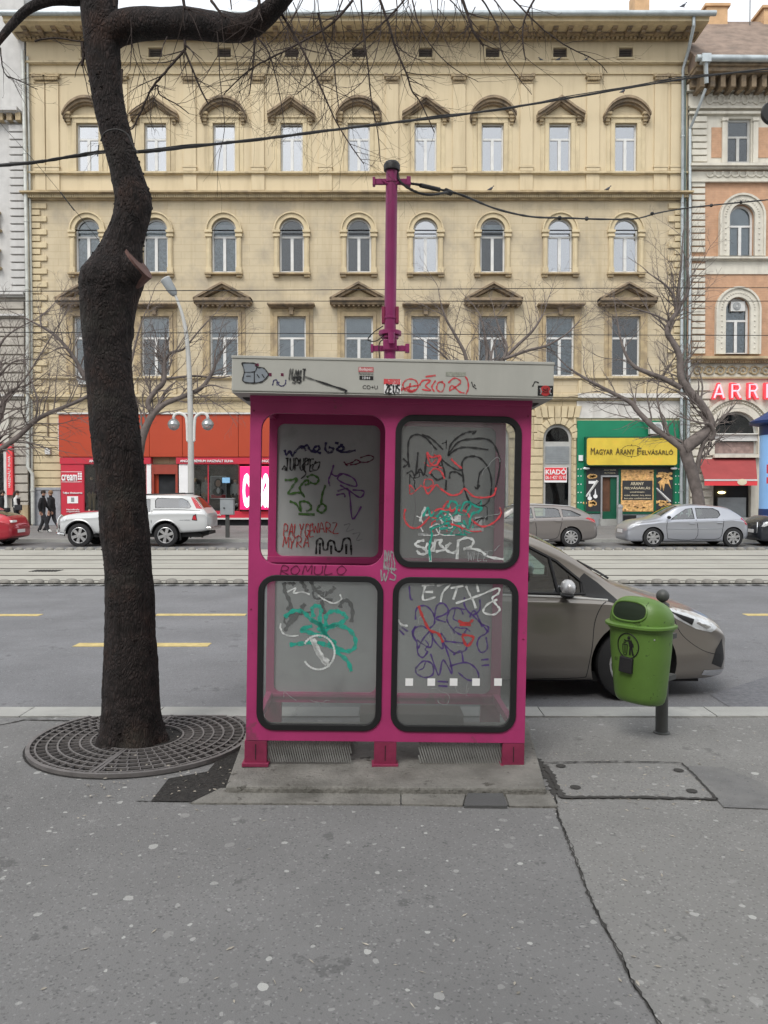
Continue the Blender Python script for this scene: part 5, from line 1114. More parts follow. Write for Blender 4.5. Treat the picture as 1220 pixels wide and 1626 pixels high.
# pilasters between the top-floor windows
PX=[73]+[(a+b)/2 for a,b in zip(CX[:-1],CX[1:])]+[1049,1073]
PX[0]=84
for i,c in enumerate([64]+PX):
    w_=10 if i not in (0,len(PX)) else 8; r=190
    mb=MB(); bxp(mb,c-w_,c+w_,131,262,.09,ref=r); bxp(mb,c-w_-1.5,c+w_+1.5,262,265,.16,ref=r); bxp(mb,c-w_-.5,c+w_+.5,265,271,.13,ref=r)
    bxp(mb,c-w_-.5,c+w_+.5,276.5,301.5,.08,ref=r)
    pl=mb.build('pilaster',M_wall,bld,world=True,bevel=.008)
    mb=MB(); bxp(mb,c-w_-2.5,c+w_+2.5,118,120.5,.26,ref=r); bxp(mb,c-w_-.5,c+w_+.5,129.5,131,.14,ref=r)
    for k in range(5):
        x=c-w_+2+(2*w_-4)*k/4; mb.sphere((fx_(x,r),BF-.16,FZ(126.5)),.10,8,1,.8,1.2)
    for s in (-1,1): mb.sphere((fx_(c+s*(w_),r),BF-.18,FZ(122)),.12,8,1,.8,1)
    mb.build('capital',M_stone2,pl,world=True)
# quoins
mb=MB(); r=450; k=0; y=322; mq=MB()
while y<625:
    wl=10 if k%2 else 17
    bxp(mq,1085-wl*1.45,1088,y,y+8.6,.10,ref=r); bxp(mb,51,51+wl*1.45,y,y+8.6,.10,ref=r); y+=10.4; k+=1
mq.build('quoins',M_trim,bld,world=True,bevel=.02)
y=640
while y<662: bxp(mb,52,97,y,y+11,.07,ref=700); y+=12.4
y=664
while y<776: bxp(mb,53,97,y,y+10.5,.07,ref=700); y+=12
mb.build('quoins',M_trim,bld,world=True,bevel=.02)
mb=MB(); bxp(mb,53,98,778,834,.14,ref=800); bxp(mb,51,99,774,778,.18,ref=800); mb.build('plinth_block',mat('grey_granite',(.30,.31,.33),rough=.6,var=.15,vs=6),bld,world=True)
# rusticated joints with voussoirs by the arched shop window
mb=MB(); y=662
while y<832:
    for a,b in ((848,861.5),(910.5,914.5),(810,848),): 
        if a==810 and y>700 or a!=810: bxp(mb,a,b,y,y+11.2,.07,ref=740)
    y+=12.6
for a0 in (885.5,785.5):
    cx=fx_(a0,740); cz=FZ(696); r0=23.2*BF/FP; r1=34*BF/FP
    for k in range(9):
        t0=math.pi*(k+.06)/9; t1=math.pi*(k+.94)/9
        mb.prism([(cx+r0*math.cos(t0),cz+r0*math.sin(t0)),(cx+r1*math.cos(t0),cz+r1*math.sin(t0)),(cx+r1*math.cos(t1),cz+r1*math.sin(t1)),(cx+r0*math.cos(t1),cz+r0*math.sin(t1))],BF-.09,BF-.001)
for c in (885.5,):
    for k in range(-3,4):
        a=c+k*9.5; l=k*1.6; q=[(fx_(a-4.2+l*.2,650),FZ(663)),(fx_(a+4.2+l*.2,650),FZ(663)),(fx_(a+4.5+l,650),FZ(645)),(fx_(a-4.5+l,650),FZ(645))]; mb.prism(q,BF-.11,BF-.0015)
bxp(mb,820,866,640,649,.05,ref=650); bxp(mb,820,860,651,660,.05,ref=650)
mb.build('rusticated_blocks',M_trim,bld,world=True)
# arched shop window beside the green shop
def shopwin(h,a,b):
    mb=MB(); r=740; fw=.13; x0,x1=h[0][0],h[1][0]
    mb.plate(h,[archp(x0+fw,x1-fw,FZ(701),FZ(696.5),12),[(x0+fw,FZ(833)),(x1-fw,FZ(833)),(x1-fw,FZ(742)),(x0+fw,FZ(742))]],BF+.12,BF+.2)
    w_=mb.build('window',M_wing,bld,world=True)
    mb=MB(); mb.prism(h,BF+.15,BF+.156); mb.build('pane',M_glass,w_,world=True)
    mb=MB(); mb.prism(h,BF+.6,BF+.61); mb.build('dark_interior',M_cur['dark'],w_,world=True)
    mb=MB(); 
    for k in range(9): zz=FZ(736)+k*(FZ(708)-FZ(736))/9; mb.box(x0+.12,x1-.12,BF+.08,BF+.125,zz,zz+.085)
    mb.build('roller_shutter',M_midgrey if a else M_alu,w_,world=True)
shopwin(gnd_h[0],1,1); shopwin(gnd_h[1],0,0)
for h in gnd_h[2:]: window(h,None,trans=.7,cur='dark',frame=M_wing)
def ftext(s,px0,px1,py0,py1,d,m,parent,ref=None,depth=.02,bold=0,name='lettering',Y=None):
    YY=Y or BF; r=ref or (py0+py1)/2; a,b=U(px0,r,YY).x,U(px1,r,YY).x
    return text(s,a,b,U(610,py1,YY).z,U(610,py0,YY).z,lambda x,y,z:(x,YY-d+y,z),name,m,parent,depth,world=True,bold=bold)
sg=thing('rental_sign','red and white KIADÓ sign hung in the arched shop window','sign',(fx_(881,750),BF+.09,FZ(766)))
mb=MB(); bxp(mb,865,901,742,766,-.06,-.09,ref=752); mb.build('board',M_wht,sg,world=True)
mb=MB(); bxp(mb,866,900,742.5,762.5,-.05,-.06,ref=752); mb.build('red_field',M_signred,sg,world=True)
ftext('KIADÓ',867,899.5,743.5,753.5,-.04,M_wht,sg,bold=.02); ftext('06-1 427 15 95',867,899,755.5,761,-.04,M_wht,sg)
# ---------------- red clothes shop ----------------
def sbox(mb,px0,px1,py0,py1,d0,d1,ref=None):
    r=ref or (py0+py1)/2; mb.box(fx_(px0,r),fx_(px1,r),BF-d0,BF-d1,FZ(py1),FZ(py0)); return mb
rs=thing('clothes_shopfront','orange-red clothes shopfront with display windows at the foot of the ochre building','shopfront',(fx_(350,800),BF,0))
def rp(name,m,boxes,bev=0):
    mb=MB()
    for q in boxes: sbox(mb,*q,ref=740)
    return mb.build(name,m,rs,world=True,bevel=bev)
for a,b in ((99,187.5),(188,241),(241.5,293),(293.5,381),(381.5,470),(470.5,560),(560.5,636)): rp('fascia_panel',M_red,[(a,b,659,726,.42,.003)],.015)
rp('fascia_cap',M_lightgrey,[(98,637,656.5,659,.5,.003)])
rp('sign_band',M_red2,[(100,243,727,737,.40,.004),(283,382,727,737,.40,.004),(382,470,727,737,.40,.004),(470,636,727,737,.40,.004)])
rp('side_panel',M_red2,[(101,137,737,822,.36,.004)],.01)
rp('base_band',M_red2,[(137,243,812,822,.34,.004),(287,636,812,822,.34,.004)])
rp('base_cap',M_lightgrey,[(287,636,822,824.5,.42,.004),(100,243,822,824.5,.42,.004)])
rp('kick_recess',M_dark,[(100,243,824.5,835,.2,.004),(287,636,824.5,835,.2,.004)])
rp('white_column',M_wht,[(236,243,737,812,.34,.02)]); rp('white_column',M_wht,[(287,301,737,812,.34,.02)])
rp('interior_back',mat('shop_interior_brown',(.10,.08,.065),rough=.8,var=.5,vs=1.5,dirt=(.25,.19,.14),dirt_s=1.8,dirt_t=.5),[(137,636,737,812,.06,.01)])
for a,b in ((137,178),(178,236),(301,333),(333,382),(456,500),(500,545),(545,590),(590,635)):
    mb=MB(); r=740; fw=.8
    mb.plate(rect(a,b,737,812,r),[rect(a+fw,b-fw,738,811,r)],BF-.34,BF-.28); d=mb.build('display_window',M_red2,rs,world=True)
    g=MB(); g.prism(rect(a,b,737,812,r),BF-.31,BF-.305); g.build('pane',glassmat('shop_glass_%d'%a,(.85,.88,.88),refl=.04,rough=.02),d,world=True)
mb=MB(); sbox(mb,244,247.5,738,834,.36,.02,740); sbox(mb,281.5,285,738,834,.36,.02,740); sbox(mb,247.5,281.5,738,752,.34,.02,740); sbox(mb,247.5,281.5,751,753,.38,.02,740); dr=mb.build('door_frame',mat('brown_red_frame',(.30,.055,.035),rough=.5),rs,world=True)
mb=MB(); sbox(mb,247.5,281.5,753,834,.1,.06,740); mb.build('door',M_cur['dark'],rs,world=True); mb=MB(); sbox(mb,247.5,253,753,834,.14,.101,740); mb.build('door_leaf_edge',M_red,rs,world=True)
# lit sign panel
ls=MB(); sbox(ls,384,452,741,809,.55,.401,740); lsg=ls.build('lit_sign_panel',M_redsign,rs,world=True,bevel=.02)
def wide(s,a,b,c,d,dd,m,par,bold=.0): ftext(s,a,b,c,d,dd,m,par,ref=740,bold=bold)
wide('cream',388.5,449,752,806,.57,M_whtlit,lsg,.03)
sp=[o for o in rs.children if o.name.startswith('side_panel')][0]; sb=[o for o in rs.children if o.name.startswith('sign_band')]
def linez(mb,a,b,c,d): sbox(mb,a,b,c,d,.372,.361,740)
wide('cream',102.5,127,754,763.5,.38,M_wht,sp,.02)
mb=MB()
for a in (128,131.5):
    for c in (751,755,759): linez(mb,a,a+2.7,c,c+3)
linez(mb,102,134,749.2,749.8); linez(mb,102,134,765,765.7); mb.build('emblem_grid',M_wht,sp,world=True)
wide('Teljes divatszerviz',104,135,781,785,.38,M_wht,sp,.01); wide('Használtruha',110,130,807.5,810,.38,M_wht,sp); wide('nagyáruház',110,131,811,813.5,.38,M_wht,sp)
mb=MB(); linez(mb,111,128,788,799); mb.build('notice',M_wht,sp,world=True); mb=MB(); sbox(mb,117,122,790,797,.376,.3725,740); mb.build('notice_mark',M_midgrey,sp,world=True)
wide('ANGOL PRÉMIUM HASZNÁLT RUHA',146.5,232,729.5,734.5,.42,M_wht,sb[0],.012); wide('ANGOL PRÉMIUM HASZNÁLT RUHA',289.5,373,729.5,734.5,.42,M_wht,sb[0],.012); wide('ANGOL PRÉMIUM HASZNÁLT RUHA',415,500,729.5,734.5,.42,M_wht,sb[0],.012)
wide('www.cream.hu',335,353,815,818.5,.36,M_wht,[o for o in rs.children if o.name.startswith('base_band')][0],.005)
# poster in the shop window
po=thing('shop_poster','large fashion poster with a smiling dark haired woman in the red shop window','poster',(fx_(349,800),BF-.25,FZ(793)))
mb=MB(); sbox(mb,336,361,756,792,.27,.25,740); mb.build('backing',M_wht,po,world=True)
pf=MB(); sbox(pf,337,360,757,785,.275,.271,740); pf.build('picture_field',mat('poster_grey',(.30,.28,.28),rough=.6,var=.4,vs=2),po,world=True)
def disc(par,name,m,px,py,rx,rz,d,Y=None,sh=1.0,n=16):
    mb=MB(); YY=Y or BF; c=U(px,py,YY); s_=YY/FP; mb.prism([(c.x+rx*s_*math.cos(2*math.pi*k/n),c.z+rz*s_*math.sin(2*math.pi*k/n)) for k in range(n)],YY-d-.004,YY-d); return mb.build(name,m,par,world=True)
disc(po,'picture_hair',M_hair,348.5,768,6.5,8,.277); disc(po,'picture_coat',M_seat,348.5,781,9,6.5,.282); disc(po,'picture_face',M_skin,348.5,767.5,4,5.5,.288); disc(po,'picture_blouse',M_wht,348.5,779,2.5,5,.288)
mb=MB(); sbox(mb,337,360,785.5,791,.28,.271,740); mb.build('red_strip',M_signred,po,world=True)
nb=MB(); sbox(nb,355,367,758.5,767,.33,.29,740); o=nb.build('notice_board',mat('pale_blue_notice',(.25,.50,.75),rough=.5,var=.1)); tag(o,'small pale blue notice hanging in the red shop window beside the poster','notice')
# ---------------- people and mannequins ----------------
def body(name,label,cat,loc,rz,J,E,rad,cols,scale=1.0,group=None,hair=True,hat=None,extra=None,hairm=None):
    root=thing(name,label,cat,loc,(0,0,rz),group); root.scale=(scale,)*3
    keys=list(J); me=bpy.data.meshes.new(name); me.from_pydata([J[k] for k in keys],[(keys.index(a),keys.index(b)) for a,b in E],[])
    o=bpy.data.objects.new('tmp',me); col.objects.link(o); mo=o.modifiers.new('skin','SKIN'); mo.use_smooth_shade=True
    if not me.skin_vertices:
        bm=bmesh.new(); bm.from_mesh(me); bm.verts.layers.skin.verify(); bm.to_mesh(me); bm.free()
    for i,k in enumerate(keys): me.skin_vertices[0].data[i].radius=(rad[k],rad[k]*(.75 if k in('chest','waist','pelvis') else 1)) if not isinstance(rad[k],tuple) else rad[k]; me.skin_vertices[0].data[i].use_root=(k=='pelvis')
    o.modifiers.new('sub','SUBSURF').levels=1
    dg=bpy.context.evaluated_depsgraph_get(); m2=bpy.data.meshes.new_from_object(o.evaluated_get(dg)); bpy.data.objects.remove(o)
    names=list(cols); m2.materials.clear()
    for n_ in names: m2.materials.append(cols[n_][0])
    JV={k:Vector(v) for k,v in J.items()}; segs=[(a,b) for a,b in E]
    def region(a,b):
        for n_ in names:
            for t in cols[n_][1]:
                if t in (a,b) or (a+'-'+b)==t or (b+'-'+a)==t: return names.index(n_)
        return 0
    reg=[region(a,b) for a,b in segs]
    for p in m2.polygons:
        c=p.center; best=1e9;bi=0
        for (a,b),r_ in zip(segs,reg):
            A,Bv=JV[a],JV[b]; t=max(0,min(1,(c-A).dot(Bv-A)/max(1e-6,(Bv-A).length_squared))); d=(A.lerp(Bv,t)-c).length-.3*(rad[a] if not isinstance(rad[a],tuple) else rad[a][0])
            if d<best: best=d;bi=r_
        p.material_index=bi; p.use_smooth=True
    obj('body',m2,root)
    h=JV['head']
    if hair:
        mb=MB(); mb.sphere((h.x-.018,h.y,h.z+.035),.107,12,1.0,.86,.98); mb.build('hair',hairm or M_hair,root,smooth=True)
    mb=MB()
    for s in (-1,1): mb.sphere((h.x+.092,h.y+s*.032,h.z+.01),.011,6)
    mb.sphere((h.x+.108,h.y,h.z-.018),.016,6,1,.8,1.4); mb.sphere((h.x+.094,h.y,h.z-.058),.018,6,.5,1.3,.35)
    for s in (-1,1): mb.sphere((h.x,h.y+s*.085,h.z-.01),.024,6,.8,.4,1.2)
    mb.build('face_features',M_skin if cat=='person' else cols[names[0]][0],root)
    return root
def figure(arm=(.12,-.12),leg=(.22,-.22),lean=.03,kn=(.06,.10),elb=(.08,.1)):
    J=dict(pelvis=(0,0,.93),waist=(.005+lean*.3,0,1.08),chest=(.01+lean,0,1.30),neck=(.02+lean,0,1.47),head0=(.035+lean,0,1.56),head=(.045+lean,0,1.65),headt=(.04+lean,0,1.70))
    E=[('pelvis','waist'),('waist','chest'),('chest','neck'),('neck','head0'),('head0','head'),('head','headt')]
    rad=dict(pelvis=.175,waist=.18,chest=.20,neck=.075,head0=.066,head=.092,headt=.078)
    for s,nm,a,l,k,e in ((-1,'r',arm[0],leg[0],kn[0],elb[0]),(1,'l',arm[1],leg[1],kn[1],elb[1])):
        J['sh'+nm]=(lean,s*.175,1.40); J['el'+nm]=(lean+a*.55-.02,s*.215,1.13); J['wr'+nm]=(lean+a+e,s*.205,.90); J['pm'+nm]=(lean+a+e+.01,s*.20,.83)
        E+=[('chest','sh'+nm),('sh'+nm,'el'+nm),('el'+nm,'wr'+nm),('wr'+nm,'pm'+nm)]
        rad.update({'sh'+nm:.088,'el'+nm:.068,'wr'+nm:.048,'pm'+nm:(.034,.02)})
        for f in range(5):
            J['fg%s%d'%(nm,f)]=(lean+a+e+.045-.022*f,s*(.20-(.03 if f==0 else 0)),.75+(.03 if f==0 else .006*abs(f-2))); E.append(('pm'+nm,'fg%s%d'%(nm,f))); rad['fg%s%d'%(nm,f)]=.0095
        J['hp'+nm]=(0,s*.09,.88); J['kn'+nm]=(l*.5+k,s*.095,.50); J['an'+nm]=(l,s*.09,.10); J['to'+nm]=(l+.15,s*.10,.05); J['he'+nm]=(l-.05,s*.09,.06)
        E+=[('pelvis','hp'+nm),('hp'+nm,'kn'+nm),('kn'+nm,'an'+nm),('an'+nm,'to'+nm),('an'+nm,'he'+nm)]
        rad.update({'hp'+nm:.115,'kn'+nm:.085,'an'+nm:.062,'to'+nm:.042,'he'+nm:.045})
    return J,E,rad
HANDS=['pmr','pml']+['fg%s%d'%(n_,f) for n_ in 'rl' for f in range(5)]
def dress(jacket,trous,shoes,skin=M_skin):
    return {'skin':(skin,['neck-head0','head0-head','head-headt']+['pm%s-fg%s%d'%(n_,n_,f) for n_ in 'rl' for f in range(5)]+['wrr-pmr','wrl-pml']),
     'shoes':(shoes,['anr-tor','anl-tol','anr-her','anl-hel']),'trousers':(trous,['pelvis-hpr','pelvis-hpl','hpr-knr','hpl-knl','knr-anr','knl-anl']),'jacket':(jacket,['pelvis-waist','waist-chest','chest-neck','chest-shr','chest-shl','shr-elr','shl-ell','elr-wrr','ell-wrl'])}
C_blk=mat('black_cloth',(.018,.018,.02),rough=.9,var=.3,vs=9); C_blk2=mat('charcoal_cloth',(.032,.032,.036),rough=.9,var=.3,vs=9); C_wht=mat('white_cloth',(.62,.62,.60),rough=.85,var=.08); C_shoe=mat('white_trainer',(.7,.7,.68),rough=.6)
C_tan=mat('tan_cloth',(.42,.28,.13),rough=.9,var=.15); C_plum=mat('plum_jacket',(.10,.035,.045),rough=.85,var=.2,vs=9); C_fash=mat('pale_fashion_cloth',(.50,.47,.42),rough=.9,var=.25,vs=9); C_man=mat('mannequin_skin',(.55,.38,.27),rough=.5)
def gp(px,py): q=G(px,py); return q
J,E,rd=figure(arm=(-.10,.20),leg=(.26,-.16),elb=(.06,.12)); q=gp(67,846.5)
body('person','person in black jacket and white trainers walking by the grey plinth, nearer of the pair','person',q,R(8),J,E,rd,dress(C_blk,C_blk2,C_shoe))
J,E,rd=figure(arm=(.10,-.10),leg=(-.30,.24),kn=(.12,.02)); q=gp(83,843)
body('person','person in black padded coat stepping behind the white pickup, farther of the pair','person',q,R(172),J,E,rd,dress(C_blk,C_blk2,C_blk),hairm=mat('light_brown_hair',(.22,.13,.07),rough=.8))
J,E,rd=figure(arm=(.16,-.05),leg=(.16,-.06),lean=.02); q=gp(26,839.5)
pw=body('person','woman with long dark hair, white sleeves and a black shoulder bag by the grey wall','person',q,R(0),J,E,rd,dress(C_wht,C_blk,C_blk))
mb=MB(); mb.box(-.13,.14,-.17,.17,1.0,1.42); mb.build('vest',C_blk,pw,bevel=.05); mb=MB(); mb.sphere((-.07,0,1.55),.10,10,.8,1,1.9); mb.build('long_hair',M_hair,pw,smooth=True)
bg_=thing('handbag','black shoulder bag hanging at the hip of the woman with white sleeves','bag',(q.x+.22,q.y-.26,1.0)); mb=MB(); mb.box(-.17,.17,-.06,.06,-.14,.12); mb.build('bag_body',C_blk2,bg_,bevel=.03); mb=MB(); mb.tube(catmull([(-.14,0,.1),(-.18,.04,.3),(-.18,.16,.48)],5),.012,6); mb.build('strap',C_blk,bg_)
mb=MB(); mb.box(-.13,.13,-.05,.05,-.16,.1); mb.tube(catmull([(-.08,0,.1),(0,0,.2),(.08,0,.1)],5),.012,6); o=mb.build('tote_bag',C_blk2,bevel=.0); o.location=(q.x-.32,q.y-.2,.78); tag(o,'dark shopping bag carried low behind the woman with white sleeves','bag')
J,E,rd=figure(arm=(.05,-.05),leg=(.12,-.1)); q=gp(2,845)
body('person','person in black coat at the left edge, half hidden by the red car','person',q,R(20),J,E,rd,dress(C_blk,C_blk2,C_blk))
def mannequin(px,pyf,Yd,lab,coat,trs,hairm=None,sc_=1.0,rz=-90):
    z=U(px,pyf,Yd).z; J,E,rd=figure(arm=(.03,.02),leg=(.02,-.02),lean=0,kn=(.01,.01),elb=(.02,.05))
    return body('mannequin',lab,'mannequin',(U(px,pyf,Yd).x,Yd,z),R(rz),J,E,rd,dress(coat,trs,C_man,C_man),scale=sc_,group=None,hair=hairm is not None,hairm=hairm)
MY=BF-.18
def md(px,pyh,pyf): return (U(px,pyh,MY).z-U(px,pyf,MY).z)/1.78
mannequin(146.5,813,MY,'headless looking mannequin in plum jacket and tan trousers, left of the tree trunk',C_plum,C_tan,None,md(146,755,813))
mannequin(328,813,MY,'mannequin with long reddish hair and pale jacket beside the poster',C_fash,C_man,mat('red_hair',(.30,.08,.035),rough=.8),md(328,756,813))
mannequin(311,813,MY,'pale dressed mannequin partly hidden by the white lamp post',C_fash,C_man,mat('blond_wig',(.5,.36,.16),rough=.8),md(311,759,813))
mannequin(374,813,MY,'mannequin in a white top and black trousers under the pale blue notice',C_wht,C_blk,None,md(374,759,813))
mb=MB(); 
q=U(299,790,MY); mb.sphere((0,0,0),.28,12,1,.3,1); o=mb.build('hanging_garment',C_blk2,smooth=True); o.location=(U(321,788,MY).x,MY+.1,U(321,788,MY).z); tag(o,'dark striped garment behind the mannequins left of the red window divider','garment')
# ---------------- green gold shop ----------------
gs=thing('gold_shopfront','bright green shopfront with charcoal door and panels under the white painted band','shopfront',(fx_(998,800),BF,0))
def gp2(name,m,boxes,bev=0,par=None):
    mb=MB()
    for q in boxes: sbox(mb,*q,ref=740)
    return mb.build(name,m,par or gs,world=True,bevel=bev)
gp2('fascia',M_grn,[(916,1081,668,696,.12,.001),(916,930,696,834,.12,.001),(1067,1081,696,834,.12,.001)],.01)
gp2('charcoal_fascia',M_char,[(929,1068,741,746,.16,.01),(953,982,741,756,.14,.01)])
gp2('charcoal_surround',M_char,[(929.5,953.5,746,815,.14,.01),(1041,1067.5,746,815,.14,.01),(983.5,1041,746,818,.10,.01)])
gp2('green_trim',M_grnd,[(927,930,696,818,.17,.01),(1067,1070,696,818,.17,.01),(981,984.5,745,820,.17,.01),(1037.5,1041,745,820,.17,.01),(929,954,812,815,.17,.01),(984,1068,813,816,.17,.01)])
gp2('stall_riser',M_midgrey,[(984,1068,816,835,.13,.01),(929,953,816,835,.13,.01)])
gp2('dark_vent',M_dark,[(989,1010,818,829,.14,.131)])
d=gp2('door_frame',M_alu,[(953,955.5,757,833,.2,.01),(978.5,981,757,833,.2,.01),(953,981,755,757.5,.2,.01)])
gp2('door_opening',mat('warm_brown_interior',(.12,.055,.03),rough=.7,var=.3,vs=2),[(955.5,971,757.5,828,.03,.01)],par=d)
gp2('door_leaf',M_grnd,[(969,978.5,757.5,824,.1,.05),(955.5,978.5,812,824,.12,.101)],par=d)
gp2('door_step',M_kerb,[(951,984,824,835,.4,.05)])
gp2('light_switch_box',M_wht,[(918,924.5,723,732,.2,.12)])
mb=MB()
for y in (745,756,769,782,798):
    for a in (917.5,922,1072,1077):
        c=U(a,y,BF); mb.sphere((c.x,BF-.13,c.z),.035,6,1,.5,1)
mb.build('panel_studs',M_wht,gs,world=True)
for a,lab in ((929,'left'),(1067,'right')):
    mb=MB(); c=U(a,744,BF); mb.sphere((0,0,0),.11,10,1.7,1,.7); o=mb.build('spotlight',M_wht,smooth=True); o.location=(c.x,BF-.3,c.z); tag(o,'small white oval spotlight under the %s end of the yellow sign'%lab,'lamp','white spotlights of the green shop')
ys=thing('shop_sign','long yellow sign reading Magyar Arany Felvásárló on the green shopfront','sign',(fx_(998,720),BF-.13,FZ(741)))
mb=MB(); sbox(mb,926.5,1071,694.5,740.5,.5,.121,740); mb.build('sign_box',M_grnd,ys,world=True)
mb=MB(); a,b=fx_(928,720),fx_(1069.5,720); mb.prism(rrect(a,b,FZ(739),FZ(696.5),.12),BF-.53,BF-.5); mb.build('sign_face',M_gold,ys,world=True)
def smallcaps(s,px0,px1,py0,py1,d,m,par):
    W=s.split(' '); tot=sum(len(w_)+.75 for w_ in W)-.75+ .35*len(W); u=(px1-px0)/tot; x=px0
    for w_ in W:
        ftext(w_[0],x,x+u*1.15,py0,py1,d,m,par,ref=(py0+py1)/2,bold=0); x+=u*1.35
        n_=len(w_)-1; ftext(w_[1:].upper(),x,x+u*n_*.98,py0+(py1-py0)*.22,py1,d,m,par,ref=(py0+py1)/2,bold=0); x+=u*(n_+.75)
smallcaps('Magyar Arany Felvásárló',934,1064,712,722.5,.545,M_dtxt,ys)
mb=MB()
for s in (-1,1):
    for t in (-1,1):
        pts=[(998+s*1,717+t*8),(998+s*6,717+t*8.5),(998+s*12,717+t*6),(998+s*15,717+t*3)]
        ribbon(mb,[ (fx_(x,717),FZ(y)) for x,y in pts],.03,lambda a,b:(a,BF-.534,b))
    ribbon(mb,[(fx_(998,717),FZ(717+s*10.5)),(fx_(998,717),FZ(717+s*8))],.06,lambda a,b:(a,BF-.534,b))
mb.build('flourish',M_dtxt,ys,world=True)
ps=thing('window_poster','gold bar photo poster reading Arany Felvásárlás in the green shop window','poster',(fx_(1011,780),BF-.13,FZ(812)))
mb=MB(); sbox(mb,985.5,1037,744.5,812,.145,.101,740); mb.build('poster_frame',M_nug,ps,world=True)
mb=MB(); sbox(mb,987.5,1035,763,794,.16,.146,740); mb.build('text_field',M_char,ps,world=True)
mb=MB(); rnd=random.Random(8)
for y0,y1 in ((747,762),(795,810)):
    for k in range(26):
        c=U(rnd.uniform(989,1033),rnd.uniform(y0,y1),BF); mb.sphere((c.x,BF-.15,c.z),.1,6,rnd.uniform(1,2.2),.12,.6)
mb.build('gold_bars',mat('gold_bars',(.62,.36,.15),rough=.4,var=.6,vs=5),ps,world=True)
ftext('ARANY',1000,1021,765.5,770.5,.165,M_ltxt,ps,bold=.008); ftext('FELVÁSÁRLÁS',990.5,1031,772.5,777,.165,M_ltxt,ps,bold=.008)
ftext('azonnali készpénz',999,1022,780,783,.165,M_ltxt,ps); ftext('ezüst, ékszer, óra, érme',990,1032,785,788,.165,M_ltxt,ps); ftext('becsüs szakértelem',990,1032,790,792.5,.165,M_ltxt,ps)
ftext('ARANY ÉKSZER',958,977,745,747.5,.145,M_ltxt,gs); ftext('FELVÁSÁRLÁS',959,976,750,752,.145,M_ltxt,gs)
def jewel(px,py,kind,par,sc_=1):
    c=U(px,py,BF); mb=MB(); rnd=random.Random(int(px*py))
    if kind=='pile':
        for k in range(14): mb.sphere((c.x+rnd.gauss(0,.14)*sc_,BF-.15,c.z+rnd.gauss(0,.07)*sc_),.09*sc_,6,1.3,.15,.9)
        m=M_nug
    elif kind=='bar': a=R(55)*sc_; L=.5; mb.tube([(c.x-L*math.cos(a),BF-.15,c.z-L*math.sin(a)),(c.x+L*math.cos(a),BF-.15,c.z+L*math.sin(a))],[.05,.07],5); m=M_lightgrey
    elif kind=='drop': mb.lathe([(.11,0),(.11,-.02)],(c.x,BF-.15,c.z-.1),'y',12); mb.tube([(c.x,BF-.15,c.z+.28),(c.x,BF-.15,c.z)],[.015,.05],5); m=M_wht
    elif kind=='box': mb.box(c.x-.2,c.x+.2,BF-.16,BF-.14,c.z-.07,c.z+.07); m=M_wht
    elif kind=='hand': mb.prism([(c.x-.35,c.z-.02),(c.x-.1,c.z+.2),(c.x+.2,c.z+.18),(c.x+.35,c.z-.35),(c.x+.2,c.z-.1),(c.x+.02,c.z-.05),(c.x-.05,c.z-.45),(c.x-.14,c.z-.1),(c.x-.2,c.z-.4),(c.x-.26,c.z-.08)],BF-.16,BF-.141); m=M_nug
    mb.build('jewellery_picture',m,par,world=True)
for a in ((940,756,'pile'),(940,766,'box'),(939,776,'bar'),(935.5,788,'drop'),(944.5,785,'drop'),(940,800,'pile'),(1054,756,'pile'),(1054,766,'hand'),(1052,786,'bar',gs,-.8),(1053,799,'pile')): jewel(a[0],a[1],a[2],gs,*(a[4:]))
def ac(px0,px1,py0,py1,Y,lab,wire=True,back=BF-.05):
    c=U((px0+px1)/2,(py0+py1)/2,Y); hw=(px1-px0)/2*Y/FP; hh=(py1-py0)/2*Y/FP
    t=thing('air_conditioner',lab,'air conditioner',(c.x,Y,c.z-hh))
    MB().box(-hw,hw,0,.32,.0,2*hh).build('casing',M_lightgrey,t,bevel=.02)
    mb=MB(); r=hh*.78; x=-hw*.18; mb.lathe([(r,-.012),(r,-.02)],(x,0,hh),'y',24); f=mb.build('fan_grille',M_midgrey,t)
    mb=MB()
    for k in range(1,5): mb.tube([(x+r*k/5*math.cos(R(a)),-.03,hh+r*k/5*math.sin(R(a))) for a in range(0,361,20)],.008,4,cap=False)
    mb.lathe([(r*.2,-.025),(r*.2,-.035)],(x,0,hh),'y',12); mb.build('guard_rings',M_lightgrey,f)
    mb=MB(); 
    for s in (-1,1): mb.box(s*hw*.7-.02,s*hw*.7+.02,0,back-Y+.02,-.05,-.001)
    mb.build('bracket',M_black,t)
    return t
t=ac(1033,1060,670.5,689,BF-.75,'white outdoor air conditioner above the right end of the yellow sign')
mb=MB(); mb.tube([(-.45,.2,.5),(-.75,.6,.85)],.05,8); mb.build('white_pipe',M_wht,t)
t=ac(124,137,590,610,BF-.45,'small air conditioner on the facade, peeping out left of the tree trunk')
mb=MB(); c=U(78,717,BF); mb.box(-.14,.14,-.15,.0,-.16,.16); o=mb.build('meter_box',M_lightgrey,bevel=.02); o.location=(c.x,BF-.075,c.z); tag(o,'small beige box on the wall left of the orange-red fascia','box')
mb=MB(); mb.tube([U(93,665,BF-.12),U(94,717,BF-.12)],.045,8); tag(mb.build('conduit_pipe',M_lightgrey,smooth=True),'short pale pipe on the wall beside the orange-red fascia','pipe')
mb=MB(); mb.tube([U(75,640,BF-.12),U(76,692,BF-.12)],.04,8); tag(mb.build('conduit_pipe',M_stone,smooth=True),'short dark conduit above the small beige wall box','pipe')
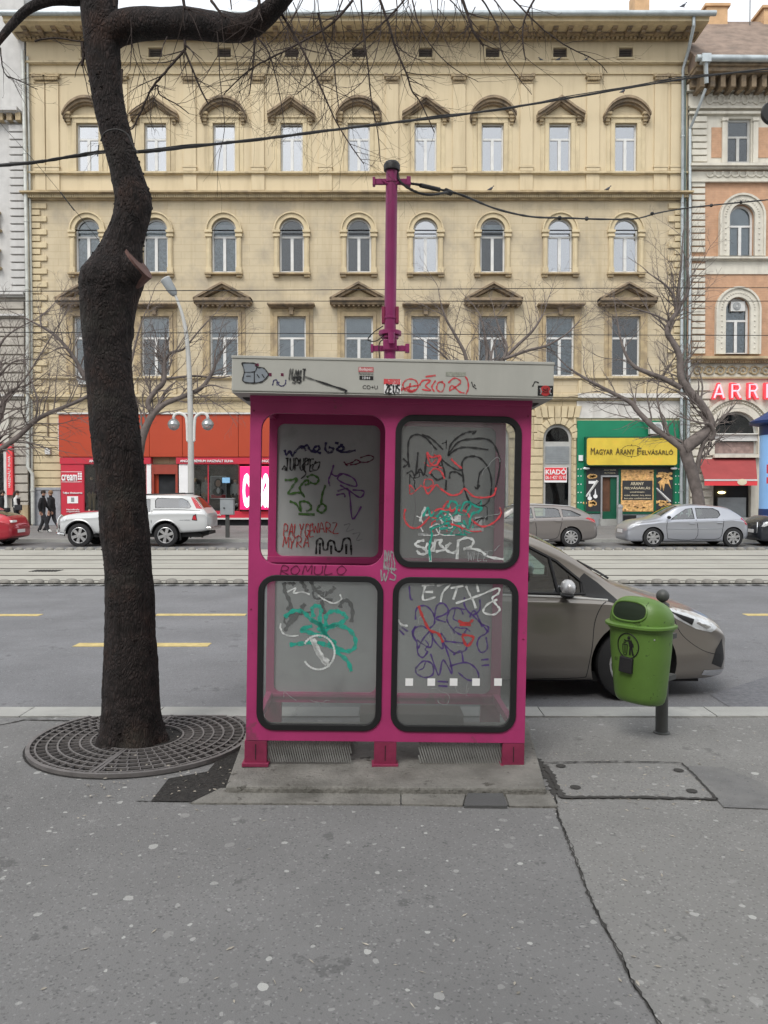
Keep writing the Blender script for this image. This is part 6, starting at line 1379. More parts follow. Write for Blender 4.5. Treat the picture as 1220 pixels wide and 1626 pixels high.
# ---------------- drainpipes ----------------
def drain(label,pts,r,m=M_zinc,Y=BF-.18,joints=()):
    P=[U(x,y,Y-(dy[0] if dy else 0)) for x,y,*dy in pts]; o0=P[-1].copy(); o0.z=0
    t=thing('drainpipe',label,'drainpipe',(P[-1].x,Y,0)); mb=MB(); mb.tube([p-Vector((P[-1].x,Y,0)) for p in P],r,10); mb.build('pipe',m,t,smooth=True)
    mb=MB()
    for k in range(7):
        z=P[0].z+(P[-1].z-P[0].z)*(k+.5)/7
        for a,b in zip(P[:-1],P[1:]):
            if min(a.z,b.z)<=z<=max(a.z,b.z) and abs(a.z-b.z)>1: q=a.lerp(b,(z-a.z)/(b.z-a.z))-Vector((P[-1].x,Y,0)); mb.tube([q-Vector((0,0,.04)),q+Vector((0,0,.04))],r*1.25,10)
    mb.build('pipe_clamp',m,t); return t
M_pipeg=mat('galvanised_pipe',(.50,.51,.47),rough=.45,metal=.35,var=.15,dirt=(.30,.28,.24),dirt_s=2)
M_piped=mat('dark_green_pipe',(.13,.17,.15),rough=.5,var=.2)
drain('pale galvanised drainpipe at the left corner of the ochre building, bent near the ground',[(36,80),(40,250),(44,500),(44,742),(51.5,752),(52.5,832)],.10,M_pipeg,BF-.3)
drain('thinner pale drainpipe running close beside the left galvanised one',[(43.5,90),(46.5,250),(50,500),(50.5,748)],.07,M_pipeg,BF-.12)
drain('grey drainpipe at the right end of the ochre building, dropping from its gutter',[(1102,20,1.3),(1102,40,1.3),(1094,78,.5),(1085,110),(1083,500),(1082,834)],.085,M_zinc,BF-.25)
drain('dark green drainpipe between the ochre and the salmon building',[(1088,120),(1088.5,500),(1086,834)],.06,M_piped,BF-.15)
# ---------------- right building ----------------
RBF=40.0; rx0,rx1=fx_(1092,500),fx_(1560,500)
rb_=thing('salmon_building','ornate salmon and cream building with brown tiled roof at the right edge','building',((rx0+rx1)/2,RBF,0))
def rb(name,m,boxes,bev=0,ref=None):
    mb=MB()
    for (a,b,t,u,d,*e) in boxes: mb.box(fx_(a,ref or (t+u)/2),fx_(b,ref or (t+u)/2),RBF-d,RBF-(e[0] if e else .0),FD(u,d),FD(t,d))
    return mb.build(name,m,rb_,world=True,bevel=bev)
def rwall(name,m,t,u,holes): return wall(name,m,FZ(u) if u<830 else -.3,FZ(t),holes,rx0,rx1,rb_)
OFF=(0,107,214,321)
h_top=[rect(1155+o,1193+o,188,258,220) for o in OFF]
h_m1=[archo(1157+o,1197+o,408,345,14,380) for o in OFF]
h_m2=[archo(1151+o,1190+o,563,492,14,520) for o in OFF]
h_g=[archo(1134,1203,723,688,20,700),rect(1133,1193,768,832,800)]
rwall('wall',M_cream,150,270,h_top); rwall('wall',M_orange,270,412,h_m1); rwall('wall',M_orange,412,566,h_m2); rwall('wall',M_cream,566,834,h_g)
mb=MB(); mb.box(rx0,rx0+.3,RBF+.3,RBF+12,-.3,FZ(150)); mb.box(rx0,rx1,RBF+12,RBF+12.3,-.3,FZ(150)); mb.box(rx0+.3,rx1,RBF+3,RBF+3.1,-.3,FZ(152)); mb.build('outer_wall',M_cream,rb_,world=True)
for h,c in [(h,('dark','grey','dark','white')[i%4]) for i,h in enumerate(h_top)]+[(h,('white','grey','dark','grey')[i%4]) for i,h in enumerate(h_m1)]+[(h,('grey','dark','grey','white')[i%4]) for i,h in enumerate(h_m2)]: window(h,None,trans=.6,cur=c,par=rb_,frame=M_wing if h in h_top else M_winw,fw=.12)
window(h_g[0],None,trans=.0,mull=False,cur='dark',par=rb_,frame=M_wing,fw=.1)
rb('transom_beam',M_lightgrey,[(1134,1203,688,700,.02,-.2)]); rb('shop_blinds',mat('pinkish_blinds',(.28,.20,.18),rough=.8,var=.3,vs=4),[(1137,1200,702,709,-.17,-.2),(1137,1200,709,721,-.18,-.21)])
rb('quoins',M_cream,[(1097 if k%2 else 1099,1122,184+10.6*k,192.5+10.6*k,.12) for k in range(7)],.02)
rb('quoins',M_cream,[(1098,1119,288+10.4*k,296+10.4*k,.12) for k in range(11)]+[(1098,1119,418+10.4*k,426+10.4*k,.12) for k in range(14)],.02)
rb('rusticated_blocks',M_cream,[(1095,1130 if k%2 else 1126,610+13*k,620+13*k,.12) for k in range(17)],.02)
for k,(a,b) in enumerate(((1130,1146),(1203,1240),(1311,1330))): rb('salmon_panel',M_orange,[(a,b,202,250,.03)]) 
rb('pilaster',M_cream,[(1146,1154,190,258,.12),(1195,1203,190,258,.12),(1145,1155,186,191,.18),(1194,1204,186,191,.18),(1253,1261,190,258,.12)],.01)
rb('sill_cornice',M_cream,[(1093,1560,258,262,.45),(1093,1560,262,267,.30)])
rb('frieze',M_cream,[(1093,1560,272,286,.10),(1093,1560,286,288,.2)])
mb=MB()
for k in range(118): x=fx_(1098+3.9*k,268); mb.box(x-.04,x+.04,RBF-.24,RBF-.1,FZ(271),FZ(267))
for k in range(33):
    c=1127+13*k; mb.tube([(fx_(c+5.5*math.cos(R(a)),279),RBF-.12,FZ(276)+.13*math.sin(R(a))-.05) for a in range(180,361,30)],.05,6); mb.sphere((fx_(c+6.5,279),RBF-.12,FZ(276)),.10,8,1,.6,1)
mb.build('festoon',M_cream,rb_,world=True)
for hs_,r_,top in ((h_m1,.75,345),(h_m2,.75,492)):
    for h in hs_:
        x0,x1=h[0][0],h[1][0]; z0=h[0][1]; zs=h[2][1]; mb=MB()
        mb.plate(archp(x0-.42,x1+.42,z0,zs,16),[archp(x0,x1,z0-.001,zs,16)],RBF-.16,RBF); mb.plate(archp(x0-.52,x1+.52,z0,zs,16),[archp(x0-.42,x1+.42,z0-.001,zs,16)],RBF-.24,RBF)
        R_=(x1-x0)/2+.21; cx=(x0+x1)/2
        for k in range(21): a=math.pi*k/20; mb.sphere((cx+R_*math.cos(a),RBF-.17,zs+R_*math.sin(a)),.055,6,1,.6,1)
        for k in range(7):
            for s in (-1,1): mb.sphere((cx+s*R_,RBF-.17,zs-.3-k*.28),.055,6,1,.6,1)
        mb.build('window_surround',M_cream,rb_,world=True)
rb('belt_course',M_cream,[(1093,1560,407,410,.3),(1093,1560,410,413,.18),(1120,1560,413,435,.06)])
rb('string_cornice',M_stone2,[(1092,1560,565,569,.5),(1092,1560,569,572,.36),(1093,1560,598,601,.16)])
mb=MB()
for k in range(121): x=fx_(1097+3.8*k,574); mb.box(x-.04,x+.04,RBF-.28,RBF-.0,FZ(577),FZ(572.5))
for k in range(25):
    c=1108+18*k; mb.tube([(fx_(c,588)+.2*math.cos(R(a)),RBF-.05,FZ(588)+.2*math.sin(R(a))) for a in range(0,361,30)],.045,6); mb.sphere((fx_(c,588),RBF-.05,FZ(588)),.07,8)
    for s in (-1,1): mb.sphere((fx_(c+9+s*2.5,588),RBF-.05,FZ(588+s*3)),.09,6,1.2,.5,.8)
mb.build('frieze_relief',M_stone2,rb_,world=True)
x0,x1=fx_(1134,700),fx_(1203,700); cx=(x0+x1)/2; mb=MB(); r0=(x1-x0)/2
mb.plate(archp(x0-.35,x1+.35,FZ(723),FZ(688),24),[archp(x0,x1,FZ(723)-.001,FZ(688),24)],RBF-.12,RBF); mb.plate(archp(x0-.75,x1+.75,FZ(690),FZ(688),24),[archp(x0-.6,x1+.6,FZ(690)-.001,FZ(688),24)],RBF-.16,RBF)
for k in range(40): a=math.pi*k/39; mb.sphere((cx+(r0+.47)*math.cos(a),RBF-.08,FZ(688)+(r0+.47)*math.sin(a)),.05,6)
mb.box(x0-.1,x1+.1,RBF-.35,RBF-.121,FZ(727),FZ(722)); mb.build('arch_surround',M_cream,rb_,world=True)
# cornice, frieze with relief, roof
rb('cornice_frieze',M_cream,[(1093,1560,176,180,.2),(1093,1560,168,171,.25),(1093,1560,148,168,.08,-.1)])
mb=MB(); rnd=random.Random(2)
for k in range(23):
    c=1126+18.6*k
    mb.tube([(fx_(c,159)+.16*math.cos(R(a)),RBF-.1,FZ(159)+.22*math.sin(R(a))) for a in range(0,361,30)],.06,6); mb.sphere((fx_(c+9,161),RBF-.1,FZ(162)),.13,6,1.6,.5,.8); mb.sphere((fx_(c+9,155),RBF-.1,FZ(154)),.09,6,1.5,.5,.7)
mb.build('frieze_relief',M_cream,rb_,world=True)
mb=MB()
for k in range(135): x=fx_(1100+3.4*k,142); mb.box(x-.05,x+.05,RBF-.4,RBF,FZ(146),FZ(139))
mb.box(rx0-.2,rx1,RBF-.25,RBF,FZ(148),FZ(138)); mb.build('dentil_course',M_cream,rb_,world=True)
rb('modillion_course',M_stone,[(1100+16*k,1107+16*k,118,137,1.0) for k in range(29)]+[(1092,1560,112,138,.5)])
rb('main_cornice',M_stone,[(1090,1560,103,112,1.3),(1089,1560,98,103,1.45)])
mb=MB(); mb.tube([(rx0-.3,RBF-1.6,FD(92,1.6)),(rx1,RBF-1.6,FD(96,1.6))],.16,10); mb.build('gutter',M_zinc,rb_,world=True,smooth=True)
mb=MB(); c=U(1121,93,RBF-1.7); mb.box(c.x-.22,c.x+.22,RBF-1.85,RBF-1.5,c.z-.2,c.z+.2); mb.tube([c+Vector((0,.0,-.1)),U(1122,132,RBF-1.4)],.11,8); mb.tube([U(1121,140,RBF-1.3),U(1110,170,RBF-.9),U(1096,205,RBF-.3),U(1096,480,RBF-.3),U(1091,834,RBF-.3)],.075,8); mb.build('rain_hopper',M_zinc,rb_,world=True)
zb=FD(96,1.5); mb=MB(); zt2=U(610,34,RBF+4).z
mb.add([(rx0-.1,RBF-1.5,zb),(rx1,RBF-1.5,zb),(rx1,RBF+4,zt2),(rx0-.1,RBF+4,zt2),(rx1,RBF+12,zb),(rx0-.1,RBF+12,zb)],[(0,1,2,3),(3,2,4,5),(0,3,5)]); mb.build('roof',M_roof,rb_,world=True)
for a,b,t in ((1118,1151,13),(1208,1240,16)):
    mb=MB(); x0,x1=U(a,25,RBF+4).x,U(b,25,RBF+4).x; z1=U(610,t,RBF+4).z; mb.box(x0,x1,RBF+3.6,RBF+4.8,zt2-.5,z1-.15); mb.box(x0-.12,x1+.12,RBF+3.5,RBF+4.9,z1-.15,z1); mb.build('chimney',M_chim,rb_,world=True)
mb=MB(); mb.tube([(U(1190,20,RBF+3.5).x,RBF+3.4,zt2-1),(U(1190,20,RBF+3.5).x,RBF+3.4,zt2+2.2)],.025,6); mb.build('antenna_rod',M_post,rb_,world=True)
rb('dark_entrance',M_dark,[(1133,1193,768,832,-.35,-.4)]); rb('counter',M_midgrey,[(1143,1188,790,832,-.2,-.34)])
mb=MB(); c=U(1149,782,RBF); mb.sphere((c.x,RBF+.2,c.z),.12,8,1.8,.5,.6); mb.build('entrance_lamp',mat('warm_lamp',(1,.75,.3),rough=.5,var=0,emit=3),rb_,world=True)
rb('step',M_kerb,[(1130,1195,822,834,.35,-.1)])
# letters
M_nl=M_neon
ls_=thing('roof_letters','red neon trimmed letters ARRI mounted on the cream wall of the salmon building','sign',(fx_(1180,620),RBF-.2,FZ(636)))
for ch,a,b in (('A',1127,1149),('R',1155.5,1175),('R',1183,1202),('I',1209.5,1218),('V',1222,1244),('A',1250,1272)):
    o=ftext(ch,a,b,609,635,.22,M_neon,ls_,ref=620,depth=.08,bold=.05,name='letter')
    # neon tube lines
x_=lambda p:(fx_(p,620),0)
def tubep(pts): 
    mb=MB(); mb.tube([(fx_(x,620),RBF-.34,FZ(y)) for x,y in pts],.045,6); mb.build('neon_tube',M_neonl,ls_,world=True)
for pts in ([(1130.5,633),(1137.5,612),(1139,612),(1145.5,633)],[(1134,627),(1142.5,627)],[(1158.5,633),(1158.5,612),(1169,612),(1171,618),(1168,622),(1160,622)],[(1166,623),(1171.5,633)],[(1186,633),(1186,612),(1196,612),(1198,618),(1195,622),(1188,622)],[(1193.5,623),(1198.5,633)],[(1213.5,611),(1213.5,633)]): tubep(pts)
# awning
aw=thing('awning','faded red shop awning with scalloped valance under the red neon letters','awning',(fx_(1155,740),RBF,0))
xa,xb=U(1108,728,RBF).x,U(1200,728,RBF).x; xc,xd=U(1119,760,RBF-1.7).x,U(1203,760,RBF-1.7).x
zu,zl=U(610,727,RBF).z,U(610,761,RBF-1.7).z; zv=U(610,771,RBF-1.7).z
mb=MB(); mb.add([(xa,RBF-.02,zu),(xb,RBF-.02,zu),(xd,RBF-1.7,zl),(xc,RBF-1.7,zl),(xa,RBF-.02,zu-.03),(xb,RBF-.02,zu-.03),(xd,RBF-1.7,zl-.03),(xc,RBF-1.7,zl-.03)],[(0,1,2,3),(4,5,6,7),(0,3,7,4),(1,2,6,5),(2,3,7,6)]); mb.build('canopy',M_awn,aw,world=True)
mb=MB(); mb.box(xc,xd,RBF-1.72,RBF-1.70,zv,zl-.08); mb.build('valance',M_signred,aw,world=True); mb=MB(); mb.box(xc,xd,RBF-1.74,RBF-1.69,zl-.08,zl); mb.build('front_bar',M_lightgrey,aw,world=True)
mb=MB(); c=U(1179,765.5,RBF-1.74); mb.sphere((c.x,RBF-1.74,c.z),.2,14,1.2,.06,.8); mb.build('oval_badge',M_ltxt,aw,world=True)
ac(1161,1184,478,494,RBF+.02,'white air conditioner set in the arched window of the salmon building',back=RBF+.1)
# ---------------- left building ----------------
lx0,lx1=fx_(-420,500),fx_(43,500)
lb=thing('grey_building','pale grey rusticated building with a red shop at the left edge','building',((lx0+lx1)/2,BF,0))
def lbx(name,m,boxes,bev=0,ref=None):
    mb=MB()
    for (a,b,t,u,d,*e) in boxes: mb.box(fx_(a,ref or (t+u)/2),fx_(b,ref or (t+u)/2),BF-d,BF-(e[0] if e else 0),FD(u,d),FD(t,d))
    return mb.build(name,m,lb,world=True,bevel=bev)
hl=[rect(-62-o,-25-o,a,b) for o in (0,110,220) for a,b in ((200,290),(360,440))]+[rect(-62-o,-25-o,520,600) for o in (0,110,220)]+[rect(-80,9,720,834,770)]
wall('wall',M_greyb,FZ(470),FZ(-20),hl[:6],lx0,lx1,lb); wall('wall',M_greyr,-.3,FZ(470),hl[6:],lx0,lx1,lb)
mb=MB(); mb.box(lx0,lx1,BF+12,BF+12.3,-.3,FZ(-20)); mb.box(lx1-.3,lx1,BF+.3,BF+12,-.3,FZ(-20)); mb.box(lx0,lx1,BF+3,BF+3.1,-.3,FZ(-20)); mb.build('outer_wall',M_greyb,lb,world=True)
for h in hl[:9]: window(h,None,par=lb,cur='grey')
lbx('quoins',M_greyb,[(17,40.5,198+12.2*k,208+12.2*k,.14) for k in range(22)],.02,330)
lbx('rusticated_blocks',M_greyr,[(-120,40.5,478+14.4*k,490+14.4*k,.12) for k in range(13)],.02,600)
lbx('rusticated_blocks',M_greyr,[(24.5,45.5,668+14.4*k,680+14.4*k,.12) for k in range(11)],.02,740)
lbx('plinth_block',M_stone2,[(24.5,47,802,834,.2)])
lbx('window_cornice',M_greyb,[(-420,35,168,174,.6),(-420,34,174,178,.45),(-420,33,190,193,.2)]); lbx('modillion_course',M_stone2,[(2+14*k,10+14*k,178,190,.4) for k in range(-29,3)])
lbx('string_cornice',M_greyb,[(-420,42,463,467,.4),(-420,42,467,471,.25),(-420,42,498,501,.3),(-420,42,626,629,.3)])
for zc in (340,400): lbx('window_ornament',M_stone2,[(-14,2,zc-8,zc-4,.4),(-12,0,zc-4,zc+22,.2),(-14,4,zc+22,zc+26,.3)],.03)
lbx('lower_wall_panel',mat('cream_paint_panel',(.52,.50,.44),rough=.8,var=.06),[(-120,16,655,704,.16)])
rl=MB(); 
lbx('shop_fascia',M_signred,[(-120,22,705,716,.24)]); lbx('shop_pilaster',M_signred,[(14,23.5,716,786,.26)],.0,740); lbx('shop_frame',M_lightgrey,[(9,13.5,716,830,.2)],.0,760)
lbx('shop_interior',M_cur['dark'],[(-80,9,720,834,-.45,-.5)]); mb=MB(); mb.prism(rect(-80,9,720,834,770),BF+.06,BF+.065); mb.build('shop_pane',M_glass,lb,world=True)
mb=MB(); 
text('HASZNÁLT RUHA',0,3.2,0,.2,lambda x,y,z:(fx_(20.5,750)-z*.8,BF-.27+y,FZ(774)+x*.5),'vertical_lettering',M_wht,lb,.01,world=True)
# ---------------- unseen house behind the viewer, added to dim the near side and fill reflections ----------------
nb_=thing('unseen_house_front','plain plaster house front, unseen behind the viewer, added to shade the near pavement','building',(0,-9.5,0))
MB().box(-60,60,-4,0,-.3,13.5).build('wall',mat('near_house_plaster',(.50,.47,.42),rough=.9,var=.12),nb_)
mb=MB(); 
for k in range(-14,15):
    for z in (1.0,5.4,9.6): mb.box(k*3.6-.65,k*3.6+.65,.0,.03,z,z+2.3)
mb.build('window_row',M_cur['dark'],nb_)
# ---------------- street lamp ----------------
LY=28.6; b0=G(302,855); b0=Vector((U(303.5,855,LY).x,LY,0))
lamp=thing('street_lamp','tall white street lamp with two round glass lanterns and a bent top arm','street lamp',b0)
pts=[(303.5,862,5.2),(303.5,800,5.0),(303,690,4.6),(301,600,4.0),(297,540,3.4),(291,505,2.6),(283,480,2.2),(276,464,1.9)]
P=catmull([tuple(U(x,y,LY)-b0)+(r*LY/FP,) for x,y,r in pts],6)
MB().tube([Vector(p[:3]) for p in P],[p[3] for p in P],12).build('mast',mat('white_mast_paint',(.45,.45,.43),rough=.5,var=.08),lamp,smooth=True)
A=U(277,467,LY)-b0; C=U(263,444,LY)-b0; dr=(C-A).normalized(); sd_=Vector((dr.z,0,-dr.x))
hd=MB(); hd.tube([A-dr*.05,A+dr*.05,A+dr*.15,A.lerp(C,.6),C],[.08,.14,.165,.18,.19],14); hd.build('lamp_head',M_midgrey,lamp,smooth=True)
hd=MB(); hd.tube([C,C+dr*.03],[.19,.195],14); hd.build('head_glass',M_lightgrey,lamp)
for s in (-1,1):
    mb=MB(); q=[(303+s*5,700),(303+s*6,672),(303+s*8.5,661),(303+s*17,656),(303+s*25,658),(303+s*27.5,664)]
    mb.tube([Vector(v) for v in catmull([tuple(U(x,y,LY)-b0) for x,y in q],6)],.055,8); mb.tube([U(303+s*2,700,LY)-b0,U(303+s*6,700,LY)-b0],.05,8); ar=mb.build('lantern_arm',M_winw,lamp,smooth=True)
    c=U(303+s*27,674,LY)-b0; r=9.4*LY/FP
    mb=MB(); mb.lathe([(.055,r*1.25),(.07,r*.95),(r*.55,r*.86),(r*.92,r*.42),(r*1.02,r*.05),(r*1.04,-.0),(r*1.0,-.03)],tuple(c),n=20); mb.build('lantern_cap',M_lantern,ar,smooth=True)
    mb=MB(); mb.lathe([(r*.97,-.03),(r*.86,-r*.5),(r*.6,-r*.82),(r*.2,-r*.97),(.001,-r)],tuple(c),n=20); mb.build('lantern_bowl',glassmat('bowl_glass%d'%s,(.8,.82,.82),refl=.15,dirt=.4,dcol=(.6,.6,.6)),ar,smooth=True)
    MB().sphere(tuple(c),r*.35,10).build('bulb',M_wht,ar,smooth=True)
# ---------------- utility box on a post ----------------
q=G(361.5,853.5); t=thing('utility_box','grey metal utility box on a short post at the far kerb','utility box',q)
k=q.y/FP; MB().box(-3*k,3*k,-.06,.06,0,(853-817)*k).build('post',M_post,t,bevel=.01)
MB().box(-10.5*k,10.5*k,-.14,.14,(853-817)*k,(853-792)*k).build('box',M_midgrey,t,bevel=.02)
MB().box(-11.3*k,11.3*k,-.16,.16,(853-792)*k,(853-790.5)*k).build('lid',M_midgrey,t,bevel=.01)
mb=MB(); mb.tube([(-4*k,-.15,(853-806)*k),(-4*k,-.17,(853-806)*k)],.03,8); mb.build('lock',M_black,t)
# bollard by the green shop
q=G(984.5,835); mb=MB(); mb.lathe([(.14,0),(.13,.9),(.16,.92),(.16,1.0),(.09,1.08),(.001,1.12)],n=14); o=mb.build('bollard',M_alu,smooth=True); o.location=q; tag(o,'short grey metal bollard beside the green shop door','bollard')
# ---------------- advertising column ----------------
cy=28.9; cxx=U(1252,800,cy).x; t=thing('advertising_column','blue advertising column with pale blue poster at the right edge','advertising column',(cxx,cy,0)); r=42*cy/FP
z=lambda p:U(610,p,cy).z
mb=MB(); mb.lathe([(r*1.12,0),(r*1.12,.25),(r*1.02,.27),(r*1.02,z(808))],n=48); mb.build('base',M_blue,t,smooth=True)
mb=MB(); mb.lathe([(r,z(808)),(r,z(691))],n=48); mb.build('poster_drum',M_bluel,t,smooth=True)
mb=MB(); mb.lathe([(r*1.02,z(691)),(r*1.02,z(676)),(r*1.35,z(673)),(r*1.38,z(669)),(r*1.0,z(660)),(r*.3,z(640)),(.01,z(630))],n=48); mb.build('roof_cap',M_blue,t,smooth=True)
mb=MB()
for a0,z0,z1 in ((196,z(752),z(738)),(196,z(768),z(758))): mb.add([((r+.006)*math.cos(R(a0+d)),(r+.006)*math.sin(R(a0+d)),zz) for zz in (z0,z1) for d in (0,8,16)],[(0,1,4,3),(1,2,5,4)])
mb.build('poster_lettering',M_signred,t)
# dark round lamp at the right edge
o=MB(); o.lathe([(.001,.10),(.12,.09),(.2,.03),(.215,-.02),(.2,-.06),(.001,-.07)],n=24,axis='y'); x=o.build('hanging_lamp',M_black,smooth=True); x.location=U(1227,180,14); tag(x,'dark round disc shaped lamp hanging at the right edge near the roofline','lamp')
# pigeons
def pigeon(px,py,Y,lab,flip=1):
    c=U(px,py,Y); t=thing('pigeon',lab,'pigeon',c,(0,0,0),'pigeons on the ledges'); mb=MB()
    rings=[]; 
    for x,zc,r in ((-.20,.05,.012),(-.12,.075,.035),(-.04,.10,.065),(.04,.13,.07),(.085,.18,.045),(.10,.23,.032),(.13,.255,.030),(.155,.25,.012)):
        rings.append([(flip*x,r*.9*math.cos(2*math.pi*k/10),zc+r*math.sin(2*math.pi*k/10)) for k in range(10)])
    loft(mb,rings); mb.build('body',mat('pigeon_grey',(.08,.085,.10),rough=.8,var=.4,vs=20) if 'pigeon_grey' not in MATS else MATS['pigeon_grey'],t,smooth=True)
    mb=MB(); 
    for s in (-1,1): mb.tube([(flip*.02,s*.025,.07),(flip*.02,s*.025,0),(flip*.05,s*.025,0)],.006,5)
    mb.tube([(flip*.155,0,.248),(flip*.185,0,.24)],[.009,.002],5); mb.build('legs_and_beak',M_pinkd,t)
pigeon(780,303,BF-.35,'dark pigeon on the ledge right of the magenta pole'); pigeon(860,99,BF-.15,'leftmost of the three pigeons under the attic windows',-1); pigeon(887,98,BF-.15,'middle one of the three pigeons under the attic windows'); pigeon(930,99,BF-.15,'rightmost of the three pigeons under the attic windows'); pigeon(1086,12,BF-1.6,'pigeon perched on the gutter end at the upper right'); pigeon(966,303,BF-.35,'small dark pigeon on the ledge under the rightmost top floor window'); pigeon(990,148,BF-.4,'pigeon on the rounded pediment of the rightmost top floor window')
# ---------------- far trees ----------------
def fartree(label,limbs,Y,base,tw=1.0,seed=1,name='street_tree',L=(.6,1.6),cnt=None):
    b=Vector((U(base,857,Y).x,Y,0)); t=thing(name,label,'tree',b); rnd=random.Random(seed); tm=MB(); first=True; allp=[]
    for pts in limbs:
        dy=rnd.uniform(-.6,.6) if not first else 0; n_=len(pts)
        Q=catmull([tuple(U(x,y,Y+dy*i/n_)-b)+(r*Y/FP*.92,) for i,(x,y,r) in enumerate(pts)],5); mb=MB()
        if first: Q[0]=(Q[0][0],Q[0][1],-.05,Q[0][3]*1.15)
        V=[Vector(q[:3]) for q in Q]; rr=[max(.009,q[3]*(1+.12*noise.noise(Vector((i*.5,seed,n_))))) for i,q in enumerate(Q)]
        mb.tube(V,rr,9); mb.build('trunk' if first else 'limb',M_bark2,t,smooth=70)
        for i in range(4 if first else 2,len(V)):
            if rr[i]<.17 and rnd.random()<.5*tw:
                d=(V[i]-V[i-1]).normalized(); s=rnd.choice((-1,1)); side=Vector((d.z*s,rnd.gauss(0,.4),-d.x*s)); grow(V[i],(d*.6+side*rnd.uniform(.3,1.1)+Vector((0,0,.25))),rnd.uniform(*L),rr[i]*.3+.004,2,tm,rnd,-.15,.7,.14,.0042)
        grow(V[-1],(V[-1]-V[-2]),rnd.uniform(*L)*1.0,max(.010,rr[-1]*.8),3,tm,rnd,-.1,.6,.14,.0042)
        first=False
    tm.build('twigs',M_bark2,t); return t
fartree('bare twisted tree with a looping limb in front of the salmon building',[
 [(1108,860,11),(1110,800,10),(1102,760,10),(1092,728,10),(1090,712,11),(1106,698,11),(1122,684,8),(1128,668,7.5),(1112,640,7),(1090,615,7),(1082,600,6.5),(1079,565,5.5),(1068,542,5),(1060,528,5),(1064,512,4.2),(1074,497,3.6),(1080,485,3)],
 [(1088,716,6),(1068,700,5.5),(1040,680,5),(1015,655,4.5),(1003,640,4.3),(985,630,3.6),(950,612,3),(925,598,2.4),(905,585,1.6)],
 [(1082,616,5),(1056,602,4.5),(1030,592,4),(1008,582,3.4),(995,565,2.6),(985,535,1.8),(980,505,1.2)],
 [(1120,690,5),(1130,697,4),(1134,686,3.6),(1128,674,3.4),(1120,672,3)],
 [(1106,755,4.5),(1110,730,4),(1117,705,3.6),(1124,695,3)],
 [(1100,712,2.4),(1080,700,2),(1062,690,1.6)],[(1062,690,2.4),(1052,665,2),(1045,640,1.6),(1044,628,1.3)],
 [(1052,600,2),(1058,588,1.8),(1064,580,2)],[(1080,485,3),(1090,470,3),(1094,450,2.4),(1090,420,1.8)],[(1074,497,3),(1072,475,2.2),(1060,455,1.8),(1040,440,1.3)],[(1080,485,2.6),(1078,460,2),(1082,420,1.6),(1085,370,1)],
 [(1064,512,2),(1040,500,1.6),(1010,490,1.1)]],28.4,1108,1.0,3,L=(.7,2.0))
fartree('bare tree whose fork rises behind the thick dark trunk, before the red fascia',[
 [(207,862,9),(212,800,8.5),(219,740,7.8),(225,700,7),(235,672,6.3),(243,658,6)],
 [(243,658,5),(235,640,4.5),(246,622,4.5),(260,606,4.2),(261,585,3.5),(262,572,3)],[(262,572,2.6),(252,565,2),(246,560,1.5)],[(262,572,2.6),(272,560,2.4),(290,555,2),(300,545,1.6),(312,530,1.4),(328,512,1)],
 [(243,658,5.2),(262,641,4.6),(290,630,4),(318,617,3.8),(332,600,3.2),(341,582,2.6),(341,568,1.8)],
 [(255,604,3),(275,600,2.2),(310,597,2),(345,600,1.6),(365,597,1)],[(290,630,2),(330,612,1.6),(355,616,1)],
 [(222,720,5),(205,680,5),(175,640,4.6),(148,612,4.2),(134,598,4),(122,575,3.4),(108,555,3),(88,533,2.6),(65,518,2),(40,505,1.4)],[(66,518,1.6),(64,505,1.6),(70,497,1.2)],[(108,553,2),(96,552,1.6),(86,556,1)],
 [(216,640,3),(205,600,2.5),(212,560,2),(222,520,1.6)]],28.8,207,1.0,5,L=(.8,2.3))
fartree('bare tree at the left edge with one long limb reaching behind the dark trunk',[
 [(-52,862,11),(-50,800,10),(-40,755,9),(-26,732,8)],[(-26,732,6),(0,714,5),(28,694,4.4),(56,668,4),(80,655,3.6),(105,645,3.2),(130,634,3),(150,622,2.4)],
 [(-26,732,6),(-10,690,5),(2,656,4.5),(8,636,3.6),(16,622,2.8),(28,616,2)],[(2,656,3),(-6,630,2.4),(-4,600,2)],[(-10,690,3),(-20,640,3),(-10,580,2.4),(5,540,1.8),(30,520,1.2)],[(56,668,2),(60,640,1.6),(52,610,1.2)],[(-4,600,2),(20,575,1.4),(50,570,1)],[(8,636,2),(40,600,1.6),(66,560,1.2),(90,520,.9)]],28.2,-52,1.2,8,L=(.9,2.4))
fartree('bare tree whose branch tips fan out just above the booth roof',[
 [(770,862,9),(768,780,8.5),(762,700,8),(764,640,7.5),(768,610,7)],[(768,610,5),(745,585,4),(738,560,3),(722,530,2.4),(708,505,1.8),(700,480,1.2)],[(768,610,5),(790,585,4),(800,570,3.4),(822,548,2.8),(846,525,2.2),(862,500,1.6)],
 [(768,610,4),(772,580,3.2),(774,560,2.6),(770,530,2),(764,505,1.4)],[(800,570,3),(805,550,2.4),(796,530,2),(788,505,1.4)],[(800,570,3),(840,556,2.4),(870,548,2),(900,530,1.4),(920,510,.9)],[(745,585,2.6),(720,578,2),(700,560,1.5),(680,545,1)]],28.5,770,1.1,11,L=(.8,2.0))
